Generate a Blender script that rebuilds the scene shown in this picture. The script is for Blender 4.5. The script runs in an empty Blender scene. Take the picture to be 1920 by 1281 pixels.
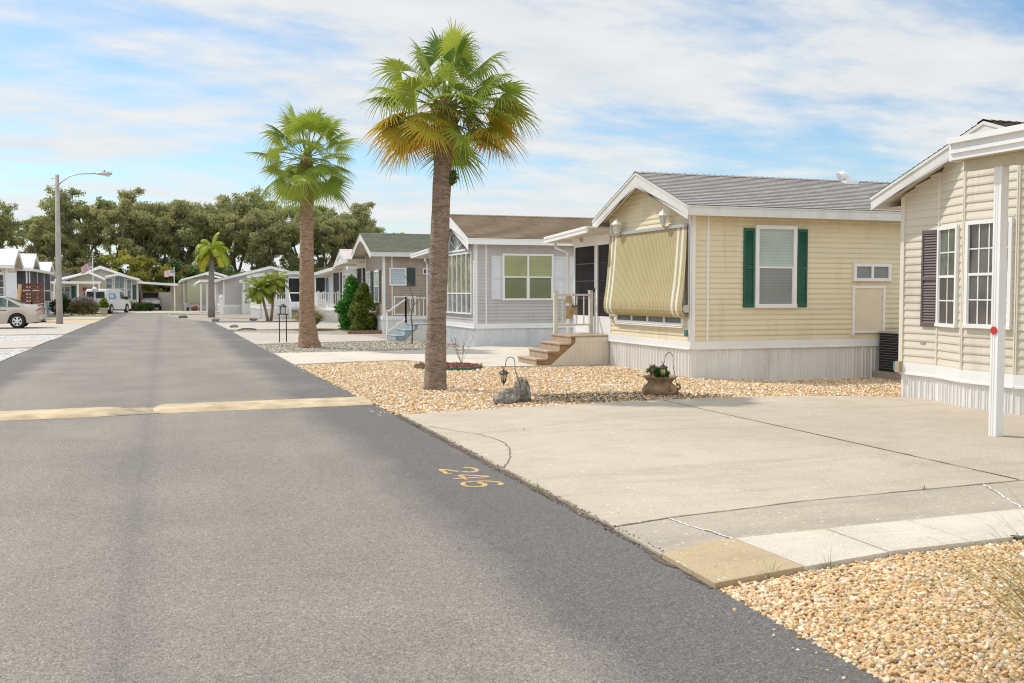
import bpy, math, random
import numpy as np
from mathutils import Vector, Matrix
R = math.radians
random.seed(7)
sc = bpy.context.scene
COL = sc.collection

# ------------------------------------------------------------------ camera
cd = bpy.data.cameras.new("camera"); cam = bpy.data.objects.new("camera", cd); COL.objects.link(cam)
cam.location = (0, 0, 1.6)
cam.rotation_euler = (R(90 - 2.766), 0, R(-18.996))
cd.sensor_width = 36; cd.lens = 36 * 1894 / 1920
cd.clip_start = 0.05; cd.clip_end = 2000
cd.dof.use_dof = True; cd.dof.focus_distance = 15.0; cd.dof.aperture_fstop = 5.6
sc.camera = cam

# ------------------------------------------------------------------ sun, sky
SUN_EL = 52.0
sd = Vector((0.67, -0.74, 0)).normalized() * math.cos(R(SUN_EL)); sd.z = -math.sin(R(SUN_EL))
ld = bpy.data.lights.new("sun", 'SUN'); ld.energy = 3.25; ld.angle = R(0.6); ld.color = (1.0, 0.95, 0.87)
lo = bpy.data.objects.new("sun", ld); COL.objects.link(lo)
lo.rotation_euler = sd.to_track_quat('-Z', 'Y').to_euler(); lo.location = (-20, 20, 30)
world = bpy.data.worlds.new("World"); sc.world = world; world.use_nodes = True
wn = world.node_tree; wn.nodes.clear()
def wnode(t, **k):
    n = wn.nodes.new(t)
    for a, b in k.items(): setattr(n, a, b)
    return n
wo = wnode('ShaderNodeOutputWorld'); bg = wnode('ShaderNodeBackground'); bg.inputs[1].default_value = 0.15
sky = wnode('ShaderNodeTexSky', sky_type='NISHITA', sun_disc=False)
sky.sun_elevation = R(SUN_EL); sky.sun_rotation = math.atan2(-sd.x, -sd.y); sky.air_density = 1.0; sky.dust_density = 0.6; sky.ozone_density = 1.5
tc = wnode('ShaderNodeTexCoord'); sep = wnode('ShaderNodeSeparateXYZ'); wn.links.new(tc.outputs['Generated'], sep.inputs[0])
def wmath(op, a, b=None, c=None, clamp=False):
    n = wnode('ShaderNodeMath', operation=op, use_clamp=clamp)
    for i, v in enumerate((a, b, c)):
        if v is None: continue
        if isinstance(v, (int, float)): n.inputs[i].default_value = v
        else: wn.links.new(v, n.inputs[i])
    return n.outputs[0]
zz = wmath('ADD', wmath('MAXIMUM', sep.outputs[2], 0.0), 0.13)
cx_ = wmath('DIVIDE', sep.outputs[0], zz); cy_ = wmath('DIVIDE', sep.outputs[1], zz)
cmb = wnode('ShaderNodeCombineXYZ'); wn.links.new(cx_, cmb.inputs[0]); wn.links.new(cy_, cmb.inputs[1])
mp = wnode('ShaderNodeMapping'); wn.links.new(cmb.outputs[0], mp.inputs[0])
mp.inputs['Rotation'].default_value = (0, 0, R(-45)); mp.inputs['Scale'].default_value = (0.6, 1.0, 1); mp.inputs['Location'].default_value = (22.3, 3.2, 0)
n1 = wnode('ShaderNodeTexNoise'); n1.inputs['Scale'].default_value = 1.2; n1.inputs['Detail'].default_value = 9; n1.inputs['Roughness'].default_value = 0.55; n1.inputs['Distortion'].default_value = 0.35
wn.links.new(mp.outputs[0], n1.inputs['Vector'])
n2 = wnode('ShaderNodeTexNoise'); n2.inputs['Scale'].default_value = 4.2; n2.inputs['Detail'].default_value = 10; n2.inputs['Roughness'].default_value = 0.6
wn.links.new(mp.outputs[0], n2.inputs['Vector'])
mixn = wmath('ADD', wmath('MULTIPLY', n1.outputs[0], 0.66), wmath('MULTIPLY', n2.outputs[0], 0.34))
cr = wnode('ShaderNodeValToRGB'); wn.links.new(mixn, cr.inputs[0])
cr.color_ramp.elements[0].position = 0.37; cr.color_ramp.elements[0].color = (0, 0, 0, 1)
cr.color_ramp.elements[1].position = 0.575; cr.color_ramp.elements[1].color = (1, 1, 1, 1)
cr.color_ramp.interpolation = 'EASE'
cov = wmath('MINIMUM', cr.outputs[0], 0.94)
# cloud brightness varies softly with its thickness
cb = wnode('ShaderNodeMix', data_type='RGBA'); wn.links.new(n2.outputs[0], cb.inputs[0])
cb.inputs[6].default_value = (4.2, 4.6, 5.2, 1); cb.inputs[7].default_value = (6.3, 6.45, 6.8, 1)
# clouds overhead and behind the camera brightened as added fill for shaded walls
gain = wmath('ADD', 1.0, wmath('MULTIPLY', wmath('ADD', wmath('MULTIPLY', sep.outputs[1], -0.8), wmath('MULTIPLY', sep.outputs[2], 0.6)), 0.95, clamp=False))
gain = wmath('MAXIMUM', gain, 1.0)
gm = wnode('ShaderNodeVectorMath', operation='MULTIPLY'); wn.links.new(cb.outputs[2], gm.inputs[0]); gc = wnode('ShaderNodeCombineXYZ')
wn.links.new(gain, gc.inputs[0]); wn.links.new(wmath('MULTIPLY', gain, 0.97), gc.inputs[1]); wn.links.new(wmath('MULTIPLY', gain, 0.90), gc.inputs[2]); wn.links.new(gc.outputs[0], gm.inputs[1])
skb = wnode('ShaderNodeMix', data_type='RGBA', blend_type='MULTIPLY'); skb.inputs[0].default_value = 1
wn.links.new(sky.outputs[0], skb.inputs[6]); skb.inputs[7].default_value = (0.80, 0.93, 0.98, 1)
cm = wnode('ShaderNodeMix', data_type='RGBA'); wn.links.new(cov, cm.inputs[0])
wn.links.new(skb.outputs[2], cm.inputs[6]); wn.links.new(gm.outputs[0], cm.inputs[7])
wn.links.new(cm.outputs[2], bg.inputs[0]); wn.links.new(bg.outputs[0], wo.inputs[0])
sc.view_settings.view_transform = 'Standard'; sc.view_settings.look = 'None'; sc.view_settings.gamma = 1
sc.view_settings.use_curve_mapping = False; sc.view_settings.exposure = 0.06
sc.cycles.filter_width = 1.1; sc.cycles.max_bounces = 6; sc.cycles.diffuse_bounces = 4; sc.cycles.transparent_max_bounces = 12

# ------------------------------------------------------------------ materials
def srgb(*c):
    return tuple(((v / 255 + 0.055) / 1.055) ** 2.4 if v / 255 > 0.04045 else v / 255 / 12.92 for v in c)
MATS = {}
def newmat(name):
    m = bpy.data.materials.new(name); m.use_nodes = True; MATS[name] = m
    nt = m.node_tree; b = nt.nodes['Principled BSDF']
    return m, nt, b
def N(nt, t, ins=None, **k):
    n = nt.nodes.new(t)
    for a, v in k.items(): setattr(n, a, v)
    for a, v in (ins or {}).items():
        if hasattr(v, 'is_output') or isinstance(v, bpy.types.NodeSocket): nt.links.new(v, n.inputs[a])
        else: n.inputs[a].default_value = v
    return n
def ramp(nt, fac, stops, interp='LINEAR'):
    n = nt.nodes.new('ShaderNodeValToRGB'); nt.links.new(fac, n.inputs[0]); e = n.color_ramp.elements
    n.color_ramp.interpolation = interp
    while len(e) < len(stops): e.new(0.5)
    for i, (p, c) in enumerate(stops): e[i].position = p; e[i].color = (*c, 1) if len(c) == 3 else c
    return n.outputs[0]
def mixc(nt, f, a, b, mode='MIX'):
    n = nt.nodes.new('ShaderNodeMix'); n.data_type = 'RGBA'; n.blend_type = mode
    for i, v in ((0, f), (6, a), (7, b)):
        if isinstance(v, bpy.types.NodeSocket): nt.links.new(v, n.inputs[i])
        elif i == 0: n.inputs[0].default_value = v
        else: n.inputs[i].default_value = (*v, 1)
    return n.outputs[2]
def mth(nt, op, a, b=0.0, c=0.0):
    n = nt.nodes.new('ShaderNodeMath'); n.operation = op
    for i, v in enumerate((a, b, c)):
        if isinstance(v, bpy.types.NodeSocket): nt.links.new(v, n.inputs[i])
        else: n.inputs[i].default_value = v
    return n.outputs[0]
def objco(nt): return nt.nodes.new('ShaderNodeTexCoord').outputs['Object']
def noise(nt, vec, scale, detail=4, rough=0.55, dist=0.0, mapscale=None):
    if mapscale: vec = N(nt, 'ShaderNodeMapping', {'Vector': vec, 'Scale': mapscale}).outputs[0]
    return N(nt, 'ShaderNodeTexNoise', {'Vector': vec, 'Scale': scale, 'Detail': detail, 'Roughness': rough, 'Distortion': dist}).outputs[0]
def bump(nt, b, h, strength=0.3, dist=0.01):
    n = N(nt, 'ShaderNodeBump', {'Height': h, 'Strength': strength, 'Distance': dist}); nt.links.new(n.outputs[0], b.inputs['Normal'])
def simple(name, c, rough=0.5, var=0.08, vs=3.0, metal=0.0, bumpv=0.0, bs=60, spec=0.5, coat=0.0, mapscale=None):
    """base colour with weathering noise of its own"""
    m, nt, b = newmat(name); co = objco(nt)
    n = noise(nt, co, vs, 5, 0.6, mapscale=mapscale)
    d = tuple(max(0, v * (1 - var * 1.6)) for v in c); l = tuple(min(1, v * (1 + var)) for v in c)
    nt.links.new(ramp(nt, n, [(0.3, d), (0.7, l)]), b.inputs['Base Color'])
    if 'siding' in name or 'skirting' in name or 'fascia' in name:
        st = noise(nt, co, 1.0, 6, 0.7, 0.4, mapscale=(5, 5, 0.5)); blot = noise(nt, co, 0.9, 5, 0.65)
        base = mixc(nt, ramp(nt, mth(nt, 'MULTIPLY', st, blot), [(0.27, (0, 0, 0)), (0.42, (0.42,) * 3)]), b.inputs['Base Color'].links[0].from_socket, (c[0] * .66, c[1] * .63, c[2] * .56))
        nt.links.new(base, b.inputs['Base Color'])
    b.inputs['Roughness'].default_value = rough; b.inputs['Metallic'].default_value = metal
    b.inputs['Specular IOR Level'].default_value = spec; b.inputs['Coat Weight'].default_value = coat
    if bumpv: bump(nt, b, noise(nt, co, bs, 3), bumpv, 0.005)
    return m
white = simple('white_vinyl', (0.80, 0.79, 0.76), 0.42, 0.05, 1.2)
white_dirty = simple('white_skirting', (0.76, 0.745, 0.71), 0.4, 0.08, 1.6, mapscale=(1, 1, 0.35))
trimw = simple('white_trim', (0.82, 0.81, 0.79), 0.4, 0.04, 1.0)
fascia_m = simple('fascia_white', (0.70, 0.69, 0.655), 0.45, 0.05, 1.0)
cream = simple('cream_siding', (0.74, 0.65, 0.45), 0.5, 0.05, 0.8, mapscale=(0.4, 0.4, 1.6), bumpv=0.08, bs=25)
beige = simple('beige_siding', (0.67, 0.61, 0.50), 0.5, 0.05, 0.8, mapscale=(0.4, 0.4, 1.6), bumpv=0.08, bs=25)
greyside = simple('grey_siding', (0.50, 0.475, 0.465), 0.5, 0.05, 0.8, mapscale=(0.4, 0.4, 1.6))
taupe = simple('taupe_siding', (0.37, 0.295, 0.225), 0.5, 0.05, 0.8, mapscale=(0.4, 0.4, 1.6))
sage = simple('sage_siding', (0.50, 0.48, 0.32), 0.55, 0.05, 0.8)
palebeige = simple('pale_beige_siding', (0.66, 0.59, 0.44), 0.55, 0.05, 0.8)
whiteside = simple('white_siding', (0.68, 0.66, 0.62), 0.5, 0.05, 0.8)
soffit_m = simple('soffit_cream', (0.74, 0.68, 0.56), 0.5, 0.04, 1.5)
green_sh = simple('green_shutter', (0.012, 0.105, 0.06), 0.42, 0.12, 3)
teal_sh = simple('teal_shutter', (0.01, 0.10, 0.085), 0.42, 0.12, 3)
mauve_sh = simple('mauve_brown_shutter', (0.145, 0.108, 0.105), 0.5, 0.1, 3)
slate_sh = simple('slate_green_shutter', (0.055, 0.085, 0.07), 0.5, 0.1, 3)
blue_sh = simple('blue_shutter', (0.06, 0.22, 0.34), 0.5, 0.1, 3)
red_sh = simple('red_shutter', (0.22, 0.05, 0.08), 0.5, 0.1, 3)
white_sh = simple('white_shutter', (0.66, 0.68, 0.70), 0.45, 0.05, 3)
alu = simple('aluminium', (0.55, 0.55, 0.55), 0.35, 0.06, 4, metal=0.6)
blackm = simple('black_iron', (0.018, 0.017, 0.018), 0.45, 0.3, 20)
rail_m = simple('cream_railing', (0.66, 0.62, 0.54), 0.4, 0.05, 3)
deckwood = simple('tan_deck_carpet', (0.44, 0.325, 0.225), 0.85, 0.16, 9, bumpv=0.3, bs=120)
deckside = simple('ochre_wood', (0.30, 0.185, 0.085), 0.75, 0.25, 6, mapscale=(1, 1, 5))
bluegrey = simple('blue_grey_paint', (0.33, 0.40, 0.44), 0.6, 0.14, 5)
redwood = simple('redwood_paint', (0.16, 0.050, 0.030), 0.6, 0.3, 3, mapscale=(1, 1, 6))
brick_m = simple('red_brick', (0.33, 0.17, 0.11), 0.85, 0.25, 12, bumpv=0.3)
pole_m = simple('concrete_pole', (0.40, 0.37, 0.32), 0.8, 0.14, 2.5, bumpv=0.3, bs=30)
green_edge = simple('green_edging', (0.04, 0.13, 0.07), 0.6, 0.1, 5)
tyre_m = simple('tyre_rubber', (0.018, 0.018, 0.019), 0.85, 0.2, 20)
rim_m = simple('alloy_rim', (0.62, 0.62, 0.63), 0.28, 0.05, 10, metal=0.7)
plastic_blk = simple('black_plastic', (0.02, 0.02, 0.022), 0.55, 0.2, 10)
redlight = simple('red_lens', (0.55, 0.01, 0.012), 0.15, 0.05, 10, coat=0.6)
glasswhite = simple('frosted_glass', (0.62, 0.63, 0.60), 0.12, 0.1, 14, coat=0.5)
amberglass = simple('amber_glass', (0.55, 0.47, 0.20), 0.12, 0.25, 30, coat=0.5)
lampbrown = simple('tan_lamp_bracket', (0.62, 0.40, 0.22), 0.5, 0.12, 15)
terracotta = simple('weathered_clay', (0.30, 0.195, 0.105), 0.8, 0.35, 5, bumpv=0.5, bs=25)
cementpot = simple('cement_planter', (0.50, 0.43, 0.36), 0.85, 0.12, 10, bumpv=0.4, bs=30)
canvas_w = simple('white_metal_roof', (0.85, 0.84, 0.82), 0.35, 0.03, 1.0)
pinkroof = simple('pink_white_metal_roof', (0.72, 0.60, 0.56), 0.4, 0.1, 2.0)
ac_dark = simple('ac_coil', (0.02, 0.017, 0.016), 0.7, 0.3, 20)
fence_m = simple('grey_white_vinyl', (0.52, 0.52, 0.52), 0.5, 0.05, 1)
woodfence = simple('grey_brown_boards', (0.26, 0.20, 0.16), 0.8, 0.2, 3)
floral = simple('flower_purple', (0.28, 0.16, 0.48), 0.7, 0.2, 20)
redflower = simple('flower_red', (0.50, 0.07, 0.04), 0.7, 0.2, 20)
stem_m = simple('bare_stem', (0.20, 0.15, 0.10), 0.8, 0.2, 10)
pink_cloth = simple('pink_shutter', (0.42, 0.16, 0.22), 0.7, 0.1, 5)

def paint(name, c, rough=0.25, metal=0.3):
    m, nt, b = newmat(name); b.inputs['Base Color'].default_value = (*c, 1)
    co = objco(nt); n = noise(nt, co, 2.2, 4)
    nt.links.new(ramp(nt, n, [(0.3, tuple(v * 0.92 for v in c)), (0.7, c)]), b.inputs['Base Color'])
    b.inputs['Roughness'].default_value = rough; b.inputs['Metallic'].default_value = metal
    b.inputs['Coat Weight'].default_value = 0.8; b.inputs['Coat Roughness'].default_value = 0.06
    return m
gold = paint('pale_gold_paint', (0.50, 0.44, 0.36), 0.3, 0.35)
whitep = paint('white_car_paint', (0.72, 0.71, 0.69), 0.3, 0.0)
darkp = paint('dark_car_paint', (0.03, 0.032, 0.04), 0.3, 0.3)
silverp = paint('pearl_car_paint', (0.66, 0.66, 0.66), 0.3, 0.2)

def glass(name, c, c2=None, stripes=0, rough=0.06, vs=1.3, along=2):
    """window pane: dark room, shade or blind seen through glossy glass"""
    m, nt, b = newmat(name); co = objco(nt); c2 = c2 or tuple(v * 0.6 for v in c)
    f = noise(nt, co, vs, 3)
    base = ramp(nt, f, [(0.35, c2), (0.65, c)])
    if stripes:
        s = N(nt, 'ShaderNodeSeparateXYZ', {0: co}).outputs[along]
        w = mth(nt, 'FRACT', mth(nt, 'MULTIPLY', s, stripes))
        base = mixc(nt, ramp(nt, w, [(0.0, (0.45,) * 3), (0.25, (0, 0, 0)), (0.85, (0, 0, 0)), (1, (0.45,) * 3)]), base, tuple(v * 0.55 for v in c2))
    nt.links.new(base, b.inputs['Base Color']); b.inputs['Roughness'].default_value = 0.5
    b.inputs['Coat Weight'].default_value = 1.0; b.inputs['Coat Roughness'].default_value = rough; b.inputs['Coat IOR'].default_value = 1.6
    return m
pane_dark = glass('dark_pane', (0.045, 0.045, 0.05), (0.012, 0.012, 0.014))
pane_curtain = glass('curtain_pane', (0.11, 0.095, 0.075), (0.02, 0.02, 0.024), vs=2.2)
pane_greendark = glass('green_reflecting_pane', (0.10, 0.14, 0.10), (0.02, 0.03, 0.026), vs=3)
pane_blind = glass('blind_pane', (0.46, 0.55, 0.49), (0.38, 0.46, 0.42), stripes=18)
pane_blind_low = glass('blind_pane_screened', (0.23, 0.27, 0.26), (0.17, 0.20, 0.20), stripes=18)
pane_olive = glass('olive_shade_pane', (0.37, 0.40, 0.19), (0.29, 0.32, 0.16), stripes=14)
pane_olive_low = glass('olive_shade_pane_screened', (0.18, 0.20, 0.10), (0.14, 0.155, 0.08), stripes=14)
pane_bluewhite = glass('blue_white_blind_pane', (0.52, 0.60, 0.66), (0.44, 0.52, 0.58), stripes=9)
pane_yellowcurtain = glass('yellow_curtain_pane', (0.28, 0.28, 0.09), (0.10, 0.11, 0.05), vs=4)
pane_grey = glass('grey_screened_pane', (0.22, 0.23, 0.22), (0.15, 0.16, 0.16))
pane_sky = glass('sky_reflecting_pane', (0.20, 0.27, 0.30), (0.06, 0.09, 0.10), vs=3)
screen_m = simple('dark_insect_screen', (0.032, 0.026, 0.028), 0.75, 0.35, 1.5, spec=0.2)
screen_grey = simple('grey_insect_screen', (0.09, 0.085, 0.095), 0.75, 0.3, 1.0, spec=0.2)
carglass = glass('car_glass', (0.03, 0.05, 0.045), (0.012, 0.018, 0.018), vs=2)
carglass_green = glass('tinted_car_glass', (0.10, 0.17, 0.12), (0.03, 0.05, 0.045), vs=2.5)

# awning fabric: woven stripes across its width (object Y)
def awning_mat():
    m, nt, b = newmat('striped_awning_fabric'); co = objco(nt)
    y = N(nt, 'ShaderNodeSeparateXYZ', {0: co}).outputs[1]
    f = mth(nt, 'FRACT', mth(nt, 'MULTIPLY', y, 17.0))
    base = ramp(nt, f, [(0.0, (0.33, 0.27, 0.12)), (0.40, (0.33, 0.27, 0.12)), (0.48, (0.64, 0.57, 0.38)), (0.57, (0.66, 0.59, 0.40)), (0.64, (0.43, 0.36, 0.19)), (1.0, (0.40, 0.33, 0.17))])
    n = noise(nt, co, 1.5, 4)
    base = mixc(nt, 0.25, base, ramp(nt, n, [(0.3, (0.34, 0.27, 0.12)), (0.7, (0.48, 0.41, 0.22))]))
    for a0, a1 in ((0.16, 0.24), (0.34, 0.42), (3.14, 3.22), (3.32, 3.40)):
        g = mth(nt, 'MULTIPLY', mth(nt, 'GREATER_THAN', y, a0), mth(nt, 'LESS_THAN', y, a1))
        base = mixc(nt, g, base, (0.72, 0.69, 0.60))
    nt.links.new(base, b.inputs['Base Color']); b.inputs['Roughness'].default_value = 0.75
    return m
awn_m = awning_mat()

def shingles(name, c, c2):
    m, nt, b = newmat(name); uv = nt.nodes.new('ShaderNodeUVMap').outputs[0]
    br = N(nt, 'ShaderNodeTexBrick', {'Vector': uv, 'Color1': (*c, 1), 'Color2': (*c2, 1), 'Mortar': (*tuple(v * 0.38 for v in c2), 1), 'Scale': 1.0, 'Mortar Size': 0.008, 'Brick Width': 0.23, 'Row Height': 0.105, 'Bias': 0.0, 'Mortar Smooth': 0.4})
    n = noise(nt, uv, 1.2, 5); n2_ = noise(nt, uv, 40, 3)
    base = mixc(nt, ramp(nt, n, [(0.3, (0.35,) * 3), (0.7, (0, 0, 0))]), br.outputs[0], tuple(v * 0.7 for v in c2))
    base = mixc(nt, 0.5, base, ramp(nt, n2_, [(0.35, (0.55,) * 3), (0.65, (1, 1, 1))]), 'MULTIPLY')
    nt.links.new(base, b.inputs['Base Color']); b.inputs['Roughness'].default_value = 0.9
    bump(nt, b, n2_, 0.5, 0.004)
    return m
sh_grey = shingles('grey_shingles', (0.50, 0.46, 0.43), (0.36, 0.33, 0.31))
sh_brown = shingles('brown_shingles', (0.33, 0.235, 0.14), (0.235, 0.165, 0.10))
sh_green = shingles('green_shingles', (0.205, 0.215, 0.15), (0.145, 0.155, 0.105))
sh_dark = shingles('dark_brown_shingles', (0.12, 0.075, 0.05), (0.08, 0.05, 0.035))
sh_tan = shingles('tan_shingles', (0.42, 0.38, 0.29), (0.33, 0.30, 0.23))

def asphalt():
    m, nt, b = newmat('asphalt'); co = objco(nt)
    sp = N(nt, 'ShaderNodeSeparateXYZ', {0: co}); x, y = sp.outputs[0], sp.outputs[1]
    fine = noise(nt, co, 120, 4, 0.85); grain = N(nt, 'ShaderNodeTexVoronoi', {'Vector': co, 'Scale': 120.0}, feature='F1')
    streak = noise(nt, co, 1.0, 5, 0.6, 0.3, mapscale=(1.0, 0.09, 1))
    blotch = noise(nt, co, 0.55, 6, 0.62, 0.4)
    base = ramp(nt, blotch, [(0.28, (0.176, 0.158, 0.138)), (0.5, (0.212, 0.189, 0.163)), (0.72, (0.255, 0.226, 0.192))])
    base = mixc(nt, ramp(nt, streak, [(0.42, (0, 0, 0)), (0.7, (0.38,) * 3)]), base, (0.290, 0.255, 0.218))
    # worn, paler wheel tracks and a darker unworn margin: they belong to the surface
    wob = mth(nt, 'MULTIPLY', mth(nt, 'SUBTRACT', noise(nt, co, 0.7, 4), 0.5), 0.8)
    xw = mth(nt, 'ADD', x, wob)
    edge = ramp(nt, mth(nt, 'DIVIDE', mth(nt, 'ABSOLUTE', mth(nt, 'ADD', xw, 0.4)), 4.0), [(0.50, (0, 0, 0)), (0.60, (0.85,) * 3)])
    base = mixc(nt, edge, base, (0.112, 0.104, 0.101))
    crown = mth(nt, 'ABSOLUTE', mth(nt, 'ADD', mth(nt, 'ADD', x, 0.22), mth(nt, 'MULTIPLY', wob, 0.12)))
    base = mixc(nt, ramp(nt, crown, [(0.0, (0.30,) * 3), (0.06, (0.16,) * 3), (0.22, (0, 0, 0))]), base, (0.085, 0.083, 0.085))
    sp2 = ramp(nt, fine, [(0.36, (0.38,) * 3), (0.5, (1.0,) * 3), (0.64, (1.9,) * 3)])
    base = mixc(nt, 1.0, base, sp2, 'MULTIPLY')
    cellv = N(nt, 'ShaderNodeSeparateColor', {0: N(nt, 'ShaderNodeTexVoronoi', {'Vector': co, 'Scale': 84.0}).outputs['Color']}).outputs[0]
    base = mixc(nt, 1.0, base, ramp(nt, cellv, [(0.0, (0.64,) * 3), (0.22, (0.90,) * 3), (0.75, (1.06,) * 3), (0.93, (1.20,) * 3), (1.0, (1.55, 1.5, 1.44))]), 'MULTIPLY')
    pit = N(nt, 'ShaderNodeTexVoronoi', {'Vector': co, 'Scale': 9.0}); base = mixc(nt, ramp(nt, pit.outputs['Distance'], [(0.0, (0.75,) * 3), (0.05, (0.6,) * 3), (0.075, (0, 0, 0))]), base, (.05, .045, .04))
    pal_ = noise(nt, co, 0.33, 4, 0.6, 1.0); base = mixc(nt, ramp(nt, pal_, [(0.55, (0, 0, 0)), (0.68, (0.30,) * 3)]), base, (.31, .27, .22))
    gl = ramp(nt, grain.outputs['Color'], [(0.86, (0, 0, 0)), (0.88, (1, 1, 1))], 'CONSTANT')
    base = mixc(nt, mth(nt, 'MULTIPLY', gl, 0.32), base, (0.42, 0.40, 0.37))
    nt.links.new(base, b.inputs['Base Color']); b.inputs['Roughness'].default_value = 0.88; b.inputs['Specular IOR Level'].default_value = 0.35
    bump(nt, b, mth(nt, 'ADD', fine, mth(nt, 'MULTIPLY', grain.outputs['Distance'], 0.8)), 0.35, 0.004)
    return m
asph = asphalt()
def concrete(name, c, var=0.16, stain=(0.36, 0.28, 0.17), specks=True):
    m, nt, b = newmat(name); co = objco(nt)
    big = noise(nt, co, 0.35, 6, 0.65, 0.3); mid = noise(nt, co, 2.2, 6, 0.7); fine = noise(nt, co, 70, 3, 0.7)
    base = ramp(nt, big, [(0.3, tuple(v * (1 - var) for v in c)), (0.6, c)])
    base = mixc(nt, ramp(nt, mid, [(0.48, (0, 0, 0)), (0.75, (0.55,) * 3)]), base, tuple(v * 0.72 for v in c))
    swirl = noise(nt, co, 0.9, 5, 0.7, 2.0, mapscale=(0.5, 2.2, 1))
    base = mixc(nt, ramp(nt, swirl, [(0.55, (0, 0, 0)), (0.75, (0.35,) * 3)]), base, tuple(v * 0.70 for v in c))
    st = noise(nt, co, 0.8, 2, 0.4)
    base = mixc(nt, ramp(nt, st, [(0.66, (0, 0, 0)), (0.76, (0.35,) * 3)]), base, stain)
    base = mixc(nt, 1.0, base, ramp(nt, fine, [(0.3, (0.72,) * 3), (0.65, (1.07,) * 3)]), 'MULTIPLY')
    dr = noise(nt, co, 1.1, 6, 0.75, 1.2, mapscale=(0.35, 1.6, 1))
    base = mixc(nt, ramp(nt, dr, [(0.50, (0, 0, 0)), (0.66, (0.45,) * 3), (0.72, (0.05,) * 3)]), base, (c[0] * .60, c[1] * .61, c[2] * .64))
    pv = N(nt, 'ShaderNodeTexVoronoi', {'Vector': co, 'Scale': 3.1}); base = mixc(nt, ramp(nt, pv.outputs['Distance'], [(0.0, (0.8,) * 3), (0.022, (0.7,) * 3), (0.03, (0, 0, 0))]), base, (.07, .06, .05))
    vw = N(nt, 'ShaderNodeTexVoronoi', {'Vector': co, 'Scale': 60.0}); base = mixc(nt, ramp(nt, vw.outputs['Color'], [(0.90, (0, 0, 0)), (0.92, (0.55,) * 3)], 'CONSTANT'), base, (.80, .77, .70))
    if specks:
        v = N(nt, 'ShaderNodeTexVoronoi', {'Vector': co, 'Scale': 55.0})
        g = ramp(nt, v.outputs['Color'], [(0.88, (0, 0, 0)), (0.92, (0.6,) * 3)], 'CONSTANT')
        base = mixc(nt, g, base, tuple(v_ * 0.62 for v_ in c))
    nt.links.new(base, b.inputs['Base Color']); b.inputs['Roughness'].default_value = 0.85; b.inputs['Specular IOR Level'].default_value = 0.3
    bump(nt, b, fine, 0.35, 0.004)
    return m
conc = concrete('driveway_concrete', (0.545, 0.468, 0.368))
conc_grey = concrete('grey_concrete', (0.47, 0.405, 0.32))
conc_white = concrete('white_concrete', (0.68, 0.61, 0.505), specks=False)
conc_tan = concrete('tan_concrete', (0.52, 0.40, 0.25), 0.1, specks=False)
conc_far = concrete('far_concrete', (0.56, 0.50, 0.425), specks=False)
def gravel(name, cols, scale=32.0, b_s=0.9):
    m, nt, b = newmat(name); co = objco(nt)
    v = N(nt, 'ShaderNodeTexVoronoi', {'Vector': co, 'Scale': scale})
    h = N(nt, 'ShaderNodeSeparateColor', {0: v.outputs['Color']}).outputs[0]
    st = [(i / len(cols), c) for i, c in enumerate(cols)]
    base = ramp(nt, h, st, 'CONSTANT')
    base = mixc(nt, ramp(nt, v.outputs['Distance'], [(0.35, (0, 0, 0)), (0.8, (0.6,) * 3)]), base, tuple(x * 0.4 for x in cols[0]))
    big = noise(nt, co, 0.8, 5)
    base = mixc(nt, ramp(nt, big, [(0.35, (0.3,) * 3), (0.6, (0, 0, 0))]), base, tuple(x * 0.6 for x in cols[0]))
    nt.links.new(base, b.inputs['Base Color']); b.inputs['Roughness'].default_value = 0.85
    inv = mth(nt, 'SUBTRACT', 1.0, v.outputs['Distance']); bump(nt, b, inv, b_s, 0.03)
    return m
TAN = [(0.70, 0.465, 0.235), (0.80, 0.60, 0.37), (0.84, 0.67, 0.45), (0.72, 0.49, 0.26), (0.86, 0.75, 0.58), (0.78, 0.56, 0.32), (0.60, 0.48, 0.35), (0.88, 0.80, 0.68), (0.64, 0.40, 0.19)]
GREYG = [(0.40, 0.35, 0.27), (0.52, 0.47, 0.38), (0.34, 0.30, 0.24), (0.60, 0.55, 0.46), (0.28, 0.25, 0.21), (0.50, 0.43, 0.33)]
WHITEG = [(0.30, 0.28, 0.26), (0.78, 0.76, 0.72), (0.66, 0.64, 0.60), (0.84, 0.83, 0.80), (0.52, 0.50, 0.47), (0.80, 0.78, 0.73)]
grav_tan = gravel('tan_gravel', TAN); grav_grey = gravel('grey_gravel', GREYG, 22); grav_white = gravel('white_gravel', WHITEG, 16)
grav_sand = gravel('sandy_ground', [(0.42, 0.34, 0.23), (0.50, 0.41, 0.29), (0.36, 0.29, 0.2)], 10, 0.3)
mulch_m = gravel('red_mulch', [(0.16, 0.045, 0.03), (0.24, 0.07, 0.045), (0.10, 0.035, 0.03)], 30)
def wornpaint():
    m, nt, b = newmat('worn_yellow_paint'); co = objco(nt); f = noise(nt, co, 90, 4, 0.85); g_ = noise(nt, co, 9, 4)
    base = ramp(nt, g_, [(.3, (.50, .33, .12)), (.7, (.60, .41, .16))]); base = mixc(nt, ramp(nt, mth(nt, 'ADD', mth(nt, 'MULTIPLY', f, .7), mth(nt, 'MULTIPLY', g_, .3)), [(.40, (1, 1, 1)), (.47, (0, 0, 0))]), base, (.13, .12, .11))
    nt.links.new(base, b.inputs['Base Color']); b.inputs['Roughness'].default_value = .9; bump(nt, b, f, .4, .003); return m
yellowp = wornpaint()
yellow_bump = simple('faded_yellow_kerb', (0.53, 0.415, 0.26), 0.85, 0.22, 2.4, bumpv=0.5, bs=60)
joint_m = simple('joint_dirt', (0.20, 0.165, 0.125), 0.95, 0.35, 25)
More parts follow.
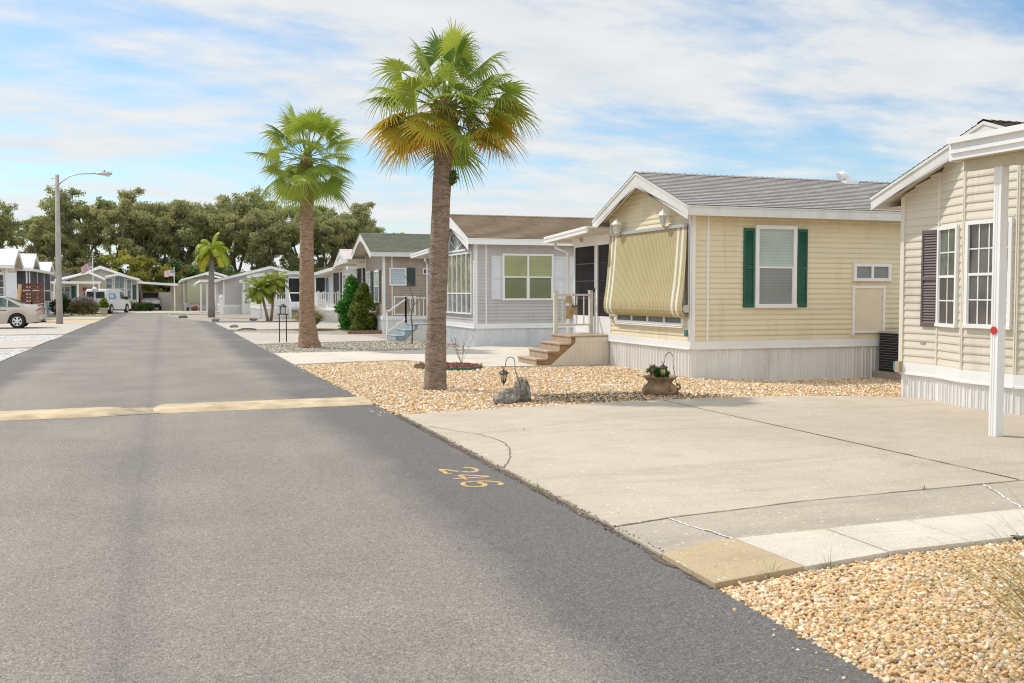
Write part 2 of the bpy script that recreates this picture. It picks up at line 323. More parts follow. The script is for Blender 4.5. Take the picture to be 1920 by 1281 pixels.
yellow_faint = simple('nearly_worn_off_paint', (0.30, 0.225, 0.13), 0.85, 0.3, 9)
crack_m = simple('crack_dirt', (0.12, 0.095, 0.07), 0.95, 0.3, 30)
caulk_m = simple('white_caulk', (0.72, 0.70, 0.68), 0.7, 0.1, 30)
lawn_m = simple('lawn_soil', (0.27, 0.29, 0.08), 0.9, 0.3, 6)

def vcol(name, rough=0.6, trans=0.0, bumpv=0.0, coat=0.0, spec=0.3):
    m, nt, b = newmat(name); a = nt.nodes.new('ShaderNodeAttribute'); a.attribute_name = 'col'
    nt.links.new(a.outputs['Color'], b.inputs['Base Color']); b.inputs['Roughness'].default_value = rough
    b.inputs['Specular IOR Level'].default_value = spec; b.inputs['Coat Weight'].default_value = coat
    if trans:
        t = nt.nodes.new('ShaderNodeBsdfTranslucent'); nt.links.new(a.outputs['Color'], t.inputs[0])
        mx = nt.nodes.new('ShaderNodeMixShader'); mx.inputs[0].default_value = trans
        o = nt.nodes['Material Output']
        nt.links.new(b.outputs[0], mx.inputs[1]); nt.links.new(t.outputs[0], mx.inputs[2]); nt.links.new(mx.outputs[0], o.inputs[0])
    if bumpv: bump(nt, b, noise(nt, objco(nt), 90, 3), bumpv, 0.004)
    return m
leaf_m = vcol('leaves', 0.40, 0.38); pebble_m = vcol('pebbles', 0.6, bumpv=0.15); oakleaf_m = vcol('oak_leaves', 0.5, 0.45)

def bark(name, c, c2, ring=22.0):
    m, nt, b = newmat(name); co = objco(nt)
    n = noise(nt, co, 9, 6, 0.75, 0.6, mapscale=(1, 1, 1.6)); r_ = noise(nt, co, ring, 3, 0.6, 0.8, mapscale=(0.25, 0.25, 1.3)); f = noise(nt, co, 40, 4, 0.7)
    base = ramp(nt, n, [(0.32, c2), (0.5, c), (0.72, tuple(min(1, v * 1.5) for v in c))])
    base = mixc(nt, ramp(nt, r_, [(0.38, (0.6,) * 3), (0.5, (0, 0, 0))]), base, tuple(v * 0.5 for v in c2))
    base = mixc(nt, ramp(nt, f, [(0.3, (0.5,) * 3), (0.5, (0, 0, 0))]), base, tuple(v * 0.8 for v in c2))
    nt.links.new(base, b.inputs['Base Color']); b.inputs['Roughness'].default_value = 0.9
    bump(nt, b, mth(nt, 'ADD', mth(nt, 'ADD', r_, n), f), 1.0, 0.035)
    return m
palm_bark = bark('palm_bark', (0.36, 0.265, 0.195), (0.22, 0.15, 0.105))
palm_bark_far = bark('brown_palm_bark', (0.44, 0.28, 0.175), (0.30, 0.18, 0.11))
oak_bark = bark('oak_bark', (0.20, 0.165, 0.135), (0.11, 0.09, 0.072), 8)
grey_bark = bark('grey_palm_bark', (0.33, 0.28, 0.26), (0.22, 0.18, 0.16))
def rockmat():
    m, nt, b = newmat('lichen_rock'); co = objco(nt)
    n = noise(nt, co, 7, 8, 0.7, 0.5); n3 = noise(nt, co, 25, 6, 0.75)
    base = ramp(nt, n, [(0.30, (0.05, 0.045, 0.035)), (0.42, (0.22, 0.19, 0.15)), (0.52, (0.42, 0.38, 0.32)), (0.62, (0.30, 0.24, 0.16)), (0.75, (0.24, 0.17, 0.09))])
    base = mixc(nt, ramp(nt, n3, [(0.35, (0.8,) * 3), (0.5, (0, 0, 0))]), base, (0.07, 0.06, 0.045))
    nt.links.new(base, b.inputs['Base Color']); b.inputs['Roughness'].default_value = 0.92; bump(nt, b, mth(nt, 'ADD', n, n3), 1.0, 0.04)
    return m
rock_m = rockmat()

# ------------------------------------------------------------------ mesh building
class MB:
    def __init__(s): s.v = []; s.f = []; s.mi = []; s.uv = {}
    def face(s, pts, mi=0, uv=None):
        i = len(s.v); s.v += [tuple(p) for p in pts]; s.f.append(tuple(range(i, i + len(pts)))); s.mi.append(mi)
        if uv: s.uv[len(s.f) - 1] = uv
    def hexa(s, c, mi=0):
        i = len(s.v); s.v += [tuple(p) for p in c]
        for q in ((0, 3, 2, 1), (4, 5, 6, 7), (0, 1, 5, 4), (1, 2, 6, 5), (2, 3, 7, 6), (3, 0, 4, 7)):
            s.f.append(tuple(i + k for k in q)); s.mi.append(mi)
    def box(s, x0, x1, y0, y1, z0, z1, mi=0):
        if x1 < x0: x0, x1 = x1, x0
        if y1 < y0: y0, y1 = y1, y0
        if z1 < z0: z0, z1 = z1, z0
        s.hexa([(x0, y0, z0), (x1, y0, z0), (x1, y1, z0), (x0, y1, z0), (x0, y0, z1), (x1, y0, z1), (x1, y1, z1), (x0, y1, z1)], mi)
    def fbox(s, fr, s0, s1, z0, z1, d0, d1, mi=0):
        ox, oy, tx, ty = fr; nx, ny = ty, -tx
        def P(a, d, z): return (ox + tx * a + nx * d, oy + ty * a + ny * d, z)
        s.hexa([P(s0, d1, z0), P(s1, d1, z0), P(s1, d0, z0), P(s0, d0, z0), P(s0, d1, z1), P(s1, d1, z1), P(s1, d0, z1), P(s0, d0, z1)], mi)
    def bar(s, p, q, w, h=None, mi=0, up=(0, 0, 1)):
        p = Vector(p); q = Vector(q); h = h or w; d = (q - p).normalized(); u = Vector(up)
        if abs(d.dot(u)) > 0.98: u = Vector((0, 1, 0))
        a = d.cross(u).normalized() * w / 2; b = a.cross(d).normalized() * h / 2
        s.hexa([p - a - b, p + a - b, q + a - b, q - a - b, p - a + b, p + a + b, q + a + b, q - a + b], mi)
    def tube(s, pts, rad, n=8, mi=0, cap=True, jag=None):
        pts = [Vector(p) for p in pts]; rad = rad if isinstance(rad, (list, tuple)) else [rad] * len(pts); base = len(s.v); pa = None
        for k, p in enumerate(pts):
            d = (pts[min(k + 1, len(pts) - 1)] - pts[max(k - 1, 0)]).normalized()
            if pa is None:
                r_ = Vector((1, 0, 0)) if abs(d.x) < 0.9 else Vector((0, 1, 0)); a = (r_ - d * r_.dot(d)).normalized()
            else: a = (pa - d * pa.dot(d)).normalized()
            pa = a; b = d.cross(a)
            for j in range(n):
                t = 2 * math.pi * j / n; rr = rad[k] * (1 + (jag(k, j) if jag else 0)); s.v.append(tuple(p + (a * math.cos(t) + b * math.sin(t)) * rr))
        for k in range(len(pts) - 1):
            for j in range(n):
                a0 = base + k * n + j; a1 = base + k * n + (j + 1) % n; s.f.append((a0, a1, a1 + n, a0 + n)); s.mi.append(mi)
        if cap:
            s.f.append(tuple(base + j for j in reversed(range(n)))); s.mi.append(mi)
            s.f.append(tuple(base + (len(pts) - 1) * n + j for j in range(n))); s.mi.append(mi)
    def lathe(s, prof, c=(0, 0, 0), n=20, mi=0, axis='z'):
        base = len(s.v)
        for r_, z in prof:
            for j in range(n):
                t = 2 * math.pi * j / n; a, b = r_ * math.cos(t), r_ * math.sin(t)
                s.v.append((c[0] + a, c[1] + b, c[2] + z) if axis == 'z' else ((c[0] + z, c[1] + a, c[2] + b) if axis == 'x' else (c[0] + a, c[1] + z, c[2] + b)))
        for k in range(len(prof) - 1):
            for j in range(n):
                a0 = base + k * n + j; a1 = base + k * n + (j + 1) % n; s.f.append((a0, a1, a1 + n, a0 + n)); s.mi.append(mi)
        s.f.append(tuple(base + j for j in reversed(range(n)))); s.mi.append(mi)
        s.f.append(tuple(base + (len(prof) - 1) * n + j for j in range(n))); s.mi.append(mi)
    def prism(s, pts, z0, z1, mi=0):
        n = len(pts); base = len(s.v); s.v += [(p[0], p[1], z0) for p in pts] + [(p[0], p[1], z1) for p in pts]
        s.f.append(tuple(base + n + j for j in range(n))); s.mi.append(mi)
        s.f.append(tuple(base + j for j in reversed(range(n)))); s.mi.append(mi)
        for j in range(n): s.f.append((base + j, base + (j + 1) % n, base + n + (j + 1) % n, base + n + j)); s.mi.append(mi)
    def pieces(s):
        par = list(range(len(s.v)))
        def find(a):
            while par[a] != a: par[a] = par[par[a]]; a = par[a]
            return a
        for q in s.f:
            for k in q[1:]: par[find(k)] = find(q[0])
        out = {}
        for q, mi in zip(s.f, s.mi): out.setdefault(find(q[0]), []).append((q, mi))
        for fs in out.values():
            m = MB(); mp_ = {}
            for q, mi in fs:
                for k in q:
                    if k not in mp_: mp_[k] = len(m.v); m.v.append(s.v[k])
                m.f.append(tuple(mp_[k] for k in q)); m.mi.append(mi)
            yield m
    def build_each(s, name, mat, parent=None, **k):
        return [m.build(name, mat, parent, **k) for m in s.pieces()]
    def build(s, name, mat, parent=None, smooth=False, sx=1, kind=None, bevel=0):
        me = bpy.data.meshes.new(name)
        v = s.v if sx == 1 else [(-p[0], p[1], p[2]) for p in s.v]
        f = s.f if sx == 1 else [tuple(reversed(q)) for q in s.f]
        me.from_pydata(v, [], f)
        for m_ in (mat if isinstance(mat, (list, tuple)) else [mat]): me.materials.append(m_)
        me.polygons.foreach_set('material_index', s.mi)
        if s.uv:
            ul = me.uv_layers.new(name='UVMap')
            for fi, uvs in s.uv.items():
                uvs = list(uvs) if sx == 1 else list(reversed(uvs))
                for li, u in zip(me.polygons[fi].loop_indices, uvs): ul.data[li].uv = u
        if smooth:
            me.polygons.foreach_set('use_smooth', [True] * len(me.polygons))
            if smooth == 'auto': me.set_sharp_from_angle(angle=R(40))
        me.update()
        o = bpy.data.objects.new(name, me); COL.objects.link(o)
        if parent: o.parent = parent
        if kind: o['kind'] = kind
        if bevel:
            md = o.modifiers.new('bevel', 'BEVEL'); md.width = bevel; md.segments = 2; md.limit_method = 'ANGLE'
        return o
def tag(o, label, cat, group=None):
    o['label'] = label; o['category'] = cat
    if group: o['group'] = group
    return o
def thing(name, label, cat, loc=(0, 0, 0), rz=0, group=None):
    o = bpy.data.objects.new(name, None); COL.objects.link(o); o.location = loc; o.rotation_euler = (0, 0, rz)
    o.empty_display_size = 0.2
    return tag(o, label, cat, group)
def copy_tree(o, loc=None, rz=None, scale=None, label=None, parent=None):
    c = o.copy(); COL.objects.link(c); c.parent = parent
    if loc is not None: c.location = loc
    if rz is not None: c.rotation_euler = (0, 0, rz)
    if scale is not None: c.scale = scale
    if label: c['label'] = label
    for ch in list(o.children): copy_tree(ch, parent=c)
    return c
def fast_mesh(name, V, F, col, mat, parent=None, smooth=False, kind=None):
    """V (n,3), F (m,k) same-size faces, col (n,3) per vertex"""
    V = np.asarray(V, np.float32); F = np.asarray(F, np.int32); k = F.shape[1]
    me = bpy.data.meshes.new(name); me.vertices.add(len(V)); me.vertices.foreach_set('co', V.ravel())
    me.loops.add(F.size); me.loops.foreach_set('vertex_index', F.ravel()); me.polygons.add(len(F))
    me.polygons.foreach_set('loop_start', np.arange(0, F.size, k, dtype=np.int32))
    me.polygons.foreach_set('loop_total', np.full(len(F), k, np.int32))
    if smooth: me.polygons.foreach_set('use_smooth', np.ones(len(F), bool))
    a = me.color_attributes.new('col', 'FLOAT_COLOR', 'POINT')
    c4 = np.ones((len(V), 4), np.float32); c4[:, :3] = col; a.data.foreach_set('color', c4.ravel())
    me.materials.append(mat); me.update(calc_edges=True); me.validate()
    o = bpy.data.objects.new(name, me); COL.objects.link(o)
    if parent: o.parent = parent
    if kind: o['kind'] = kind
    return o
def inpoly(x, y, poly):
    r_ = np.zeros(len(x), bool); j = len(poly) - 1
    for i in range(len(poly)):
        xi, yi = poly[i]; xj, yj = poly[j]
        if yi != yj:
            c = ((yi > y) != (yj > y)) & (x < (xj - xi) * (y - yi) / (yj - yi) + xi); r_ ^= c
        j = i
    return r_

# ------------------------------------------------------------------ ground, road, slabs, gravel (the setting)
def sheet(name, pts, z, mat, z0=-0.2, kind='structure'):
    m = MB(); m.prism(pts, z0, z); return m.build(name, mat, kind=kind)
g = MB(); g.face([(-500, -200, -0.18), (600, -200, -0.18), (600, 900, -0.18), (-500, 900, -0.18)]); g.build('ground', grav_sand, kind='structure')
def wavy(p, q, n, amp, seed):
    rr = random.Random(seed); out = []
    for i in range(n):
        t = i / n; out.append((p[0] + (q[0] - p[0]) * t + (rr.random() - 0.5) * amp, p[1] + (q[1] - p[1]) * t))
    return out
road_pts = wavy((2.86, -6), (2.84, 13), 120, 0.05, 1) + wavy((2.80, 13), (2.70, 55), 60, 0.07, 2) + [(2.7, 55), (2.3, 59), (1.3, 64), (0.6, 70), (0.1, 77), (0.3, 84), (-3.9, 84), (-3.5, 78)] + wavy((-3.5, 76), (-3.7, -6), 60, 0.08, 3)
sheet('road', road_pts, 0.0, asph, -0.3)
sheet('side_road', [(2.5, 56), (16, 54.0), (16, 57.5), (2.5, 58.6)], 0.006, asph)
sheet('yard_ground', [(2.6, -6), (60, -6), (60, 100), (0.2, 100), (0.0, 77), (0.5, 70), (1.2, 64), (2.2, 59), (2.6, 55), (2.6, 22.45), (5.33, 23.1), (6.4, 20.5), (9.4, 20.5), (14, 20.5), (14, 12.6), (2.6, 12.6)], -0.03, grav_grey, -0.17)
sheet('left_yard_ground', [(-3.55, -6), (-60, -6), (-60, 105), (-3.9, 105), (-3.9, 84), (-3.5, 78)], -0.03, grav_sand, -0.17)
# gravel bed round the cream house, dipping towards its long wall
def bed_z(x, y):
    t = np.clip((x - 9.0) / 2.5, 0, 1) * np.clip((y - 14.3) / 1.6, 0, 1); return -0.02 - 0.10 * t * t * (3 - 2 * t)
BED = [(2.83, 12.80), (6.6, 13.40), (10.66, 12.66), (16, 12.2), (16, 16.75), (9.4, 16.75), (9.4, 20.38), (7.5, 20.42), (6.4, 20.52), (5.33, 23.12), (4.3, 23.1), (3.4, 22.75), (2.70, 22.5)]
def grid_sheet(name, poly, step, zf, mat):
    xs = [p[0] for p in poly]; ys = [p[1] for p in poly]; nx = int((max(xs) - min(xs)) / step) + 2; ny = int((max(ys) - min(ys)) / step) + 2
    m = MB(); idx = {}
    for i in range(nx):
        for j in range(ny):
            x = min(xs) + i * step; y = min(ys) + j * step; idx[i, j] = len(m.v); m.v.append((x, y, float(zf(x, y))))
    for i in range(nx - 1):
        for j in range(ny - 1):
            cxx, cyy = min(xs) + (i + .5) * step, min(ys) + (j + .5) * step
            if inpoly(np.array([cxx]), np.array([cyy]), poly)[0]:
                m.f.append((idx[i, j], idx[i + 1, j], idx[i + 1, j + 1], idx[i, j + 1])); m.mi.append(0)
    return m.build(name, mat, smooth=True, kind='structure')
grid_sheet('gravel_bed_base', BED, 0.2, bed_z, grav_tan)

# driveway slabs (edges meet in real joints)
J1 = [(2.83, 6.16), (3.33, 6.29), (3.88, 6.36), (4.59, 6.47), (5.56, 6.52), (6.82, 6.60), (16, 7.2)]
J2 = [(2.80, 5.40), (3.17, 5.56), (3.42, 5.60), (4.14, 5.63), (4.83, 5.66), (5.92, 5.70), (12, 6.0)]
JB = [(2.79, 4.74), (3.01, 4.79), (3.45, 4.87), (4.13, 4.985), (4.80, 5.02), (5.60, 5.06), (9.0, 5.2)]
up_ = lambda L_, d: [(x, y + d) for x, y in L_]
sheet('driveway_slab', [(2.86, 6.18)] + up_(J1[1:6], .012) + [(6.93, 13.36), (6.57, 13.33), (5.26, 13.19), (4.04, 13.06), (2.88, 12.84)], 0.016, conc)
sheet('driveway_slab', [(6.838, 6.614), (16, 7.22), (16, 11.6), (10.61, 12.57), (9.24, 13.21), (7.91, 13.34), (6.948, 13.36)], 0.017, conc)
sheet('driveway_strip', [(2.82, 5.42)] + up_(J2[1:3], .008) + [(3.31, 6.27), (2.84, 6.145)], 0.019, conc_grey)
sheet('driveway_strip', [(3.435, 5.61), (4.14, 5.638), (4.83, 5.668), (5.92, 5.708), (6.35, 6.55), (5.56, 6.508), (4.59, 6.458), (3.88, 6.348), (3.325, 6.278)], 0.020, conc_grey)
sheet('driveway_strip', [(5.935, 5.709), (12, 6.01), (16, 6.3), (16, 7.18), (6.82, 6.588), (6.365, 6.555)], 0.018, conc_grey)
for (a, b_, c_, d_, mt, z) in [((JB[0], JB[1], JB[2]), (3.42, 5.588), (3.17, 5.545), (2.81, 5.39), conc_tan, 0.032)] + [((JB[k][0] + .012, JB[k][1] + .003), (JB[k + 1]), (J2[k + 1][0], J2[k + 1][1] - .012), (J2[k][0] + .012, J2[k][1] - .011), conc_white, .030 + .002 * (k % 2)) for k in (2, 3, 4, 5)]:
    sheet('paving_slab', (list(a) if isinstance(a[0], tuple) else [a]) + [b_, c_, d_], z, mt)
# cracks and caulked joints
def ribbon(name, pts, w, z, mat, seed=0, jit=0.03):
    rr = random.Random(seed); P = []
    for k in range(len(pts) - 1):
        for t in np.linspace(0, 1, 9)[:-1]: P.append([pts[k][0] + (pts[k + 1][0] - pts[k][0]) * t + (rr.random() - .5) * jit, pts[k][1] + (pts[k + 1][1] - pts[k][1]) * t + (rr.random() - .5) * jit])
    P.append(list(pts[-1])); m = MB()
    for k in range(len(P) - 1):
        d = Vector((P[k + 1][0] - P[k][0], P[k + 1][1] - P[k][1])).normalized(); n = Vector((-d.y, d.x)) * w / 2
        if k == 0: last = (P[0][0] - n.x, P[0][1] - n.y), (P[0][0] + n.x, P[0][1] + n.y)
        ww = 0.6 + rr.random() * 0.8
        cur = (P[k + 1][0] - n.x * ww, P[k + 1][1] - n.y * ww), (P[k + 1][0] + n.x * ww, P[k + 1][1] + n.y * ww)
        m.face([(*last[0], z), (*cur[0], z), (*cur[1], z), (*last[1], z)]); last = cur
    return m.build(name, mat, kind='structure')
ribbon('driveway_crack', [(2.95, 11.6), (3.12, 11.15), (3.30, 10.75), (3.37, 10.35), (3.36, 9.95), (3.28, 9.6), (3.14, 9.17), (2.98, 8.8), (2.87, 8.6)], 0.009, 0.020, crack_m, 3, 0.02)
ribbon('driveway_crack', [(3.3, 10.8), (3.9, 11.0), (4.6, 11.35), (5.6, 11.6), (6.6, 11.55)], 0.005, 0.0205, crack_m, 4, 0.03)
ribbon('driveway_crack', [(5.9, 12.2), (6.8, 11.6), (7.6, 11.4), (9.0, 11.3)], 0.005, 0.0205, crack_m, 5, 0.04)
ribbon('driveway_crack', [(9.0, 9.1), (9.4, 9.6), (9.9, 9.7), (10.6, 9.6)], 0.006, 0.0205, caulk_m, 6, 0.03)
ribbon('caulked_joint', [(3.43, 5.62), (3.41, 5.8), (3.35, 6.0), (3.32, 6.27)], 0.015, 0.0235, caulk_m, 7, 0.02)
ribbon('caulked_joint', [(5.93, 5.72), (6.05, 5.95), (6.22, 6.25), (6.36, 6.54)], 0.015, 0.0235, caulk_m, 8, 0.02)
# dirt along the road edge
ribbon('road_edge_dirt', [(2.87, 12.8), (2.86, 11.5), (2.86, 10), (2.86, 9), (2.85, 7.6), (2.85, 6.3), (2.81, 5.4), (2.80, 4.75)], 0.06, 0.004, crack_m, 9, 0.07)
ribbon('joint_dirt', [(x, y + .006) for x, y in J1[:6]], .016, .0212, joint_m, 21, .012); ribbon('joint_dirt', [(x, y) for x, y in J2[:6]], .013, .0215, joint_m, 22, .010); ribbon('joint_dirt', [(6.94, 13.3), (6.90, 11.5), (6.86, 8.5), (6.83, 6.65)], .014, .0215, joint_m, 23, .012)
# worn spots and the strips up the street
sheet('driveway_slab', [(2.70, 22.55), (3.4, 22.82), (4.0, 23.05), (4.0, 27.0), (2.70, 27.0)], 0.024, conc_white)
sheet('driveway_slab', [(4.012, 23.06), (5.33, 23.16), (6.42, 20.56), (7.5, 20.46), (9.4, 20.46), (9.4, 20.46), (14, 20.46), (14, 28.5), (8.9, 28.3), (6.8, 27.0), (4.012, 27.0)], 0.024, conc_white)
sheet('driveway_slab', [(2.65, 32.0), (7.1, 33.0), (7.1, 36.9), (2.62, 42.0)], 0.02, conc_far)
sheet('driveway_slab', [(2.62, 45.0), (12, 43.6), (12, 54.0), (2.5, 55.5)], 0.02, conc_far)
sheet('kerb_strip', [(1.0, 79), (8, 74.5), (8, 75.6), (1.0, 80.6)], 0.02, conc_far)
sheet('path', [(0.2, 85), (12, 82), (12, 86), (0.4, 92)], 0.01, conc_far)
sheet('apron', [(-10, 85.0), (1.5, 84.2), (1.5, 104), (-10, 104)], 0.015, conc_far)
# left of the road
sheet('gravel_strip', [(-3.66, 23), (-20, 23), (-20, 32), (-3.62, 32)], 0.0, grav_white)
sheet('driveway_slab', [(-3.62, 32.1), (-20, 32.1), (-20, 37.4), (-3.6, 37.4)], 0.02, conc_far)
sheet('gravel_strip', [(-3.6, 37.5), (-20, 37.5), (-20, 42.0), (-3.58, 42.0)], 0.0, grav_white)
sheet('driveway_slab', [(-3.58, 42.1), (-20, 42.1), (-20, 57.5), (-3.55, 57.5)], 0.02, conc_far)
sheet('gravel_strip', [(-3.54, 57.6), (-9, 57.6), (-9, 64.5), (-3.53, 64.5)], 0.0, grav_tan)
sheet('driveway_slab', [(-3.53, 64.6), (-20, 64.6), (-20, 71.0), (-3.5, 71.0)], 0.02, conc_far)
sheet('lawn', [(-3.5, 71.1), (-14, 71.1), (-14, 75.5), (-3.5, 75.5)], 0.0, lawn_m)
sheet('lawn', [(0.4, 79.2), (6.5, 76.0), (6.5, 77.6), (0.4, 81.6)], 0.006, lawn_m)
sheet('lawn', [(-1.4, 96), (1.3, 95), (1.3, 103), (-1.4, 103)], 0.018, lawn_m)

# pebbles -----------------------------------------------------------
def ico(sub):
    import bmesh
    bm = bmesh.new(); bmesh.ops.create_icosphere(bm, subdivisions=sub, radius=1.0)
    bm.verts.ensure_lookup_table()
    v = np.array([p.co[:] for p in bm.verts], np.float32); f = np.array([[q.index for q in fc.verts] for fc in bm.faces], np.int32); bm.free(); return v, f
def pebbles(name, poly, n, smin, smax, pal, sub, zf, seed, label, layers=1.0, avoid=None):
    rg = np.random.default_rng(seed); xs = [p[0] for p in poly]; ys = [p[1] for p in poly]
    x = rg.uniform(min(xs), max(xs), n * 3); y = rg.uniform(min(ys), max(ys), n * 3)
    k = inpoly(x, y, poly)
    if avoid is not None: k &= ~avoid(x, y)
    x = x[k][:n]; y = y[k][:n]; n = len(x)
    s = rg.uniform(smin, smax, n) * (0.75 + 0.5 * rg.random(n) ** 3)
    bv, bf = ico(sub); sc3 = np.stack([s * rg.uniform(0.9, 1.5, n), s * rg.uniform(0.7, 1.05, n), s * rg.uniform(0.5, 0.75, n)], 1)
    a = rg.uniform(0, 2 * np.pi, n); tl = rg.normal(0, 0.35, (n, 2))
    lump = 1 + rg.normal(0, 0.07, (n, len(bv)))
    P = bv[None] * sc3[:, None] * lump[..., None]
    ca, sa = np.cos(a)[:, None], np.sin(a)[:, None]
    X = P[..., 0] * ca - P[..., 1] * sa; Y = P[..., 0] * sa + P[..., 1] * ca; Z = P[..., 2] + X * tl[:, :1] + Y * tl[:, 1:]
    zb = zf(x, y) + s * 0.30 + rg.uniform(0, 1, n) * smax * layers
    V = np.stack([X + x[:, None], Y + y[:, None], Z + zb[:, None]], -1).reshape(-1, 3)
    F = (bf[None] + (np.arange(n) * len(bv))[:, None, None]).reshape(-1, 3)
    pal = np.array(pal); c = pal[rg.integers(0, len(pal), n)] * rg.uniform(0.8, 1.15, (n, 1)) * rg.uniform(0.96, 1.04, (n, 3))
    C = np.repeat(np.clip(c, 0, 0.9), len(bv), 0)
    o = fast_mesh(name, V, F, C, pebble_m, smooth=True, kind='stuff'); o['label'] = label; return o
NEARBED = [(2.76, 2.6), (2.80, 4.71), (3.45, 4.85), (4.13, 4.97), (4.8, 5.0), (5.6, 5.04), (6.6, 5.08), (6.6, 3.6), (4.2, 2.6)]
sheet('gravel_bed_base', [(2.72, 1.5), (2.78, 4.73), (3.45, 4.87), (9, 5.3), (9, 1.5)], -0.008, grav_tan)
pebbles('pebble_bed', NEARBED, 34000, 0.0095, 0.0150, [(a_ * .88, b_ * .84, c_ * .76) for a_, b_, c_ in TAN[:6]] * 3 + [TAN[6], (0.50, 0.46, 0.40), (0.68, 0.40, 0.22), (0.76, 0.66, 0.52)], 2, lambda x, y: np.zeros(len(x)) - 0.010, 11, 'bed of rounded tan river pebbles beside the road in the near right corner', 0.9)
pebbles('pebble_bed', BED, 42000, 0.014, 0.024, TAN, 1, lambda x, y: bed_z(x, y), 12, 'tan pebble bed between the two driveways around the large palm', 0.9,
        avoid=lambda x, y: (x > 14) | ((y > 20.3) & (x > 7.2)))
pebbles('pebble_bed', [(2.66, 27.1), (6.7, 27.1), (8.5, 28.3), (8.5, 32.4), (7.2, 32.9), (2.66, 31.9)], 14000, 0.016, 0.03, GREYG + [(0.62, 0.56, 0.45)], 1, lambda x, y: np.zeros(len(x)) - 0.03, 13, 'grey pebble bed around the second tall palm', 0.9)
pebbles('edge_grit', [(2.79, 4.9), (2.875, 4.9), (2.90, 12.9), (2.80, 12.9)], 1500, 0.003, 0.008, [(.16, .12, .085), (.30, .23, .15), (.10, .08, .06), (.45, .36, .25), (.22, .17, .12)], 1, lambda x, y: np.where(x > 2.85, .017, .002), 15, 'grit and brown debris caught along the broken edge between road and driveway', .3)
pebbles('stray_pebbles', [(2.62, 12.9), (2.86, 12.6), (2.75, 22.4), (2.60, 22.4)], 70, 0.008, 0.016, TAN, 1, lambda x, y: np.zeros(len(x)), 16, 'stray tan pebbles scattered on the road beside the gravel bed', .0)
pebbles('stray_pebbles', [(2.55, 2.8), (2.78, 2.8), (2.80, 4.6), (2.68, 4.6)], 26, 0.006, 0.012, TAN, 1, lambda x, y: np.zeros(len(x)), 17, 'stray pebbles lying on the asphalt at the near corner', .0)
# dark chips over the bed near the rocks, standing in for palm crown shadow
pebbles('shadow_chips', [(5.0, 13.4), (7.6, 13.35), (8.3, 13.5), (7.6, 14.4), (5.4, 14.7)], 1300, 0.008, 0.014, [(0.12, 0.09, 0.06), (0.20, 0.15, 0.09), (0.16, 0.14, 0.11)], 1, lambda x, y: np.zeros(len(x)) + 0.012, 14, 'dark brown chips standing in for palm crown shadow on the pebbles right of the two rocks', 0.8)

# ------------------------------------------------------------------ house parts
def interval(top, z):
    """stretch of a wall (s range) whose top edge lies above z; top = [(s, z)...]"""
    ss = []
    for (a, za), (b, zb) in zip(top[:-1], top[1:]):
        if za >= z: ss.append(a)
        if zb >= z: ss.append(b)
        if (za - z) * (zb - z) < 0: ss.append(a + (b - a) * (z - za) / (zb - za))
    return (min(ss), max(ss)) if ss else None
def siding(m, fr, top, z0, course=0.1, mi=0, dd=0.0):
    ox, oy, tx, ty = fr; nx, ny = ty, -tx; zmax = max(p[1] for p in top); z = z0
    def P(a, d, zz_): return (ox + tx * a + nx * d, oy + ty * a + ny * d, zz_)
    while z < zmax - 0.005:
        zt = min(z + course, zmax); a = interval(top, z + 1e-4); b = interval(top, zt - 1e-4)
        if a is None: break
        if b is None: c_ = (a[0] + a[1]) / 2; b = (c_, c_)
        o, i = 0.019 + dd, 0.004 + dd; zc = z + course * 0.22
        m.face([P(a[0], o - .003, z), P(a[1], o - .003, z), P(a[1], o, zc), P(a[0], o, zc)], mi)
        m.face([P(a[0], o, zc), P(a[1], o, zc), P(b[1], i, zt), P(b[0], i, zt)], mi)
        m.face([P(a[0], i, z), P(a[1], i, z), P(a[1], o - .003, z), P(a[0], o - .003, z)], mi)
        z = zt
def corrug(m, fr, L, z0, z1, pitch=0.13, seed=0, d=0.0):
    ox, oy, tx, ty = fr; nx, ny = ty, -tx; rr = random.Random(seed)
    pts = []; s = 0.0
    while s < L:
        for ds, dp in ((0, 0), (0.42, 0.0), (0.50, 0.016), (0.60, 0.016), (0.68, 0.002), (0.80, 0.002), (0.86, 0.010), (0.93, 0.010)):
            x = s + ds * pitch
            if x < L: pts.append((x, dp + rr.uniform(-0.0012, 0.0012)))
        s += pitch
    pts.append((L, 0))
    for (a, da), (b, db) in zip(pts[:-1], pts[1:]):
        m.face([(ox + tx * a + nx * (d + da), oy + ty * a + ny * (d + da), z0), (ox + tx * b + nx * (d + db), oy + ty * b + ny * (d + db), z0),
                (ox + tx * b + nx * (d + db), oy + ty * b + ny * (d + db), z1), (ox + tx * a + nx * (d + da), oy + ty * a + ny * (d + da), z1)])
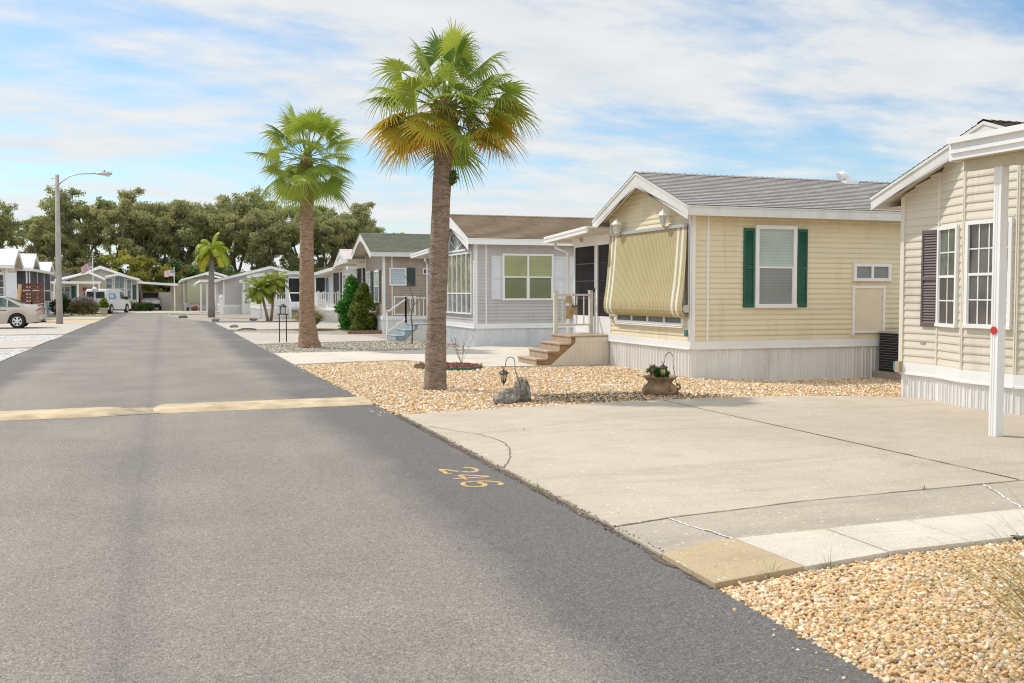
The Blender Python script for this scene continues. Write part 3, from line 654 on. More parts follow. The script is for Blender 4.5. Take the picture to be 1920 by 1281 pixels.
def window(par, fr, s0, s1, z0, z1, cols=1, hung=True, up=pane_blind, low=None, mun=(1, 1), fw=0.05, sx=1, mat=trimw, proud=0.062, rail=0.5, lowfrac=None):
    low = low or up; m = MB()
    m.fbox(fr, s0, s1, z1 - fw, z1, 0, proud); m.fbox(fr, s0 - .008, s1 + .008, z0, z0 + fw, 0, proud + .012)
    m.fbox(fr, s0, s0 + fw, z0 + fw, z1 - fw, 0, proud); m.fbox(fr, s1 - fw, s1, z0 + fw, z1 - fw, 0, proud)
    cw = (s1 - s0 - 2 * fw + fw * 0.9) / cols; zm = z0 + fw + (z1 - z0 - 2 * fw) * rail
    pu, pl = MB(), MB()
    for c in range(cols):
        a = s0 + fw + c * cw; b = a + cw - fw * 0.9
        if c: m.fbox(fr, a - fw * 0.9, a, z0 + fw, z1 - fw, 0, proud - .004)
        if hung:
            m.fbox(fr, a, b, zm - .018, zm + .018, 0, proud - .010)
            # lower sash sits a little proud, upper sash a little deeper
            for (q0, q1) in ((a, a + .018), (b - .018, b)): m.fbox(fr, q0, q1, z0 + fw, zm - .018, 0, proud - .014)
            pu.fbox(fr, a, b, zm + .018, z1 - fw, 0.003, 0.024); pl.fbox(fr, a + .018, b - .018, z0 + fw, zm - .018, 0.003, 0.030)
            spans = ((zm + .018, z1 - fw, .033), (z0 + fw, zm - .018, .039))
        else:
            pu.fbox(fr, a, b, z0 + fw, z1 - fw, 0.003, 0.026); spans = ((z0 + fw, z1 - fw, .035),)
        for (q0, q1, dd) in spans:
            for i in range(1, mun[0]):
                x = a + (b - a) * i / mun[0]; m.fbox(fr, x - .009, x + .009, q0, q1, 0.005, dd)
            for i in range(1, mun[1]):
                z = q0 + (q1 - q0) * i / mun[1]; m.fbox(fr, a, b, z - .009, z + .009, 0.005, dd - .001)
    w = m.build('window', mat, par, sx=sx)
    pu.build('pane', up, w, sx=sx)
    if hung: pl.build('pane', low, w, sx=sx)
    return w
def shutter(par, fr, s0, s1, z0, z1, mat, sx=1, pitch=0.035, plain=False):
    m = MB(); fw = min(0.035, (s1 - s0) * 0.18); zm = (z0 + z1) / 2
    for a, b, c, d in ((s0, s0 + fw, z0, z1), (s1 - fw, s1, z0, z1), (s0 + fw, s1 - fw, z0, z0 + fw * 1.6), (s0 + fw, s1 - fw, z1 - fw * 1.6, z1), (s0 + fw, s1 - fw, zm - fw * .7, zm + fw * .7)):
        m.fbox(fr, a, b, c, d, 0.016, 0.045)
    m.fbox(fr, s0 + fw * .5, s1 - fw * .5, z0 + .01, z1 - .01, 0.016, 0.022)
    ox, oy, tx, ty = fr; nx, ny = ty, -tx
    def P(a, d, z): return (ox + tx * a + nx * d, oy + ty * a + ny * d, z)
    if not plain:
        z = z0 + fw * 1.6
        while z < z1 - fw * 1.6 - pitch * .6:
            if abs(z + pitch / 2 - zm) > fw:
                m.face([P(s0 + fw, .042, z), P(s1 - fw, .042, z), P(s1 - fw, .024, z + pitch * .9), P(s0 + fw, .024, z + pitch * .9)])
                m.face([P(s0 + fw, .024, z), P(s1 - fw, .024, z), P(s1 - fw, .042, z), P(s0 + fw, .042, z)])
            z += pitch
    return m.build('shutter', mat, par, sx=sx)

class House:
    def __init__(s, label, x, y, W=3.65, L=9.0, rz=0, sx=1, wall=cream, roof=sh_grey, ze=3.2, zr=4.03, sk=0.55, og=0.25, oe=0.33, course=0.1,
                 group=None, gable=True, trim=trimw, fas=fascia_m, rake=0.30, skp=0.13, band=0.13, soff=soffit_m, skirt_mat=white_dirty, cat='house', name='park_home', zbase=-0.14):
        s.root = thing(name, label, cat, (x, y, 0), rz, group); s.W, s.L, s.sx = W, L, sx; s.ze, s.zr, s.oe, s.og, s.sk = ze, zr, oe, og, sk
        s.G = (0, W, 0, -1); s.N = (0, 0, 1, 0); s.F = (L, W, -1, 0)
        s.m = (zr - ze) / (W / 2 + oe); zu = ze + s.m * oe - 0.10; zap = zr - 0.12; s.zu = zu; s.zw = ze - 0.17
        zb = sk + band
        m = MB()
        if gable:
            siding(m, s.G, [(0, zu), (W / 2, zap), (W, zu)], zb, course)
            m.prism([(0.0, 0.0), (L, 0.0), (L, W), (0.0, W)], zb, zu)
            m.face([(0.0, 0, zu), (0.0, W / 2, zap), (0.0, W, zu)]); 
        else: m.prism([(0.05, 0.0), (L, 0.0), (L, W), (0.05, W)], zb, zu)
        siding(m, s.N, [(0, s.zw + .02), (L, s.zw + .02)], zb, course); siding(m, s.F, [(0, s.zw + .02), (L, s.zw + .02)], zb, course)
        s.b(m, 'wall', wall)
        m = MB()   # vertical corner trim
        for fr, a in ((s.N, 0), (s.F, L - .07)) + (((s.G, 0), (s.G, W - .07)) if gable else ()):
            m.fbox(fr, a, a + .07, zb, (zu if fr is s.G else s.zw), 0.0, 0.028)
        m.fbox(s.N, 0.32, 0.36, zb, s.zw, 0, 0.024); m.build_each('corner_trim', trim, s.root, sx=s.sx)
        m = MB()
        if gable: corrug(m, s.G, W, zbase, sk, skp, 1)
        corrug(m, s.N, L, zbase, sk, skp * 1.7, 2, ); corrug(m, s.F, L, zbase, sk, skp, 3)
        m.prism([(0.02, 0.02), (L - .02, 0.02), (L - .02, W - .02), (0.02, W - .02)], zbase, sk)
        s.b(m, 'skirting', skirt_mat)
        m = MB()
        for fr, a in ((s.G, W), (s.N, L), (s.F, L)):
            if fr is s.G and not gable: continue
            m.fbox(fr, -.036 if fr is s.G else 0, a + (.036 if fr is s.G else 0), sk, zb, 0.0, 0.034); m.fbox(fr, 0, a, sk - .02, sk, 0, 0.045)
        s.b(m, 'skirting_band', trim)
        # roof: stepped shingle courses on both slopes
        m = MB(); run = W / 2 + oe; sl = math.hypot(run, zr - ze); n = int(sl / 0.105)
        for side in (0, 1):
            for k in range(n):
                def Q(x_, t, up):
                    yy = -oe - .02 + (run + .02) * t; zz_ = ze + (zr - ze) * t + up
                    return (x_, yy if side == 0 else W - yy, zz_)
                t0, t1 = k / n, (k + 1) / n; x0, x1 = -og - .05, L + .3
                q = [Q(x0, t0, .012), Q(x1, t0, .012), Q(x1, t1, .002), Q(x0, t1, .002)]; uv = [(x0, t0 * sl), (x1, t0 * sl), (x1, t1 * sl), (x0, t1 * sl)]
                if side: q.reverse(); uv.reverse()
                m.face(q, 0, uv)
                q = [Q(x0, t0, .0), Q(x1, t0, .0), Q(x1, t0, .012), Q(x0, t0, .012)]
                if side: q.reverse()
                m.face(q, 0, [(0, 0)] * 4)
        for k in range(int((L + og) / 0.14)):   # ridge caps
            x0 = -og - .05 + k * .14
            for sg in (-1, 1):
                m.face([(x0, W / 2, zr + .022), (x0 + .15, W / 2, zr + .012), (x0 + .15, W / 2 + sg * .11, zr + .012 - .11 * s.m), (x0, W / 2 + sg * .11, zr + .022 - .11 * s.m)][::sg], 0, [(x0, 0), (x0 + .15, 0), (x0 + .15, .1), (x0, .1)][::sg])
        s.b(m, 'roof', roof)
        # underside: sloping deck at the gable, level soffit along the eaves
        m = MB()
        for sg in (0, 1):
            f = (lambda y_: y_) if sg == 0 else (lambda y_: W - y_)
            ya, yb = -oe, W / 2; za, zb_ = ze, zr
            m.hexa([(-og, f(ya), za - .08), (L + .25, f(ya), za - .08), (L + .25, f(yb), zb_ - .08), (-og, f(yb), zb_ - .08), (-og, f(ya), za - .004), (L + .25, f(ya), za - .004), (L + .25, f(yb), zb_ - .004), (-og, f(yb), zb_ - .004)])
            y0_, y1_ = sorted((f(-oe + .01), f(0))); m.box(0.0, L + .2, y0_, y1_, s.zw + .0, s.zw + .02)
        s.b(m, 'soffit', soff)
        m = MB()
        for sg in (0, 1):
            f = (lambda y_: y_) if sg == 0 else (lambda y_: W - y_)
            y0_, y1_ = sorted((f(-oe - .015), f(-oe + .012))); m.box(-og + .001, L + .25, y0_, y1_, s.zw - .015, ze - .006)
            y0_, y1_ = sorted((f(-oe - .030), f(-oe - .015))); m.box(-og + .001, L + .25, y0_, y1_, ze - .03, ze - .006)
            for (xa, xb, tp, dp) in ((-og - .03, -og, -.004, rake), (-og - .045, -og - .03, -.004, .05), (-og - .038, -og - .03, -rake + .035, .0)):
                if dp == 0: dp = rake
                P = [(f(-oe - .03), ze + tp), (f(W / 2), zr + tp), (f(W / 2), zr - dp), (f(-oe - .03), max(ze - dp, s.zw - .02))]
                m.hexa([(xa, P[3][0], P[3][1]), (xb, P[3][0], P[3][1]), (xb, P[2][0], P[2][1]), (xa, P[2][0], P[2][1]), (xa, P[0][0], P[0][1]), (xb, P[0][0], P[0][1]), (xb, P[1][0], P[1][1]), (xa, P[1][0], P[1][1])])
        s.b(m, 'fascia', fas)
    def b(s, m, name, mat, par=None, **k): return m.build(name, mat, par or s.root, sx=s.sx, **k)
    def win(s, fr, *a, **k): return window(s.root, fr, *a, sx=s.sx, **k)
    def shut(s, fr, *a, **k): return shutter(s.root, fr, *a, sx=s.sx, **k)
    def porch(s, y0, y1, xr=-0.45, depth=5.0, z0=3.03, z1=2.93, xw=0.12, zf=0.62, panels=(), scr=screen_m, door=None, th=0.12, fasc=trimw):
        """side porch under a sloping pan roof, screened towards the road"""
        m = MB(); x1 = xr + depth
        m.hexa([(xr, y0, z0 - .02), (x1, y0, z0 - .02), (x1, y1, z1 - .02), (xr, y1, z1 - .02), (xr, y0, z0), (x1, y0, z0), (x1, y1, z1), (xr, y1, z1)])
        s.b(m, 'porch_ceiling', soffit_m)
        m = MB(); e = .002
        def edge(xa, xb, ya, yb, za, zb_):
            m.hexa([(xa, ya, za - th), (xb, ya, za - th), (xb, yb, zb_ - th), (xa, yb, zb_ - th), (xa, ya, za + .025), (xb, ya, za + .025), (xb, yb, zb_ + .025), (xa, yb, zb_ + .025)])
        edge(xr - .05, xr - e, y0, y1, z0, z1); edge(xr - .075, xr - .05, y0, y1, z0, z1) if False else None
        m.hexa([(xr - .065, y0, z0 - .035), (xr - .05, y0, z0 - .035), (xr - .05, y1, z1 - .035), (xr - .065, y1, z1 - .035), (xr - .065, y0, z0 + .025), (xr - .05, y0, z0 + .025), (xr - .05, y1, z1 + .025), (xr - .065, y1, z1 + .025)])
        m.box(xr - .05, x1, y1 + e, y1 + .06, z1 - th, z1 + .025)
        m.hexa([(xr, y0, z0 + e), (x1, y0, z0 + e), (x1, y1, z1 + e), (xr, y1, z1 + e), (xr, y0, z0 + .02), (x1, y0, z0 + .02), (x1, y1, z1 + .02), (xr, y1, z1 + .02)])
        s.b(m, 'porch_roof', fasc)
        fr = (xw, y1 - .25, 0, -1); Lw = y1 - .25 - s.W
        m = MB(); m.fbox(fr, 0, Lw, 2.74, 2.92, -.03, 0.02); m.fbox(fr, 0, Lw, -.12, zf, -.03, -.0); m.build_each('porch_wall', fasc, s.root, sx=s.sx)
        for (a, b, kind) in panels:   # s measured from the far corner
            f = MB(); f.fbox(fr, a, a + .055, zf, 2.74, -.02, .03); f.fbox(fr, b - .055, b, zf, 2.74, -.02, .03); f.fbox(fr, a + .055, b - .055, 2.69, 2.74, -.02, .028)
            f.fbox(fr, a + .055, b - .055, zf, zf + .40, -.02, .012)
            w = s.b(f, 'screen_door' if kind == 'door' else 'screen_panel', fasc)
            q = MB(); q.fbox(fr, a + .055, b - .055, zf + .40, 2.69, -.012, -.004); s.b(q, 'screen', scr, w)
            q = MB()
            for k in range(1, 4): zz_ = zf + .40 + (2.29 - zf) * k / 4; q.fbox(fr, a + .055, b - .055, zz_ - .010, zz_ + .010, -.004, .006)
            if kind == 'door': q.fbox(fr, a + .055, a + .09, zf + .4, 2.69, -.004, .010); q.fbox(fr, b - .09, b - .055, zf + .4, 2.69, -.004, .010)
            q.build_each('crossbar', plastic_blk if kind != 'door' else simple_grey, w, sx=s.sx)
            if kind == 'door':
                q = MB(); q.fbox(fr, b - .045, b - .015, 1.62, 1.70, .03, .07); s.b(q, 'handle', blackm, w)
simple_grey = simple('brown_grey_frame', (0.10, 0.085, 0.075), 0.5, 0.1, 5)

HG = 'park homes along the right side of the road'
# ---- cream home --------------------------------------------------------
H1 = House('cream sided park home with green shutters, striped awning and grey shingle roof', 9.33, 16.8, 3.62, 9.0, wall=cream, roof=sh_grey, fas=fascia_m, group=HG)
gx = 9.33
H1.win(H1.N, 10.68 - gx, 11.60 - gx, 1.31, 2.89, up=pane_blind, low=pane_blind_low, fw=.075, rail=.49)
H1.shut(H1.N, 10.43 - gx, 10.66 - gx, 1.32, 2.83, green_sh); H1.shut(H1.N, 11.62 - gx, 11.85 - gx, 1.32, 2.83, green_sh)
H1.win(H1.N, 12.93 - gx, 13.82 - gx, 1.83, 2.18, cols=2, hung=False, up=pane_blind_low, fw=.06)
m = MB(); f_ = H1.N; a, b = 12.92 - gx, 13.70 - gx
for q in ((a, a + .05, .75, 1.74), (b - .05, b, .80, 1.74), (a + .05, b - .05, 1.69, 1.74), (a + .05, b - .05, .80, .84)): m.fbox(f_, *q, 0, .045)
hp = H1.b(m, 'access_panel', trimw); m = MB(); m.fbox(f_, a + .05, b - .05, .84, 1.69, 0, .03); H1.b(m, 'panel_door', simple('cream_panel', (0.72, 0.63, 0.46), .5, .03), hp)
m = MB()
for zz_ in (1.0, 1.25, 1.5): m.fbox(f_, b - .075, b - .055, zz_, zz_ + .03, .03, .045); m.fbox(f_, a + .055, a + .075, zz_, zz_ + .03, .03, .045)
m.build_each('latch', alu, hp)
# window strip below the awning
H1.win(H1.G, 0.42, 3.40, 0.96, 2.62, cols=4, hung=False, up=pane_greendark, fw=.06)
m = MB(); m.fbox(H1.G, .42, 3.40, .93, .952, .0, .075); H1.b(m, 'window_sill', trimw)
# awning: striped fabric bellying out and tucked under
aw = MB(); prof = [(.07, 2.83), (.085, 2.60), (.105, 2.3), (.13, 2.0), (.155, 1.75), (.185, 1.55), (.205, 1.42), (.21, 1.34), (.205, 1.26), (.18, 1.19), (.14, 1.145), (.09, 1.125)]
NS = 60
for i in range(NS):
    for (d0, z0), (d1, z1) in zip(prof[:-1], prof[1:]):
        def Pq(k, d, z):
            u = k / NS; fl = (2.83 - z) * .055; sc_ = 0.004 * abs(math.sin(u * 30 * math.pi)); return (-d - sc_, 3.52 - (3.47 + fl) * u, z - .035 * (1 - u) * 0 )
        aw.face([Pq(i, d0, z0), Pq(i, d1, z1), Pq(i + 1, d1, z1), Pq(i + 1, d0, z0)])
a_root = H1.b(aw, 'awning', awn_m, smooth=True)
m = MB()   # scalloped tuck, side cheeks, roller and arms
m.bar((-.07, .10, 2.86), (-.07, 3.50, 2.86), .07, .06); H1.b(m, 'roller', alu, a_root)
m = MB(); m.bar((-.045, .05, 2.80), (-.05, .03, 1.22), .03, .05); m.bar((-.045, 3.55, 2.80), (-.05, 3.55, 1.22), .03, .05)
[q_.build('arm', alu, a_root) for q_ in m.pieces()]; m = MB(); m.lathe([(.0, -.012), (.075, -.012), (.075, .012), (.0, .012)], (-.12, -.015, 1.30), 16, axis='y'); H1.b(m, 'crank_cover', alu, a_root)
def coach_lamp(H, y, z):
    m = MB(); m.lathe([(.055, -.02), (.062, 0), (.05, .015)], (-.02, y, z - .1), 14, axis='x'); m.tube([(-.03, y, z - .1), (-.12, y, z - .13), (-.17, y, z - .07)], .022, 8)
    L_ = H.b(m, 'wall_lamp', lampbrown, smooth=True)
    m = MB(); c = (-.17, y, z)
    m.lathe([(.045, -.05), (.05, -.04), (.085, .11), (.08, .115)], c, 6); H.b(m, 'lamp_glass', glasswhite, L_)
    m = MB(); m.lathe([(.125, .11), (.128, .125), (.09, .155), (.055, .195), (.03, .21), (.018, .235), (.006, .25)], c, 6)
    for k in range(6):
        t = 2 * math.pi * k / 6; m.bar((c[0] + .052 * math.cos(t), y + .052 * math.sin(t), z - .045), (c[0] + .088 * math.cos(t), y + .088 * math.sin(t), z + .112), .009)
    m.lathe([(.035, -.07), (.055, -.05), (.05, -.04)], c, 6); H.b(m, 'lamp_cap', trimw, L_)
coach_lamp(H1, 19.75 - 16.8, 2.93); coach_lamp(H1, 17.62 - 16.8, 2.97)
H1.porch(3.78, 6.35, xr=-.47, z0=3.04, z1=2.93, xw=.13, zf=.66, panels=((0.12, 1.42, 'door'), (1.46, 2.30, 'panel')))
m = MB(); m.tube([(-.25, 6.30, 2.80), (-.25, 6.30, 2.70), (.02, 6.16, 2.58), (.02, 6.16, .1)], .04, 8); H1.b(m, 'downspout', trimw, smooth=True)
m = MB(); m.lathe([(.045, -.05), (.06, .02), (.02, .06)], (-.10, 5.05, 2.83), 8); H1.b(m, 'porch_light', simple('brass_fixture', (.55, .42, .22), .4), smooth=True)
m = MB(); m.tube([(14.1 - gx, 1.75, 3.9), (14.1 - gx, 1.75, 4.06), (14.08 - gx, 1.75, 4.13), (13.98 - gx, 1.75, 4.15), (13.90 - gx, 1.75, 4.11)], [.08, .08, .085, .09, .095], 14); m.box(13.93 - gx, 14.27 - gx, 1.58, 1.92, 3.86, 4.02); H1.b(m, 'roof_vent', trimw, smooth='auto')
m = MB(); m.fbox(H1.G, 3.50, 3.56, .78, .9, .02, .08); H1.b(m, 'outlet_box', simple('teal_box', (.06, .22, .22), .4))
m = MB(); m.fbox(H1.G, 0.10, 0.17, 1.02, 1.10, .02, .07); H1.b(m, 'hose_bib', alu)

# steps and landing of the cream home
def entry_steps(label, cat, x_top, x_end, y0, y1, zt, n, run, mtread, mside, mpanel, name='entry_steps', skirt=True):
    t = thing(name, label, cat, (x_end, (y0 + y1) / 2, 0)); ox, oy = x_end, (y0 + y1) / 2
    y0 -= oy; y1 -= oy; xt, xe = x_top - ox, 0.0; rise = zt / (n + 1)
    m = MB(); m.box(xt - .02, xe, y0 - .02, y1, zt - .035, zt); m.build('landing', mtread, t, bevel=.006)
    for k in range(1, n + 1):
        a = xt - run * k; z = zt - rise * k
        m = MB(); m.box(a - .02, a + run, y0 - .02, y1, z - .035, z); m.box(a, a + .02, y0, y1, z - rise if k < n else -.02, z - .035); m.build('step', mtread, t, bevel=.006)
    m = MB(); m.box(xt, xt + .02, y0, y1, zt - rise, zt - .035); m.build('riser', mtread, t)
    m = MB(); pr = [(xt - run * n + .02, -.05)]
    for k in range(n, 0, -1): a = xt - run * k; z = zt - rise * k - .036; pr += [(a + .02, z), (a + run + (.018), z)]
    pr += [(xt + .02, zt - .036), (xe, zt - .036), (xe, -.05)]
    for ya, yb in ((y0 + .005, y0 + .025), (y1 - .03, y1 - .01)):
        i = len(m.v); nn = len(pr); m.v += [(p[0], ya, p[1]) for p in pr] + [(p[0], yb, p[1]) for p in pr]
        m.f.append(tuple(range(i, i + nn))); m.mi.append(0); m.f.append(tuple(reversed(range(i + nn, i + 2 * nn)))); m.mi.append(0)
        for j in range(nn): m.f.append((i + j, i + nn + j, i + nn + (j + 1) % nn, i + (j + 1) % nn)); m.mi.append(0)
    m.build_each('stringer', mside, t)
    if skirt:
        m = MB(); x0p = xt - run * n + .25; pts = [(x0p, -.05), (xe, -.05), (xe, zt - .04), (xt + .10, zt - .04), (xt + .10, zt - .16)]
        i = len(m.v); m.v += [(p[0], y0 - .022, p[1]) for p in pts] + [(p[0], y0 + .003, p[1]) for p in pts]; nn = len(pts)
        m.f.append(tuple(range(i, i + nn))); m.mi.append(0)
        for j in range(nn): m.f.append((i + j, i + nn + j, i + nn + (j + 1) % nn, i + (j + 1) % nn)); m.mi.append(0)
        s_ = x0p + .1
        while s_ < xe - .05:
            tz = min(zt - .13, -.05 + (s_ - x0p) * (zt - .11) / (xt + .10 - x0p)); m.box(s_, s_ + .018, y0 - .030, y0 - .0225, -.04, tz - .02); s_ += .11
        m.box(xt + .1, xe, y0 - .034, y0 - .023, zt - .14, zt - .045); m.build('side_panel', mpanel, t)
    return t
es = entry_steps('tan carpeted steps with cream side panel climbing to the cream home screened porch', 'steps', 8.42, 9.42, 20.5, 21.68, .66, 3, .27, deckwood, deckside, simple('cream_panel2', (.70, .63, .52), .5, .06))
def railing(par, p, q, z0, z1, n, mat, post=.085, name='railing', top=.05, cap=True, picket=.025):
    m = MB(); p = Vector(p); q = Vector(q)
    for c in (p, q):
        m.box(c.x - post / 2, c.x + post / 2, c.y - post / 2, c.y + post / 2, c.z + 0, c.z + z1 - z0 + .04)
        if cap: m.box(c.x - post * .62, c.x + post * .62, c.y - post * .62, c.y + post * .62, c.z + z1 - z0 + .04, c.z + z1 - z0 + .065)
    m.bar(p + Vector((0, 0, z1 - z0 - .04)), q + Vector((0, 0, z1 - z0 - .04)), .05, top); m.bar(p + Vector((0, 0, .20)), q + Vector((0, 0, .20)), .04, .04)
    for k in range(1, n + 1):
        c = p.lerp(q, k / (n + 1)); m.box(c.x - picket / 2, c.x + picket / 2, c.y - picket / 2, c.y + picket / 2, c.z + .20, c.z + z1 - z0 - .06)
    return m.build(name, mat, par)
railing(es, (8.49 - 9.42, 21.60 - 21.09, .66), (9.37 - 9.42, 21.60 - 21.09, .66), 0, .93, 4, rail_m)
t = thing('hanging_planter', 'tan wooden planter with a small fern hung on the porch railing', 'planter', (8.86, 21.52, 1.0))
m = MB(); m.box(-.16, .0, -.06, .0, 0, .30); m.box(-.02, .10, -.10, -.0, .10, .26); m.box(-.17, -.02, -.055, -.01, .36, .52); m.build('planter_box', simple('tan_wood', (.46, .33, .19), .7, .2, 8), t)
m = MB()
for k in range(16):
    a_ = random.uniform(0, 6.28); r_ = random.uniform(.06, .15); m.face([(.05, -.05, .26), (.05 + r_ * math.cos(a_), -.05 + r_ * math.sin(a_), .26 + random.uniform(.02, .12)), (.05 + r_ * math.cos(a_ + .3), -.05 + r_ * math.sin(a_ + .3), .28)])
m.build('foliage', simple('fern_green', (.12, .20, .04), .6, .2, 10), t)
m = MB(); m.tube([(-.01, -.03, .30), (-.01, .0, .56), (-.01, .05, .58)], .006, 6); m.lathe([(.0, -.0), (.03, .02), (.03, .07), (.0, .09)], (.02, -.04, .30), 8); m.build('hook', trimw, t)

# air conditioner beside it
t = thing('air_conditioner', 'dark grille air conditioner on a concrete pad behind the cream home', 'air conditioner', (13.92, 16.35, -.1))
m = MB(); m.box(-.5, .6, -.45, .40, 0, .14); m.build('pad', conc_grey, t)
m = MB(); m.box(-.40, .5, -.32, .34, .15, .90); m.build('coil', ac_dark, t)
m = MB()
for k in range(7): m.box(-.405 + k * .15, -.393 + k * .15, -.335, -.325, .2, .86); 
for k in range(14): m.box(-.41, .5, -.338, -.328, .2 + k * .05, .206 + k * .05); m.box(-.412, -.404, -.33, .34, .2 + k * .05, .206 + k * .05)
m.build('guard', simple('grey_wire', (.28, .28, .28), .4), t)
m = MB()
m.box(-.42, -.39, -.345, -.315, .15, .90); m.box(-.42, .52, -.345, .35, .90, .94); m.box(-.42, .52, -.345, -.32, .14, .19); m.build('casing', simple('ac_beige', (.50, .47, .42), .5), t)

# ---- beige home at the right edge ------------------------------------------
H3 = House('beige sided park home at the right edge with bay windows and mauve shutters', 10.72, 8.96, 3.76, 9.0, wall=beige, roof=sh_dark, ze=3.08, zr=3.90, sk=.38, band=.15, og=.28, oe=.36, gable=False, rake=.24, skp=.12, group=HG, zbase=-.06)
P3 = [(0, 3.76), (0, 2.99), (-.25, 2.24), (-.25, 1.31), (0, .59), (0, 0)]
mW, mS, mB, mT = MB(), MB(), MB(), MB(); FR3 = []
def z3(y): return H3.zr - .13 - abs(y - 1.88) * H3.m
for i in range(5):
    (xa, ya), (xb, yb) = P3[i], P3[i + 1]; Ls = math.hypot(xb - xa, yb - ya); fr = (xa, ya, (xb - xa) / Ls, (yb - ya) / Ls); FR3.append((fr, Ls))
    top = [(0, z3(ya))] + ([((ya - 1.88) / (ya - yb) * Ls, z3(1.88))] if yb < 1.88 < ya else []) + [(Ls, z3(yb))]
    siding(mW, fr, top, .53, .115, dd=.004); corrug(mS, fr, Ls, -.06, .38, .12, i + 5); mB.fbox(fr, -.005, Ls + .005, .38, .53, .0, .034); mB.fbox(fr, 0, Ls, .355, .38, 0, .045)
    mT.fbox(fr, Ls - .018, Ls, .53, z3(yb) - .02, .0, .034); mT.fbox(fr, 0, .018, .53, z3(ya) - .02, .0, .033)
mW.prism([(0.04, .02)] + [(p[0] + .012, p[1]) for p in reversed(P3[1:-1])] + [(.04, 3.74)], .5, 3.0)
mT.fbox(FR3[0][0], -.03, .05, .53, z3(3.76) - .02, 0, .036)
H3.b(mW, 'gable_wall', beige); H3.b(mS, 'gable_skirting', white_dirty); H3.b(mB, 'gable_band', trimw); H3.b(mT, 'trim_strip', soffit_m)
fA, fB, fC, fD = FR3[0][0], FR3[1][0], FR3[2][0], FR3[3][0]
H3.shut(fA, .44, .785, 1.10, 2.52, mauve_sh, pitch=.04)
H3.win(fB, .03, FR3[1][1] - .13, 1.11, 2.55, up=pane_greendark, low=pane_dark, mun=(2, 2), fw=.05, proud=.06)
H3.win(fC, .06, FR3[2][1] - .06, 1.12, 2.58, up=pane_curtain, low=pane_curtain, mun=(4, 2), fw=.055, proud=.06)
H3.win(fD, .12, FR3[3][1] - .03, 1.11, 2.55, up=pane_dark, mun=(2, 2), fw=.05, proud=.06)
m = MB(); m.fbox(fC, .72, .86, 1.20, 1.31, .03, .040); pl = H3.b(m, 'number_plate', simple('plate_white', (.72, .74, .68), .4))
m = MB()
def plate_letters(fr, s0, z0, w, h, strokes, mat, par, d=.043):
    mm = MB()
    for (x0, y0, x1, y1, th) in strokes:
        ox, oy, tx, ty = fr; nx, ny = ty, -tx
        def P(a, z): return (ox + tx * (s0 + a * w) + nx * d, oy + ty * (s0 + a * w) + ny * d, z0 + z * h)
        mm.bar(P(x0, y0), P(x1, y1), th * w, .003, up=(nx, ny, 0))
    return mm.build('lettering', mat, par)
plate_letters(fC, .785, 1.22, .07, .055, [(0, 1, .26, 1, .07), (.13, 0, .13, 1, .07), (.40, 0, .40, 1, .07), (.40, 1, .62, 1, .07), (.40, .5, .58, .5, .07), (.74, 1, 1, 1, .07), (1, 1, .74, 0, .07), (.74, 0, 1, 0, .07)], simple('plate_green', (.02, .05, .03), .5), pl)
m = MB(); m.fbox(fC, .735, .775, 1.215, 1.235, .0405, .0425); m.fbox(fC, .752, .785, 1.24, 1.262, .0405, .0425); H3.b(m, 'plate_orange', redlight, pl)
m = MB(); m.fbox(fA, .42, .52, .84, .87, .015, .03); H3.b(m, 'wall_vent', simple('taupe_plastic', (.42, .37, .33), .5))
t_ = MB(); t_.fbox(fA, -.10, -.03, .40, .53, -.02, .07); H3.b(t_, 'outlet_box', simple('teal_box2', (.06, .26, .28), .4))
t_ = MB(); t_.fbox(fA, -.03, .06, .38, .55, .036, .10); H3.b(t_, 'cable_box', simple('tan_box', (.40, .33, .22), .6))
m = MB(); yg = 1.88; m.face([(-.285, yg + .55, 3.42), (-.285, yg - .75, 3.40), (-.285, yg, 3.66)]); H3.b(m, 'gable_panel', white)
# carport roof on its posts
cr0 = 8.50 - 10.72
m = MB(); ya, yb, xe = -4.2, .34, 10.38 - 10.72
m.box(cr0 + .005, xe, ya, yb - .005, 3.10, 3.14); m.box(xe + .002, 4.5, ya, -.42, 3.10, 3.14); H3.b(m, 'carport_ceiling', simple('tan_pan_ceiling', (.58, .51, .38), .5, .05))
m = MB()
m.box(cr0 - .03, cr0, ya, yb, 3.10, 3.17); m.box(cr0 - .055, cr0, ya, yb, 3.17, 3.21); m.box(cr0 - .02, cr0, ya, yb, 3.21, 3.28); m.box(cr0 - .085, cr0, ya, yb + .02, 3.28, 3.345)
m.box(cr0, xe, ya, yb, 3.145, 3.22); m.box(xe + .002, 4.5, ya, -.42, 3.145, 3.22); m.box(cr0 - .03, xe, yb, yb + .03, 3.09, 3.32)
H3.b(m, 'carport_roof', trimw)
m = MB(); m.box(8.62 - 10.72, 8.72 - 10.72, -4.3, .30, 2.98, 3.098); H3.b(m, 'carport_beam', simple('beige_beam', (.52, .45, .32), .5))
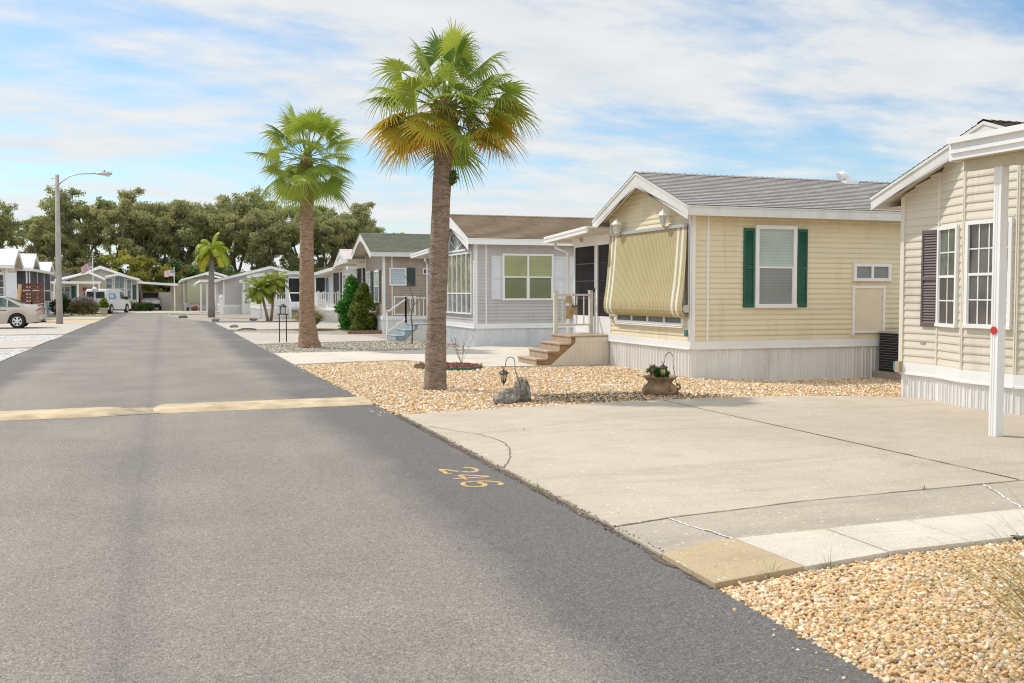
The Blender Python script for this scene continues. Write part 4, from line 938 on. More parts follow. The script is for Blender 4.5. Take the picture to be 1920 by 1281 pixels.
for yy in (8.78 - 8.96, 4.9 - 8.96):
    m = MB(); x0, y0 = 8.69 - 10.72, yy; w = .052
    m.prism([(x0 - w, y0 - w), (x0 - w * .3, y0 - w), (x0 - w * .25, y0 - w + .006), (x0 + w * .25, y0 - w + .006), (x0 + w * .3, y0 - w), (x0 + w, y0 - w), (x0 + w, y0 + w), (x0 - w, y0 + w),
             (x0 - w, y0 + w * .55), (x0 - w + .006, y0 + w * .5), (x0 - w + .006, y0 + w * .1), (x0 - w, y0 + w * .05), (x0 - w, y0 - w * .05), (x0 - w + .006, y0 - w * .1), (x0 - w + .006, y0 - w * .5), (x0 - w, y0 - w * .55)], .015, 3.095)
    ps = H3.b(m, 'carport_post', trimw)
    if yy > -2:
        m = MB(); m.lathe([(.044, 0), (.044, .008), (.036, .012)], (x0 - w - .012, y0 + .0, 1.185), 24, axis='x'); H3.b(m, 'reflector', redlight, ps, smooth='auto')

# ---- grey home with the brown roof ----------------------------------------
gx = 8.72
H4 = House('grey sided park home with brown shingle roof and tall sunburst gable window', gx, 28.7, 3.62, 8.5, wall=greyside, roof=sh_brown, rake=.40, og=.28, skirt_mat=simple('pale_blue_white_skirting', (.70, .71, .72), .4, .06), group=HG, fas=trimw)
H4.win(H4.N, 9.56 - gx, 11.20 - gx, 1.37, 2.77, cols=2, up=pane_olive, low=pane_olive_low, fw=.06)
H4.shut(H4.N, 9.22 - gx, 9.54 - gx, 1.40, 2.70, white_sh, plain=True); H4.shut(H4.N, 11.22 - gx, 11.62 - gx, 1.40, 2.70, white_sh, plain=True)
H4.shut(H4.N, 11.64 - gx, 12.02 - gx, 1.40, 2.70, white_sh, plain=True); H4.win(H4.N, 12.04 - gx, 12.9 - gx, 1.37, 2.77, up=pane_olive, low=pane_olive_low, fw=.05)
H4.win(H4.G, .22, 3.40, .95, 2.82, cols=6, up=pane_yellowcurtain, low=pane_grey, fw=.045, rail=.33)
m = MB(); q = MB(); cy = 3.62 / 2; Rr = .92; z0 = 2.92
for k in range(18):
    t0, t1 = math.pi * k / 18, math.pi * (k + 1) / 18
    P = lambda r_, t, d: (-d, cy + r_ * math.cos(t), z0 + r_ * math.sin(t) * .86)
    q.face([P(0, 0, .026), P(Rr, t0, .026), P(Rr, t1, .026)])
    m.hexa([P(Rr, t0, .0), P(Rr, t1, .0), P(Rr + .06, t1, .0), P(Rr + .06, t0, .0), P(Rr, t0, .05), P(Rr, t1, .05), P(Rr + .06, t1, .05), P(Rr + .06, t0, .05)])
for k in range(1, 7): t = math.pi * k / 7; m.bar(P(.0, t, .035), P(Rr, t, .035), .03, .02, up=(1, 0, 0))
m.bar((-.04, cy - Rr - .05, z0 - .02), (-.04, cy + Rr + .05, z0 - .02), .04, .06); sb = H4.b(m, 'sunburst_window', trimw); H4.b(q, 'pane', pane_sky, sb)
m = MB(); m.lathe([(.0, -.1), (.09, -.05), (.10, .04), (.0, .12)], (-.12, .55, 3.02), 8); m.tube([(-.12, .55, 3.1), (-.12, .55, 3.3)], .01, 5); H4.b(m, 'hanging_basket', simple('dried_flowers', (.30, .13, .06), .8, .4, 30), smooth=False)
H4.porch(3.78, 6.2, xr=-.42, xw=.15, zf=.56, panels=((0.1, 1.0, 'panel'), (1.05, 2.1, 'door')))
es4 = entry_steps('blue grey painted steps and white landing beside the grey home', 'steps', 7.85, 8.86, 32.75, 34.1, .56, 2, .32, bluegrey, bluegrey, white_dirty)
railing(es4, (7.20 - 8.86, .62, .05), (7.86 - 8.86, .62, .50), 0, .92, 0, trimw, post=.05, cap=False)
railing(es4, (7.86 - 8.86, .62, .56), (8.80 - 8.86, .62, .56), 0, .9, 5, trimw, post=.05, cap=False)

# ---- taupe home with the green roof ----------------------------------------
gx = 8.2
H5 = House('taupe sided park home with green shingle roof, seen beyond the grey home', gx, 39.4, 3.62, 9, wall=taupe, roof=sh_green, og=.55, oe=.33, group=HG)
H5.win(H5.N, 8.33 - gx + .1, 9.06 - gx + .05, 1.88, 2.58, hung=False, up=pane_bluewhite, fw=.05); H5.shut(H5.N, 9.12 - gx, 9.48 - gx, 1.86, 2.60, slate_sh)
H5.win(H5.N, 9.78 - gx, 10.25 - gx, 2.33, 2.57, hung=False, up=pane_dark, fw=.04, mun=(4, 1))
m = MB(); a, b = .40, 1.30
for q in ((a, a + .05, .72, 1.46), (b - .05, b, .72, 1.46), (a + .05, b - .05, 1.41, 1.46), (a + .05, b - .05, .72, .77)): m.fbox(H5.N, *q, 0, .04)
H5.b(m, 'access_panel', trimw)
H5.win(H5.G, .35, 1.15, 1.2, 2.5, up=pane_bluewhite, low=pane_bluewhite, fw=.06, mun=(2, 2)); H5.win(H5.G, 2.0, 2.9, 1.2, 2.5, up=pane_blind, low=pane_blind_low, fw=.06, mun=(2, 1))
H5.shut(H5.G, 1.2, 1.5, 1.2, 2.5, slate_sh); H5.shut(H5.G, 1.66, 1.96, 1.2, 2.5, slate_sh); H5.shut(H5.G, 2.94, 3.24, 1.2, 2.5, slate_sh)
H5.porch(3.75, 6.9, xr=-.75, xw=.15, zf=.56, panels=((0.1, 1.4, 'panel'), (1.45, 2.7, 'panel')))
m = MB(); m.tube([(1.62, -.26, 2.98), (1.62, -.26, 2.88), (1.75, -.05, 2.74), (1.75, -.05, .5)], .035, 6); H5.b(m, 'downspout', trimw)

# ---- homes further up the right side ---------------------------------------
gx = 8.55
H6 = House('white park home with pinkish metal roof, blue shutter and picketed white deck', gx, 47.4, 3.7, 9, wall=whiteside, roof=pinkroof, zr=3.70, ze=2.88, og=.4, oe=.3, group=HG)
H6.win(H6.G, .3, 1.2, 1.2, 2.55, up=pane_dark, fw=.07, mun=(2, 3)); H6.win(H6.G, 1.35, 2.5, 1.1, 2.55, up=pane_blind, fw=.07, mun=(2, 2)); H6.shut(H6.G, 2.55, 2.85, 1.2, 2.5, red_sh)
m = MB(); m.face([(-.42, 2.8, 2.98), (-.42, .9, 2.98), (-.42, 1.85, 3.45)]); H6.b(m, 'gable_panel', simple('pale_blue_panel', (.60, .66, .74), .5))
H6.porch(3.85, 12.2, xr=-.45, xw=.35, zf=.55, z0=2.86, z1=2.66, panels=((3.0, 5.2, 'panel'), (5.3, 6.3, 'panel')), scr=screen_grey)
fr = (.35, 12.2 - .25, 0, -1); m = MB(); m.fbox(fr, 0.0, 2.95, .55, 2.74, -.02, .01); H6.b(m, 'porch_infill', whiteside); H6.shut(fr, .45, 1.35, 1.15, 2.45, blue_sh); H6.win(fr, 1.75, 2.6, 1.15, 2.45, up=pane_bluewhite, fw=.05)
m = MB(); m.tube([(2.0, 1.85, 3.7), (2.0, 1.85, 4.2)], .04, 6); H6.b(m, 'vent_pipe', trimw)
def deck(label, x0, x1, y0, y1, zt, rails, mat=trimw, name='porch_deck', n=12, mskirt=white_dirty, post=.09, h=.95):
    t = thing(name, label, 'deck', (x0, y0, 0)); m = MB(); W_, D_ = x1 - x0, y1 - y0
    m.box(-.03, W_, -.03, D_, zt - .06, zt); m.build('deck_floor', mat, t)
    m = MB(); corrug(m, (0, D_, 0, -1), D_, -.05, zt - .06, .14, 3); corrug(m, (0, 0, 1, 0), W_, -.05, zt - .06, .14, 4); m.build('deck_skirting', mskirt, t)
    for (a, b) in rails: railing(t, (a[0] - x0, a[1] - y0, zt), (b[0] - x0, b[1] - y0, zt), 0, h, max(3, int(math.hypot(a[0] - b[0], a[1] - b[1]) / .14)), mat, post=post, picket=.05)
    return t
deck('white picketed porch deck in front of the white home with the blue shutter', 7.75, 8.9, 54.4, 59.2, .68, [((7.8, 54.45), (8.85, 54.45)), ((7.8, 54.5), (7.8, 57.0)), ((7.8, 57.1), (7.8, 59.1))])
# flat roofed screened home facing the camera
H7 = House('white flat fascia home with dark screened front and white screen door, behind the second palm', 10.0, 66.0, 4.1, 9, rz=R(90), wall=whiteside, roof=canvas_w, zr=2.98, ze=2.82, og=.35, oe=.2, group=HG, rake=.2)
for (a, b) in ((.08, .82), (.90, 1.50), (2.56, 3.3), (3.36, 4.05)): H7.win(H7.G, a, b, 1.15, 2.62, hung=False, up=screen_m, fw=.045)
m = MB(); a, b = 1.58, 2.48
for q in ((a, a + .09, .68, 2.62), (b - .09, b, .68, 2.62), (a + .09, b - .09, 2.52, 2.62), (a + .09, b - .09, 1.55, 1.63), (a + .09, b - .09, .68, 1.02)): m.fbox(H7.G, *q, 0, .07)
d_ = H7.b(m, 'screen_door', trimw); m = MB(); m.fbox(H7.G, a + .09, b - .09, 1.02, 2.52, .0, .035); H7.b(m, 'screen', screen_m, d_)
dk = deck('white railed deck before the flat fascia screened home', 5.9, 9.6, 64.3, 65.95, .66, [((5.95, 64.35), (7.35, 64.35)), ((8.35, 64.35), (9.55, 64.35))])
st = thing('entry_steps', 'white sided steps with grey treads up to the flat fascia screened home', 'steps', (7.85, 63.5, 0))
gt_ = simple('grey_tread', (.28, .25, .22), .8)
for k in range(3): m = MB(); m.box(-.42, .42, .26 * k, .26 * k + .30, .20 + .17 * k - .04, .20 + .17 * k); m.build('step', gt_, st)
for xx in (-.47, .42):
    m = MB(); m.hexa([(xx, -.02, -.03), (xx + .05, -.02, -.03), (xx + .05, .8, -.03), (xx, .8, -.03), (xx, -.02, .2), (xx + .05, -.02, .2), (xx + .05, .8, .6), (xx, .8, .6)]); m.build('stringer', white_dirty, st)
for xx in (-.45, .45): railing(st, (xx, .0, .1), (xx, .78, .62), 0, .95, 1, trimw, post=.08)
# low wide home further back, gable towards the camera
H8 = House('low wide white roofed home with railed porch behind the date palms', 11.3, 80.0, 7.0, 9, rz=R(90), wall=greyside, roof=canvas_w, zr=3.65, ze=2.62, og=.5, oe=.5, group=HG, rake=.2)
m = MB(); m.fbox(H8.G, 1.35, 6.9, .7, 2.5, .02, .06); H8.b(m, 'porch_back_wall', whiteside)
for (a, b) in ((1.45, 2.05), (2.5, 3.1), (3.5, 4.4)): H8.win(H8.G, a, b, 1.0, 2.4, hung=False, up=pane_dark, fw=.06, proud=.12)
H8.shut(H8.G, 2.12, 2.45, .9, 2.45, pink_cloth, plain=True)
m = MB(); m.box(-2.2, -.5, .2, 5.9, 2.42, 2.50); m.box(-2.25, -2.2, .15, 5.95, 2.34, 2.56); H8.b(m, 'porch_roof', trimw)
for yy in (.3, 1.9, 3.6, 5.6): m = MB(); m.box(-2.15, -2.05, yy, yy + .1, .7, 2.42); H8.b(m, 'porch_post', trimw)
deck('white railed porch deck of the low wide home behind the date palms', 5.6, 10.9, 77.9, 79.9, .78, [((5.65, 77.95), (7.4, 77.95)), ((7.45, 77.95), (10.8, 77.95)), ((5.65, 78.0), (5.65, 79.8))], h=.85)
H9 = House('white sided home with two narrow pink shutters right of the sage home', 7.9, 90.5, 3.7, 8, rz=R(90), wall=whiteside, roof=canvas_w, zr=3.1, ze=2.6, og=.3, oe=.2, group=HG, rake=.2, course=.14)
H9.shut(H9.G, .25, .45, 1.0, 2.4, pink_cloth, plain=True); H9.shut(H9.G, .75, .95, 1.3, 2.4, pink_cloth, plain=True)

# ---- homes at the end of the road ------------------------------------------
EG = 'homes facing the camera at the end of the road'
HF = House('pale sage home with green shutters and low gable at the end of the road', 6.6, 97.0, 4.9, 10, rz=R(90), wall=sage, roof=canvas_w, ze=2.72, zr=3.62, sk=.55, og=.4, oe=.3, course=.2, group=EG, rake=.22)
HF.win(HF.G, 1.15, 2.9, 1.1, 2.35, cols=3, up=pane_dark, fw=.09, mun=(2, 2), mat=trimw); HF.shut(HF.G, .72, 1.1, 1.1, 2.35, teal_sh, plain=True); HF.shut(HF.G, 2.95, 3.33, 1.1, 2.35, teal_sh, plain=True)
m = MB(); m.fbox(HF.G, .3, 3.6, .68, 2.86, .02, .26); HF.b(m, 'bay_wall', sage)
m = MB()   # smaller front gable
for (ya, za, yb, zb_) in ((5.15, 2.68, 3.0, 3.25), (3.0, 3.25, .9, 2.68)):
    m.hexa([(-.75, ya, za), (-.3, ya, za), (-.3, yb, zb_), (-.75, yb, zb_), (-.75, ya, za + .14), (-.3, ya, za + .14), (-.3, yb, zb_ + .14), (-.75, yb, zb_ + .14)])
HF.b(m, 'front_gable', trimw)
m = MB(); m.box(.4, 6, 4.93, 6.0, .0, 2.45); HF.b(m, 'side_wing', palebeige); 
HE = House('large pale beige home with double gables and tall windows at the road end', -2.15, 95.0, 6.0, 12, rz=R(90), wall=palebeige, roof=sh_tan, ze=2.66, zr=3.95, sk=.15, band=.06, og=.5, oe=.3, course=.2, group=EG, rake=.28, fas=trimw)
HE.win(HE.G, 3.35, 3.95, 1.0, 2.9, up=pane_sky, fw=.07, mun=(1, 2)); HE.win(HE.G, 4.05, 4.95, .8, 3.1, up=pane_sky, fw=.08, mun=(2, 2)); HE.win(HE.G, 5.05, 5.5, 1.0, 2.8, up=pane_sky, fw=.06, mun=(1, 2))
HE.shut(HE.G, 5.55, 5.85, 1.0, 2.3, teal_sh, plain=True); HE.shut(HE.G, -.75, -.4, 1.1, 2.2, teal_sh, plain=True); HE.win(HE.G, -.35, .55, 1.1, 2.2, up=pane_sky, fw=.08); HE.shut(HE.G, .6, .95, 1.1, 2.2, teal_sh, plain=True)
m = MB()
for (ya, za, yb, zb_) in ((6.6, 2.55, 3.9, 3.25), (3.9, 3.25, 2.6, 2.66), (2.6, 2.86, 1.55, 3.1), (1.55, 3.1, -.2, 2.62)):
    m.hexa([(-1.2, ya, za), (-.5, ya, za), (-.5, yb, zb_), (-1.2, yb, zb_), (-1.2, ya, za + .2), (-.5, ya, za + .2), (-.5, yb, zb_ + .2), (-1.2, yb, zb_ + .2)])
HE.b(m, 'front_gable', trimw)
m = MB(); m.box(.02, 6, 6.0, 9.6, .0, 2.55); HE.b(m, 'side_wing', palebeige); m = MB(); m.hexa([(-.5, 5.5, 2.55), (6.4, 5.5, 2.55), (6.4, 10.0, 2.5), (-.5, 10.0, 2.5), (-.5, 5.5, 3.35), (6.4, 5.5, 3.35), (6.4, 10.0, 2.62), (-.5, 10.0, 2.62)]); HE.b(m, 'wing_roof', sh_tan)
m = MB(); m.box(-3.0, -.5, 2.9, 8.3, 2.42, 2.50); m.box(-3.05, -3.0, 2.85, 8.35, 2.36, 2.55); HE.b(m, 'porch_roof', trimw)
for yy in (2.95, 4.6, 6.4, 8.2): m = MB(); m.box(-3.0, -2.88, yy, yy + .12, 0, 2.42); HE.b(m, 'porch_post', trimw)
m = MB(); m.fbox(HE.G, 1.5, 1.8, 1.75, 2.05, .02, .12); HE.b(m, 'wall_wreath', redflower)
deck('white entrance deck with sloping stair rail before the large beige home', -10.5, -7.2, 91.2, 93.5, .7, [((-10.4, 91.3), (-8.6, 91.3))], n=16)
m = MB()
cpt = thing('carport', 'white flat roofed carport between the two homes at the road end', 'carport', (-.6, 96, 0))
m.hexa([(-1.6, -2.0, 2.42), (1.75, -2.0, 2.20), (1.75, 5.5, 2.20), (-1.6, 5.5, 2.42), (-1.6, -2.0, 2.60), (1.75, -2.0, 2.38), (1.75, 5.5, 2.38), (-1.6, 5.5, 2.60)]); m.build('roof', trimw, cpt)
for xx, yy in ((1.45, -1.9), (-1.5, 2.5), (1.45, 2.5), (1.45, 5.3), (-1.5, 5.3)): m = MB(); m.box(xx, xx + .1, yy, yy + .1, 0, 2.3); m.build('post', trimw, cpt)
t = tag((lambda: (lambda m: (m.box(-2.6, 1.2, 104, 104.06, 0, 1.62), [m.box(-2.6 + k * 1.2, -2.5 + k * 1.2, 103.95, 104.08, 0, 1.68) for k in range(4)], m.build('privacy_fence', fence_m))[-1])(MB()))(), 'pale solid privacy fence behind the parked cars of the carport', 'fence')
m = MB(); [m.box(1.0 + k * .14, 1.12 + k * .14, 105.5, 105.54, 0, 1.45 + (k % 3) * .03) for k in range(6)]; tag(m.build('board_fence', woodfence), 'short brown board fence right of the carport', 'fence')
# arbor
t = thing('carport', 'white flat carport roof on posts with scrolled brackets, right of the small palm trunk', 'carport', (3.05, 85, 0))
for xx in (-.28, .18):
    for yy in (-.4, .4): m = MB(); m.box(xx, xx + .10, yy, yy + .10, 0, 2.3); m.build('post', trimw, t)
m = MB()
for yy in (-.4, .45): m.tube([(-.75, yy, 2.16), (-.6, yy, 2.36), (-.3, yy, 2.5), (.3, yy, 2.52)], .05, 6)
m.build('bracket', trimw, t); m = MB(); m.box(-.35, 3.2, -.6, 1.6, 2.46, 2.62); m.build('roof', trimw, t)

# ---- homes on the left side ------------------------------------------------
LG = 'park homes along the left side of the road'
L1 = House('white roofed park home at the left edge, dark window and white storm panel', -8.6, 65.3, 3.75, 9, sx=-1, wall=palebeige, roof=canvas_w, ze=3.2, zr=4.2, og=.35, oe=.3, group=LG, fas=trimw)
L1.win(L1.N, .15, .75, 1.1, 2.7, up=pane_dark, fw=.05, mun=(1, 2)); L1.win(L1.G, .5, 1.5, 1.2, 2.7, up=pane_dark, fw=.06); L1.win(L1.N, .25, .7, 2.78, 2.98, hung=False, up=pane_sky, fw=.03)
m = MB(); m.hexa([(-.55, -.42, 1.05), (.08, -.32, 1.05), (.08, -.28, 1.05), (-.55, -.38, 1.05), (-.48, -.1, 2.75), (.1, -.08, 2.75), (.1, -.04, 2.75), (-.48, -.06, 2.75)]); L1.b(m, 'storm_panel', white_sh)
L2 = House('second home on the left with white roof above a dark screened porch', -8.6, 74.4, 3.75, 9, sx=-1, wall=palebeige, roof=canvas_w, ze=3.3, zr=4.25, og=.35, oe=.3, group=LG, fas=trimw)
L3 = House('third home on the left, white roof just behind the street lamp pole', -8.6, 84.6, 3.75, 9, sx=-1, wall=palebeige, roof=canvas_w, ze=3.15, zr=3.98, og=.35, oe=.3, group=LG, fas=trimw)
L2.win(L2.G, .5, 1.5, 1.2, 2.7, up=pane_dark, fw=.06); L3.win(L3.G, .5, 1.5, 1.2, 2.7, up=pane_dark, fw=.06)
t = thing('screened_porch', 'large dark screened porch with white frame on the left of the road', 'porch', (-8.0, 70.2, 0))
m = MB(); corrug(m, (0, 0, 0, 1), 12.3, -.05, .95, .2, 3); corrug(m, (-3, 0, 1, 0), 3.0, -.05, .95, .2, 3); m.build('skirting', simple('pale_blue_skirting', (.60, .66, .70), .45, .05), t)
m = MB()
for k in range(4): m.box(-.06, .04, k * 4.06, k * 4.06 + .1, .9, 3.0)
m.box(-.04, .03, 0, 12.3, 1.70, 1.78); m.box(-.05, .04, 0, 12.3, .92, 1.0); m.box(-3, 0, -.02, .05, 1.70, 1.78)
for k in range(3): m.box(-3 + k * 1.4, -2.9 + k * 1.4, -.04, .06, .9, 3.0)
m.build('frame', trimw, t)
m = MB(); m.box(-.02, -.0, .05, 12.25, .95, 2.95); m.box(-2.95, -.03, .0, .02, .95, 2.95); m.build('screen', screen_grey, t)
m = MB(); m.hexa([(-3.2, -.3, 3.14), (.25, -.3, 2.95), (.25, 12.6, 2.95), (-3.2, 12.6, 3.14), (-3.2, -.3, 3.30), (.25, -.3, 3.12), (.25, 12.6, 3.12), (-3.2, 12.6, 3.30)]); m.build('roof', trimw, t)
# redwood deck railing
t = thing('wooden_deck', 'reddish brown slatted deck railing behind the parked sedan', 'deck', (-7.3, 60.2, 0))
m = MB(); m.box(0, .95, 0, 1.4, 1.0, 1.1); m.build('deck_floor', redwood, t)
m = MB()
for k in range(5): m.box(0, .95, -.04, 0, 1.18 + k * .19, 1.31 + k * .19); m.box(.95, .99, -.04, 1.4, 1.18 + k * .19, 1.31 + k * .19)
for xx, yy in ((0, -.08), (.48, -.08), (.92, -.08), (.90, 1.3)): m.box(xx, xx + .09, yy + .08, yy + .17, 0, 2.06)
m.box(-.02, 1.04, -.08, .08, 2.05, 2.10); m.box(.90, 1.04, .08, 1.45, 2.05, 2.10); m.build('railing', redwood, t)
tag((lambda m: (m.tube([(-7.42, 60.05, .9), (-7.30, 60.05, 2.05)], .10, 8), m.build('rolled_mat', simple('tan_roll', (.52, .38, .22), .8)))[-1])(MB()), 'tan rolled mat leaning on the end of the brown deck', 'mat')

# ------------------------------------------------------------------ palms
class Leafy:
    def __init__(s): s.V = []; s.F = []; s.C = []
    def quad(s, a, b, c, d, col):
        i = len(s.V); s.V += [tuple(a), tuple(b), tuple(c), tuple(d)]; s.F.append((i, i + 1, i + 2, i + 3))
        s.C += list(col) if isinstance(col, list) else [col] * 4
    def build(s, name, mat, par=None, kind=None): return fast_mesh(name, s.V, s.F, np.array(s.C, np.float32), mat, par, kind=kind)
def lerp3(a, b, t): return tuple(a[i] + (b[i] - a[i]) * t for i in range(3))
GRN = (0.25, 0.36, 0.04); DKG = (0.13, 0.25, 0.035); YEL = (0.66, 0.45, 0.04); ORG = (0.66, 0.30, 0.05); TIP = (0.30, 0.20, 0.09)
def fan_leaf(L, base, az, el, plen, Rl, rr, yel=0.0, nseg=44, droop=0.35):
    d = Vector((math.cos(az) * math.cos(el), math.sin(az) * math.cos(el), math.sin(el)))
    # petiole bends under the weight of the blade
    pts = []; p = Vector(base)
    dd = d.copy()
    for k in range(6): pts.append(p.copy()); p = p + dd * plen / 5; dd = (dd + Vector((0, 0, -0.045 - .05 * droop))).normalized()
    side = dd.cross(Vector((0, 0, 1)))
    if side.length < .1: side = Vector((math.cos(az + 1.57), math.sin(az + 1.57), 0))
    side.normalize(); side = (Matrix.Rotation(rr.uniform(-.7, .7), 3, dd) @ side).normalized(); up = side.cross(dd).normalized()
    pc = lerp3((0.20, 0.26, 0.06), (0.42, 0.30, 0.08), yel)
    for k in range(5):
        w = .022 - .002 * k
        L.quad(pts[k] - side * w, pts[k + 1] - side * w, pts[k + 1] + side * w, pts[k] + side * w, pc); L.quad(pts[k] - up * w * .6, pts[k + 1] - up * w * .6, pts[k + 1] + up * w * .6, pts[k] + up * w * .6, pc)
    H = pts[-1]; g = lerp3((.06, .15, .02), GRN, rr.random()); g = lerp3(g, (0.42, 0.48, 0.07), rr.random() ** 1.5)
    span = R(118)
    for j in range(nseg):
        th = -span + 2 * span * j / (nseg - 1); dt = 2 * span / (nseg - 1)
        ll = Rl * (0.62 + 0.38 * math.cos(th * .62)) * rr.uniform(.88, 1.08)
        cdir = dd * math.cos(th) + side * math.sin(th); prev = None; tw = .4 if j % 2 else -.4
        yl = max(0, min(1, yel * 1.5 + rr.uniform(-.15, .15)))
        dr = droop * rr.uniform(.7, 1.5)
        for r_ in (0.03, .25, .48, .66, .84, 1.0):
            fold = up * (-0.42 * ll * r_ * r_ * (math.sin(th) ** 2) * .8 + .10 * ll * r_ * math.cos(th)); arch = dd * (-.18 * ll * r_ * r_ * abs(math.sin(th)))
            c = H + cdir * ll * r_ + fold + arch + Vector((0, 0, -dr * ll * max(0, r_ - .35) ** 2.0 * 1.7))
            w = ll * r_ * dt * .56 if r_ < .5 else ll * .48 * dt * .46 * (1 - (r_ - .48) / .54) ** .85
            sd_ = (cdir.cross(up)).normalized(); a = c - sd_ * w + up * w * tw; b = c + sd_ * w - up * w * tw
            cc = lerp3(g, YEL, yl * (.35 + .65 * r_)); cc = lerp3(cc, ORG, yl * max(0, r_ - .45) * 1.2) ; cc = lerp3(cc, TIP, max(0, r_ - .82) * (1.2 + 2 * yl))
            if prev: L.quad(prev[0], a, b, prev[1], [prev[2], cc, cc, prev[2]])
            prev = (a, b, cc)
def sabal(label, base, trunk, trad, crown, nleaf, plen, Rl, seed, yel_side=None, bark_m=palm_bark, elmin=-60, extra=None, dead=True):
    """trunk: offsets of its centre line, crown: offset of the growing point"""
    rr = random.Random(seed); t = thing('palm_tree', label, 'palm', base, group='tall fan palms beside the road')
    ts = trunk; P = []; Q = []
    for k in range(len(ts) - 1):
        for u in np.linspace(0, 1, 10)[:-1]: P.append(Vector(ts[k]).lerp(Vector(ts[k + 1]), u)); Q.append(trad[k] + (trad[k + 1] - trad[k]) * u)
    P.append(Vector(ts[-1])); Q.append(trad[-1])
    m = MB(); m.tube(P, Q, 28, jag=lambda k, j: .018 * math.sin(k * 2.1) + rr.uniform(-.018, .018)); m.build('trunk', bark_m, t, smooth=True)
    C = Vector(crown); m = MB()      # boots: cut leaf bases round the neck
    for k in range(60 if dead else 34):
        a = rr.uniform(0, 6.28); z = rr.uniform(-.42, .10); r0 = .10; z -= .12; p = C + Vector((math.cos(a) * r0, math.sin(a) * r0, z - .15)); q = C + Vector((math.cos(a) * (.16 + rr.random() * .12), math.sin(a) * (.16 + rr.random() * .12), z + rr.uniform(.02, .18)))
        m.bar(p, q, .07, .022)
    for k in range(7 if dead else 3):
        a = rr.uniform(0, 6.28); p = C + Vector((math.cos(a) * .15, math.sin(a) * .15, -.25)); q = p + Vector((math.cos(a) * .10, math.sin(a) * .10, -rr.uniform(.15, .4))); m.bar(p, q, .035, .012)
    m.tube([C + Vector((0, 0, -.45)), C + Vector((0, 0, -.2)), C + Vector((0, 0, .25))], [Q[-1] * .95, .17, .06], 14)
    m.build('leaf_bases', simple('leaf_base_fibre' + str(seed), (.30, .17, .085), .9, .4, 14, bumpv=.6), t)
    L = Leafy()
    for k in range(nleaf):
        u = k / (nleaf - 1); el = R(82 - (82 - elmin) * u ** .92 + rr.uniform(-7, 7)); az = k * 2.39996 + rr.uniform(-.25, .25)
        y = 0
        if u > .62 and yel_side is not None: y = min(1, (u - .62) / .2) * (max(0, math.cos(az - yel_side)) * 1.1 + rr.uniform(-.05, .15))
        fan_leaf(L, C + Vector((math.cos(az) * .06, math.sin(az) * .06, rr.uniform(-.05, .15) - .25 * u)), az, el, plen * rr.uniform(.75, 1.1), Rl * rr.uniform(.74, 1.14), rr, max(0, min(1, y)), droop=.12 + .42 * rr.random() ** 2)
    if extra:
        for (az, el, pl_, Rl_, y) in extra: fan_leaf(L, C + Vector((0, 0, -.05)), R(az), R(el), pl_, Rl_, rr, y, droop=.35)
    L.build('crown', leaf_m, t)
    if dead:
        m = MB()     # hanging fruit stalks on the right
        for k in range(26):
            p = C + Vector((.28 + rr.uniform(-.08, .14), -.12 + rr.uniform(-.1, .1), .25)); pts = [p]
            for q in range(5): p = p + Vector((rr.uniform(-.03, .05), rr.uniform(-.02, .02), -rr.uniform(.09, .16))); pts.append(p)
            m.tube(pts, .004, 4)
            for pp in pts[2:]:
                for q in range(3): c = pp + Vector((rr.uniform(-.03, .03), rr.uniform(-.03, .03), rr.uniform(-.05, .05))); m.lathe([(0.001, -.008), (.009, 0), (.001, .008)], c, 5)
        m.build('fruit_stalks', simple('dark_fruit', (.07, .05, .035), .7, .3, 20), t)
    return t
palm1 = sabal('large near fan palm with yellowing lower fronds, rooted in the tan pebbles', (4.23, 16.2, 0), [(0, 0, -.05), (0, 0, .12), (.03, 0, 1.2), (.09, 0, 2.6), (.17, 0, 4.3)], [.205, .185, .158, .152, .145], (.20, 0, 4.66), 25, .80, .70, 5,
      yel_side=R(170), elmin=-34, extra=[(-12, 24, 1.0, .62, .0), (-20, 6, 1.0, .66, .2), (-22, -14, .8, .70, .8), (5, 40, .95, .58, 0), (150, 20, .95, .66, .1), (168, -8, .85, .7, .9), (182, -20, .8, .7, 1), (148, -26, .75, .68, .9), (-28, -24, .75, .66, .85), (200, -34, .65, .66, 1), (190, 40, .95, .6, 0), (100, 80, .9, .66, 0), (-60, 70, .85, .62, 0), (-85, 28, .55, .6, 0), (-110, 5, .5, .58, 0), (-62, -8, .5, .6, .1), (-95, -25, .35, .5, .15), (-130, -12, .5, .6, .5)])
sabal('second tall fan palm with full green crown and flared trunk in the grey pebbles', (3.98, 29.7, 0), [(0, 0, -.05), (-.02, 0, .25), (-.06, 0, .9), (-.05, 0, 2.6), (-.03, 0, 4.9)], [.37, .29, .225, .20, .18], (-.02, 0, 5.5), 36, 1.0, .80, 8, bark_m=palm_bark_far, elmin=-48, dead=False, extra=[(-85, 35, .5, .6, 0), (-110, 8, .5, .6, 0), (-60, 5, .5, .6, 0), (-88, -50, .35, .62, .1), (-70, -62, .45, .6, 0), (-110, -64, .4, .6, .1)])

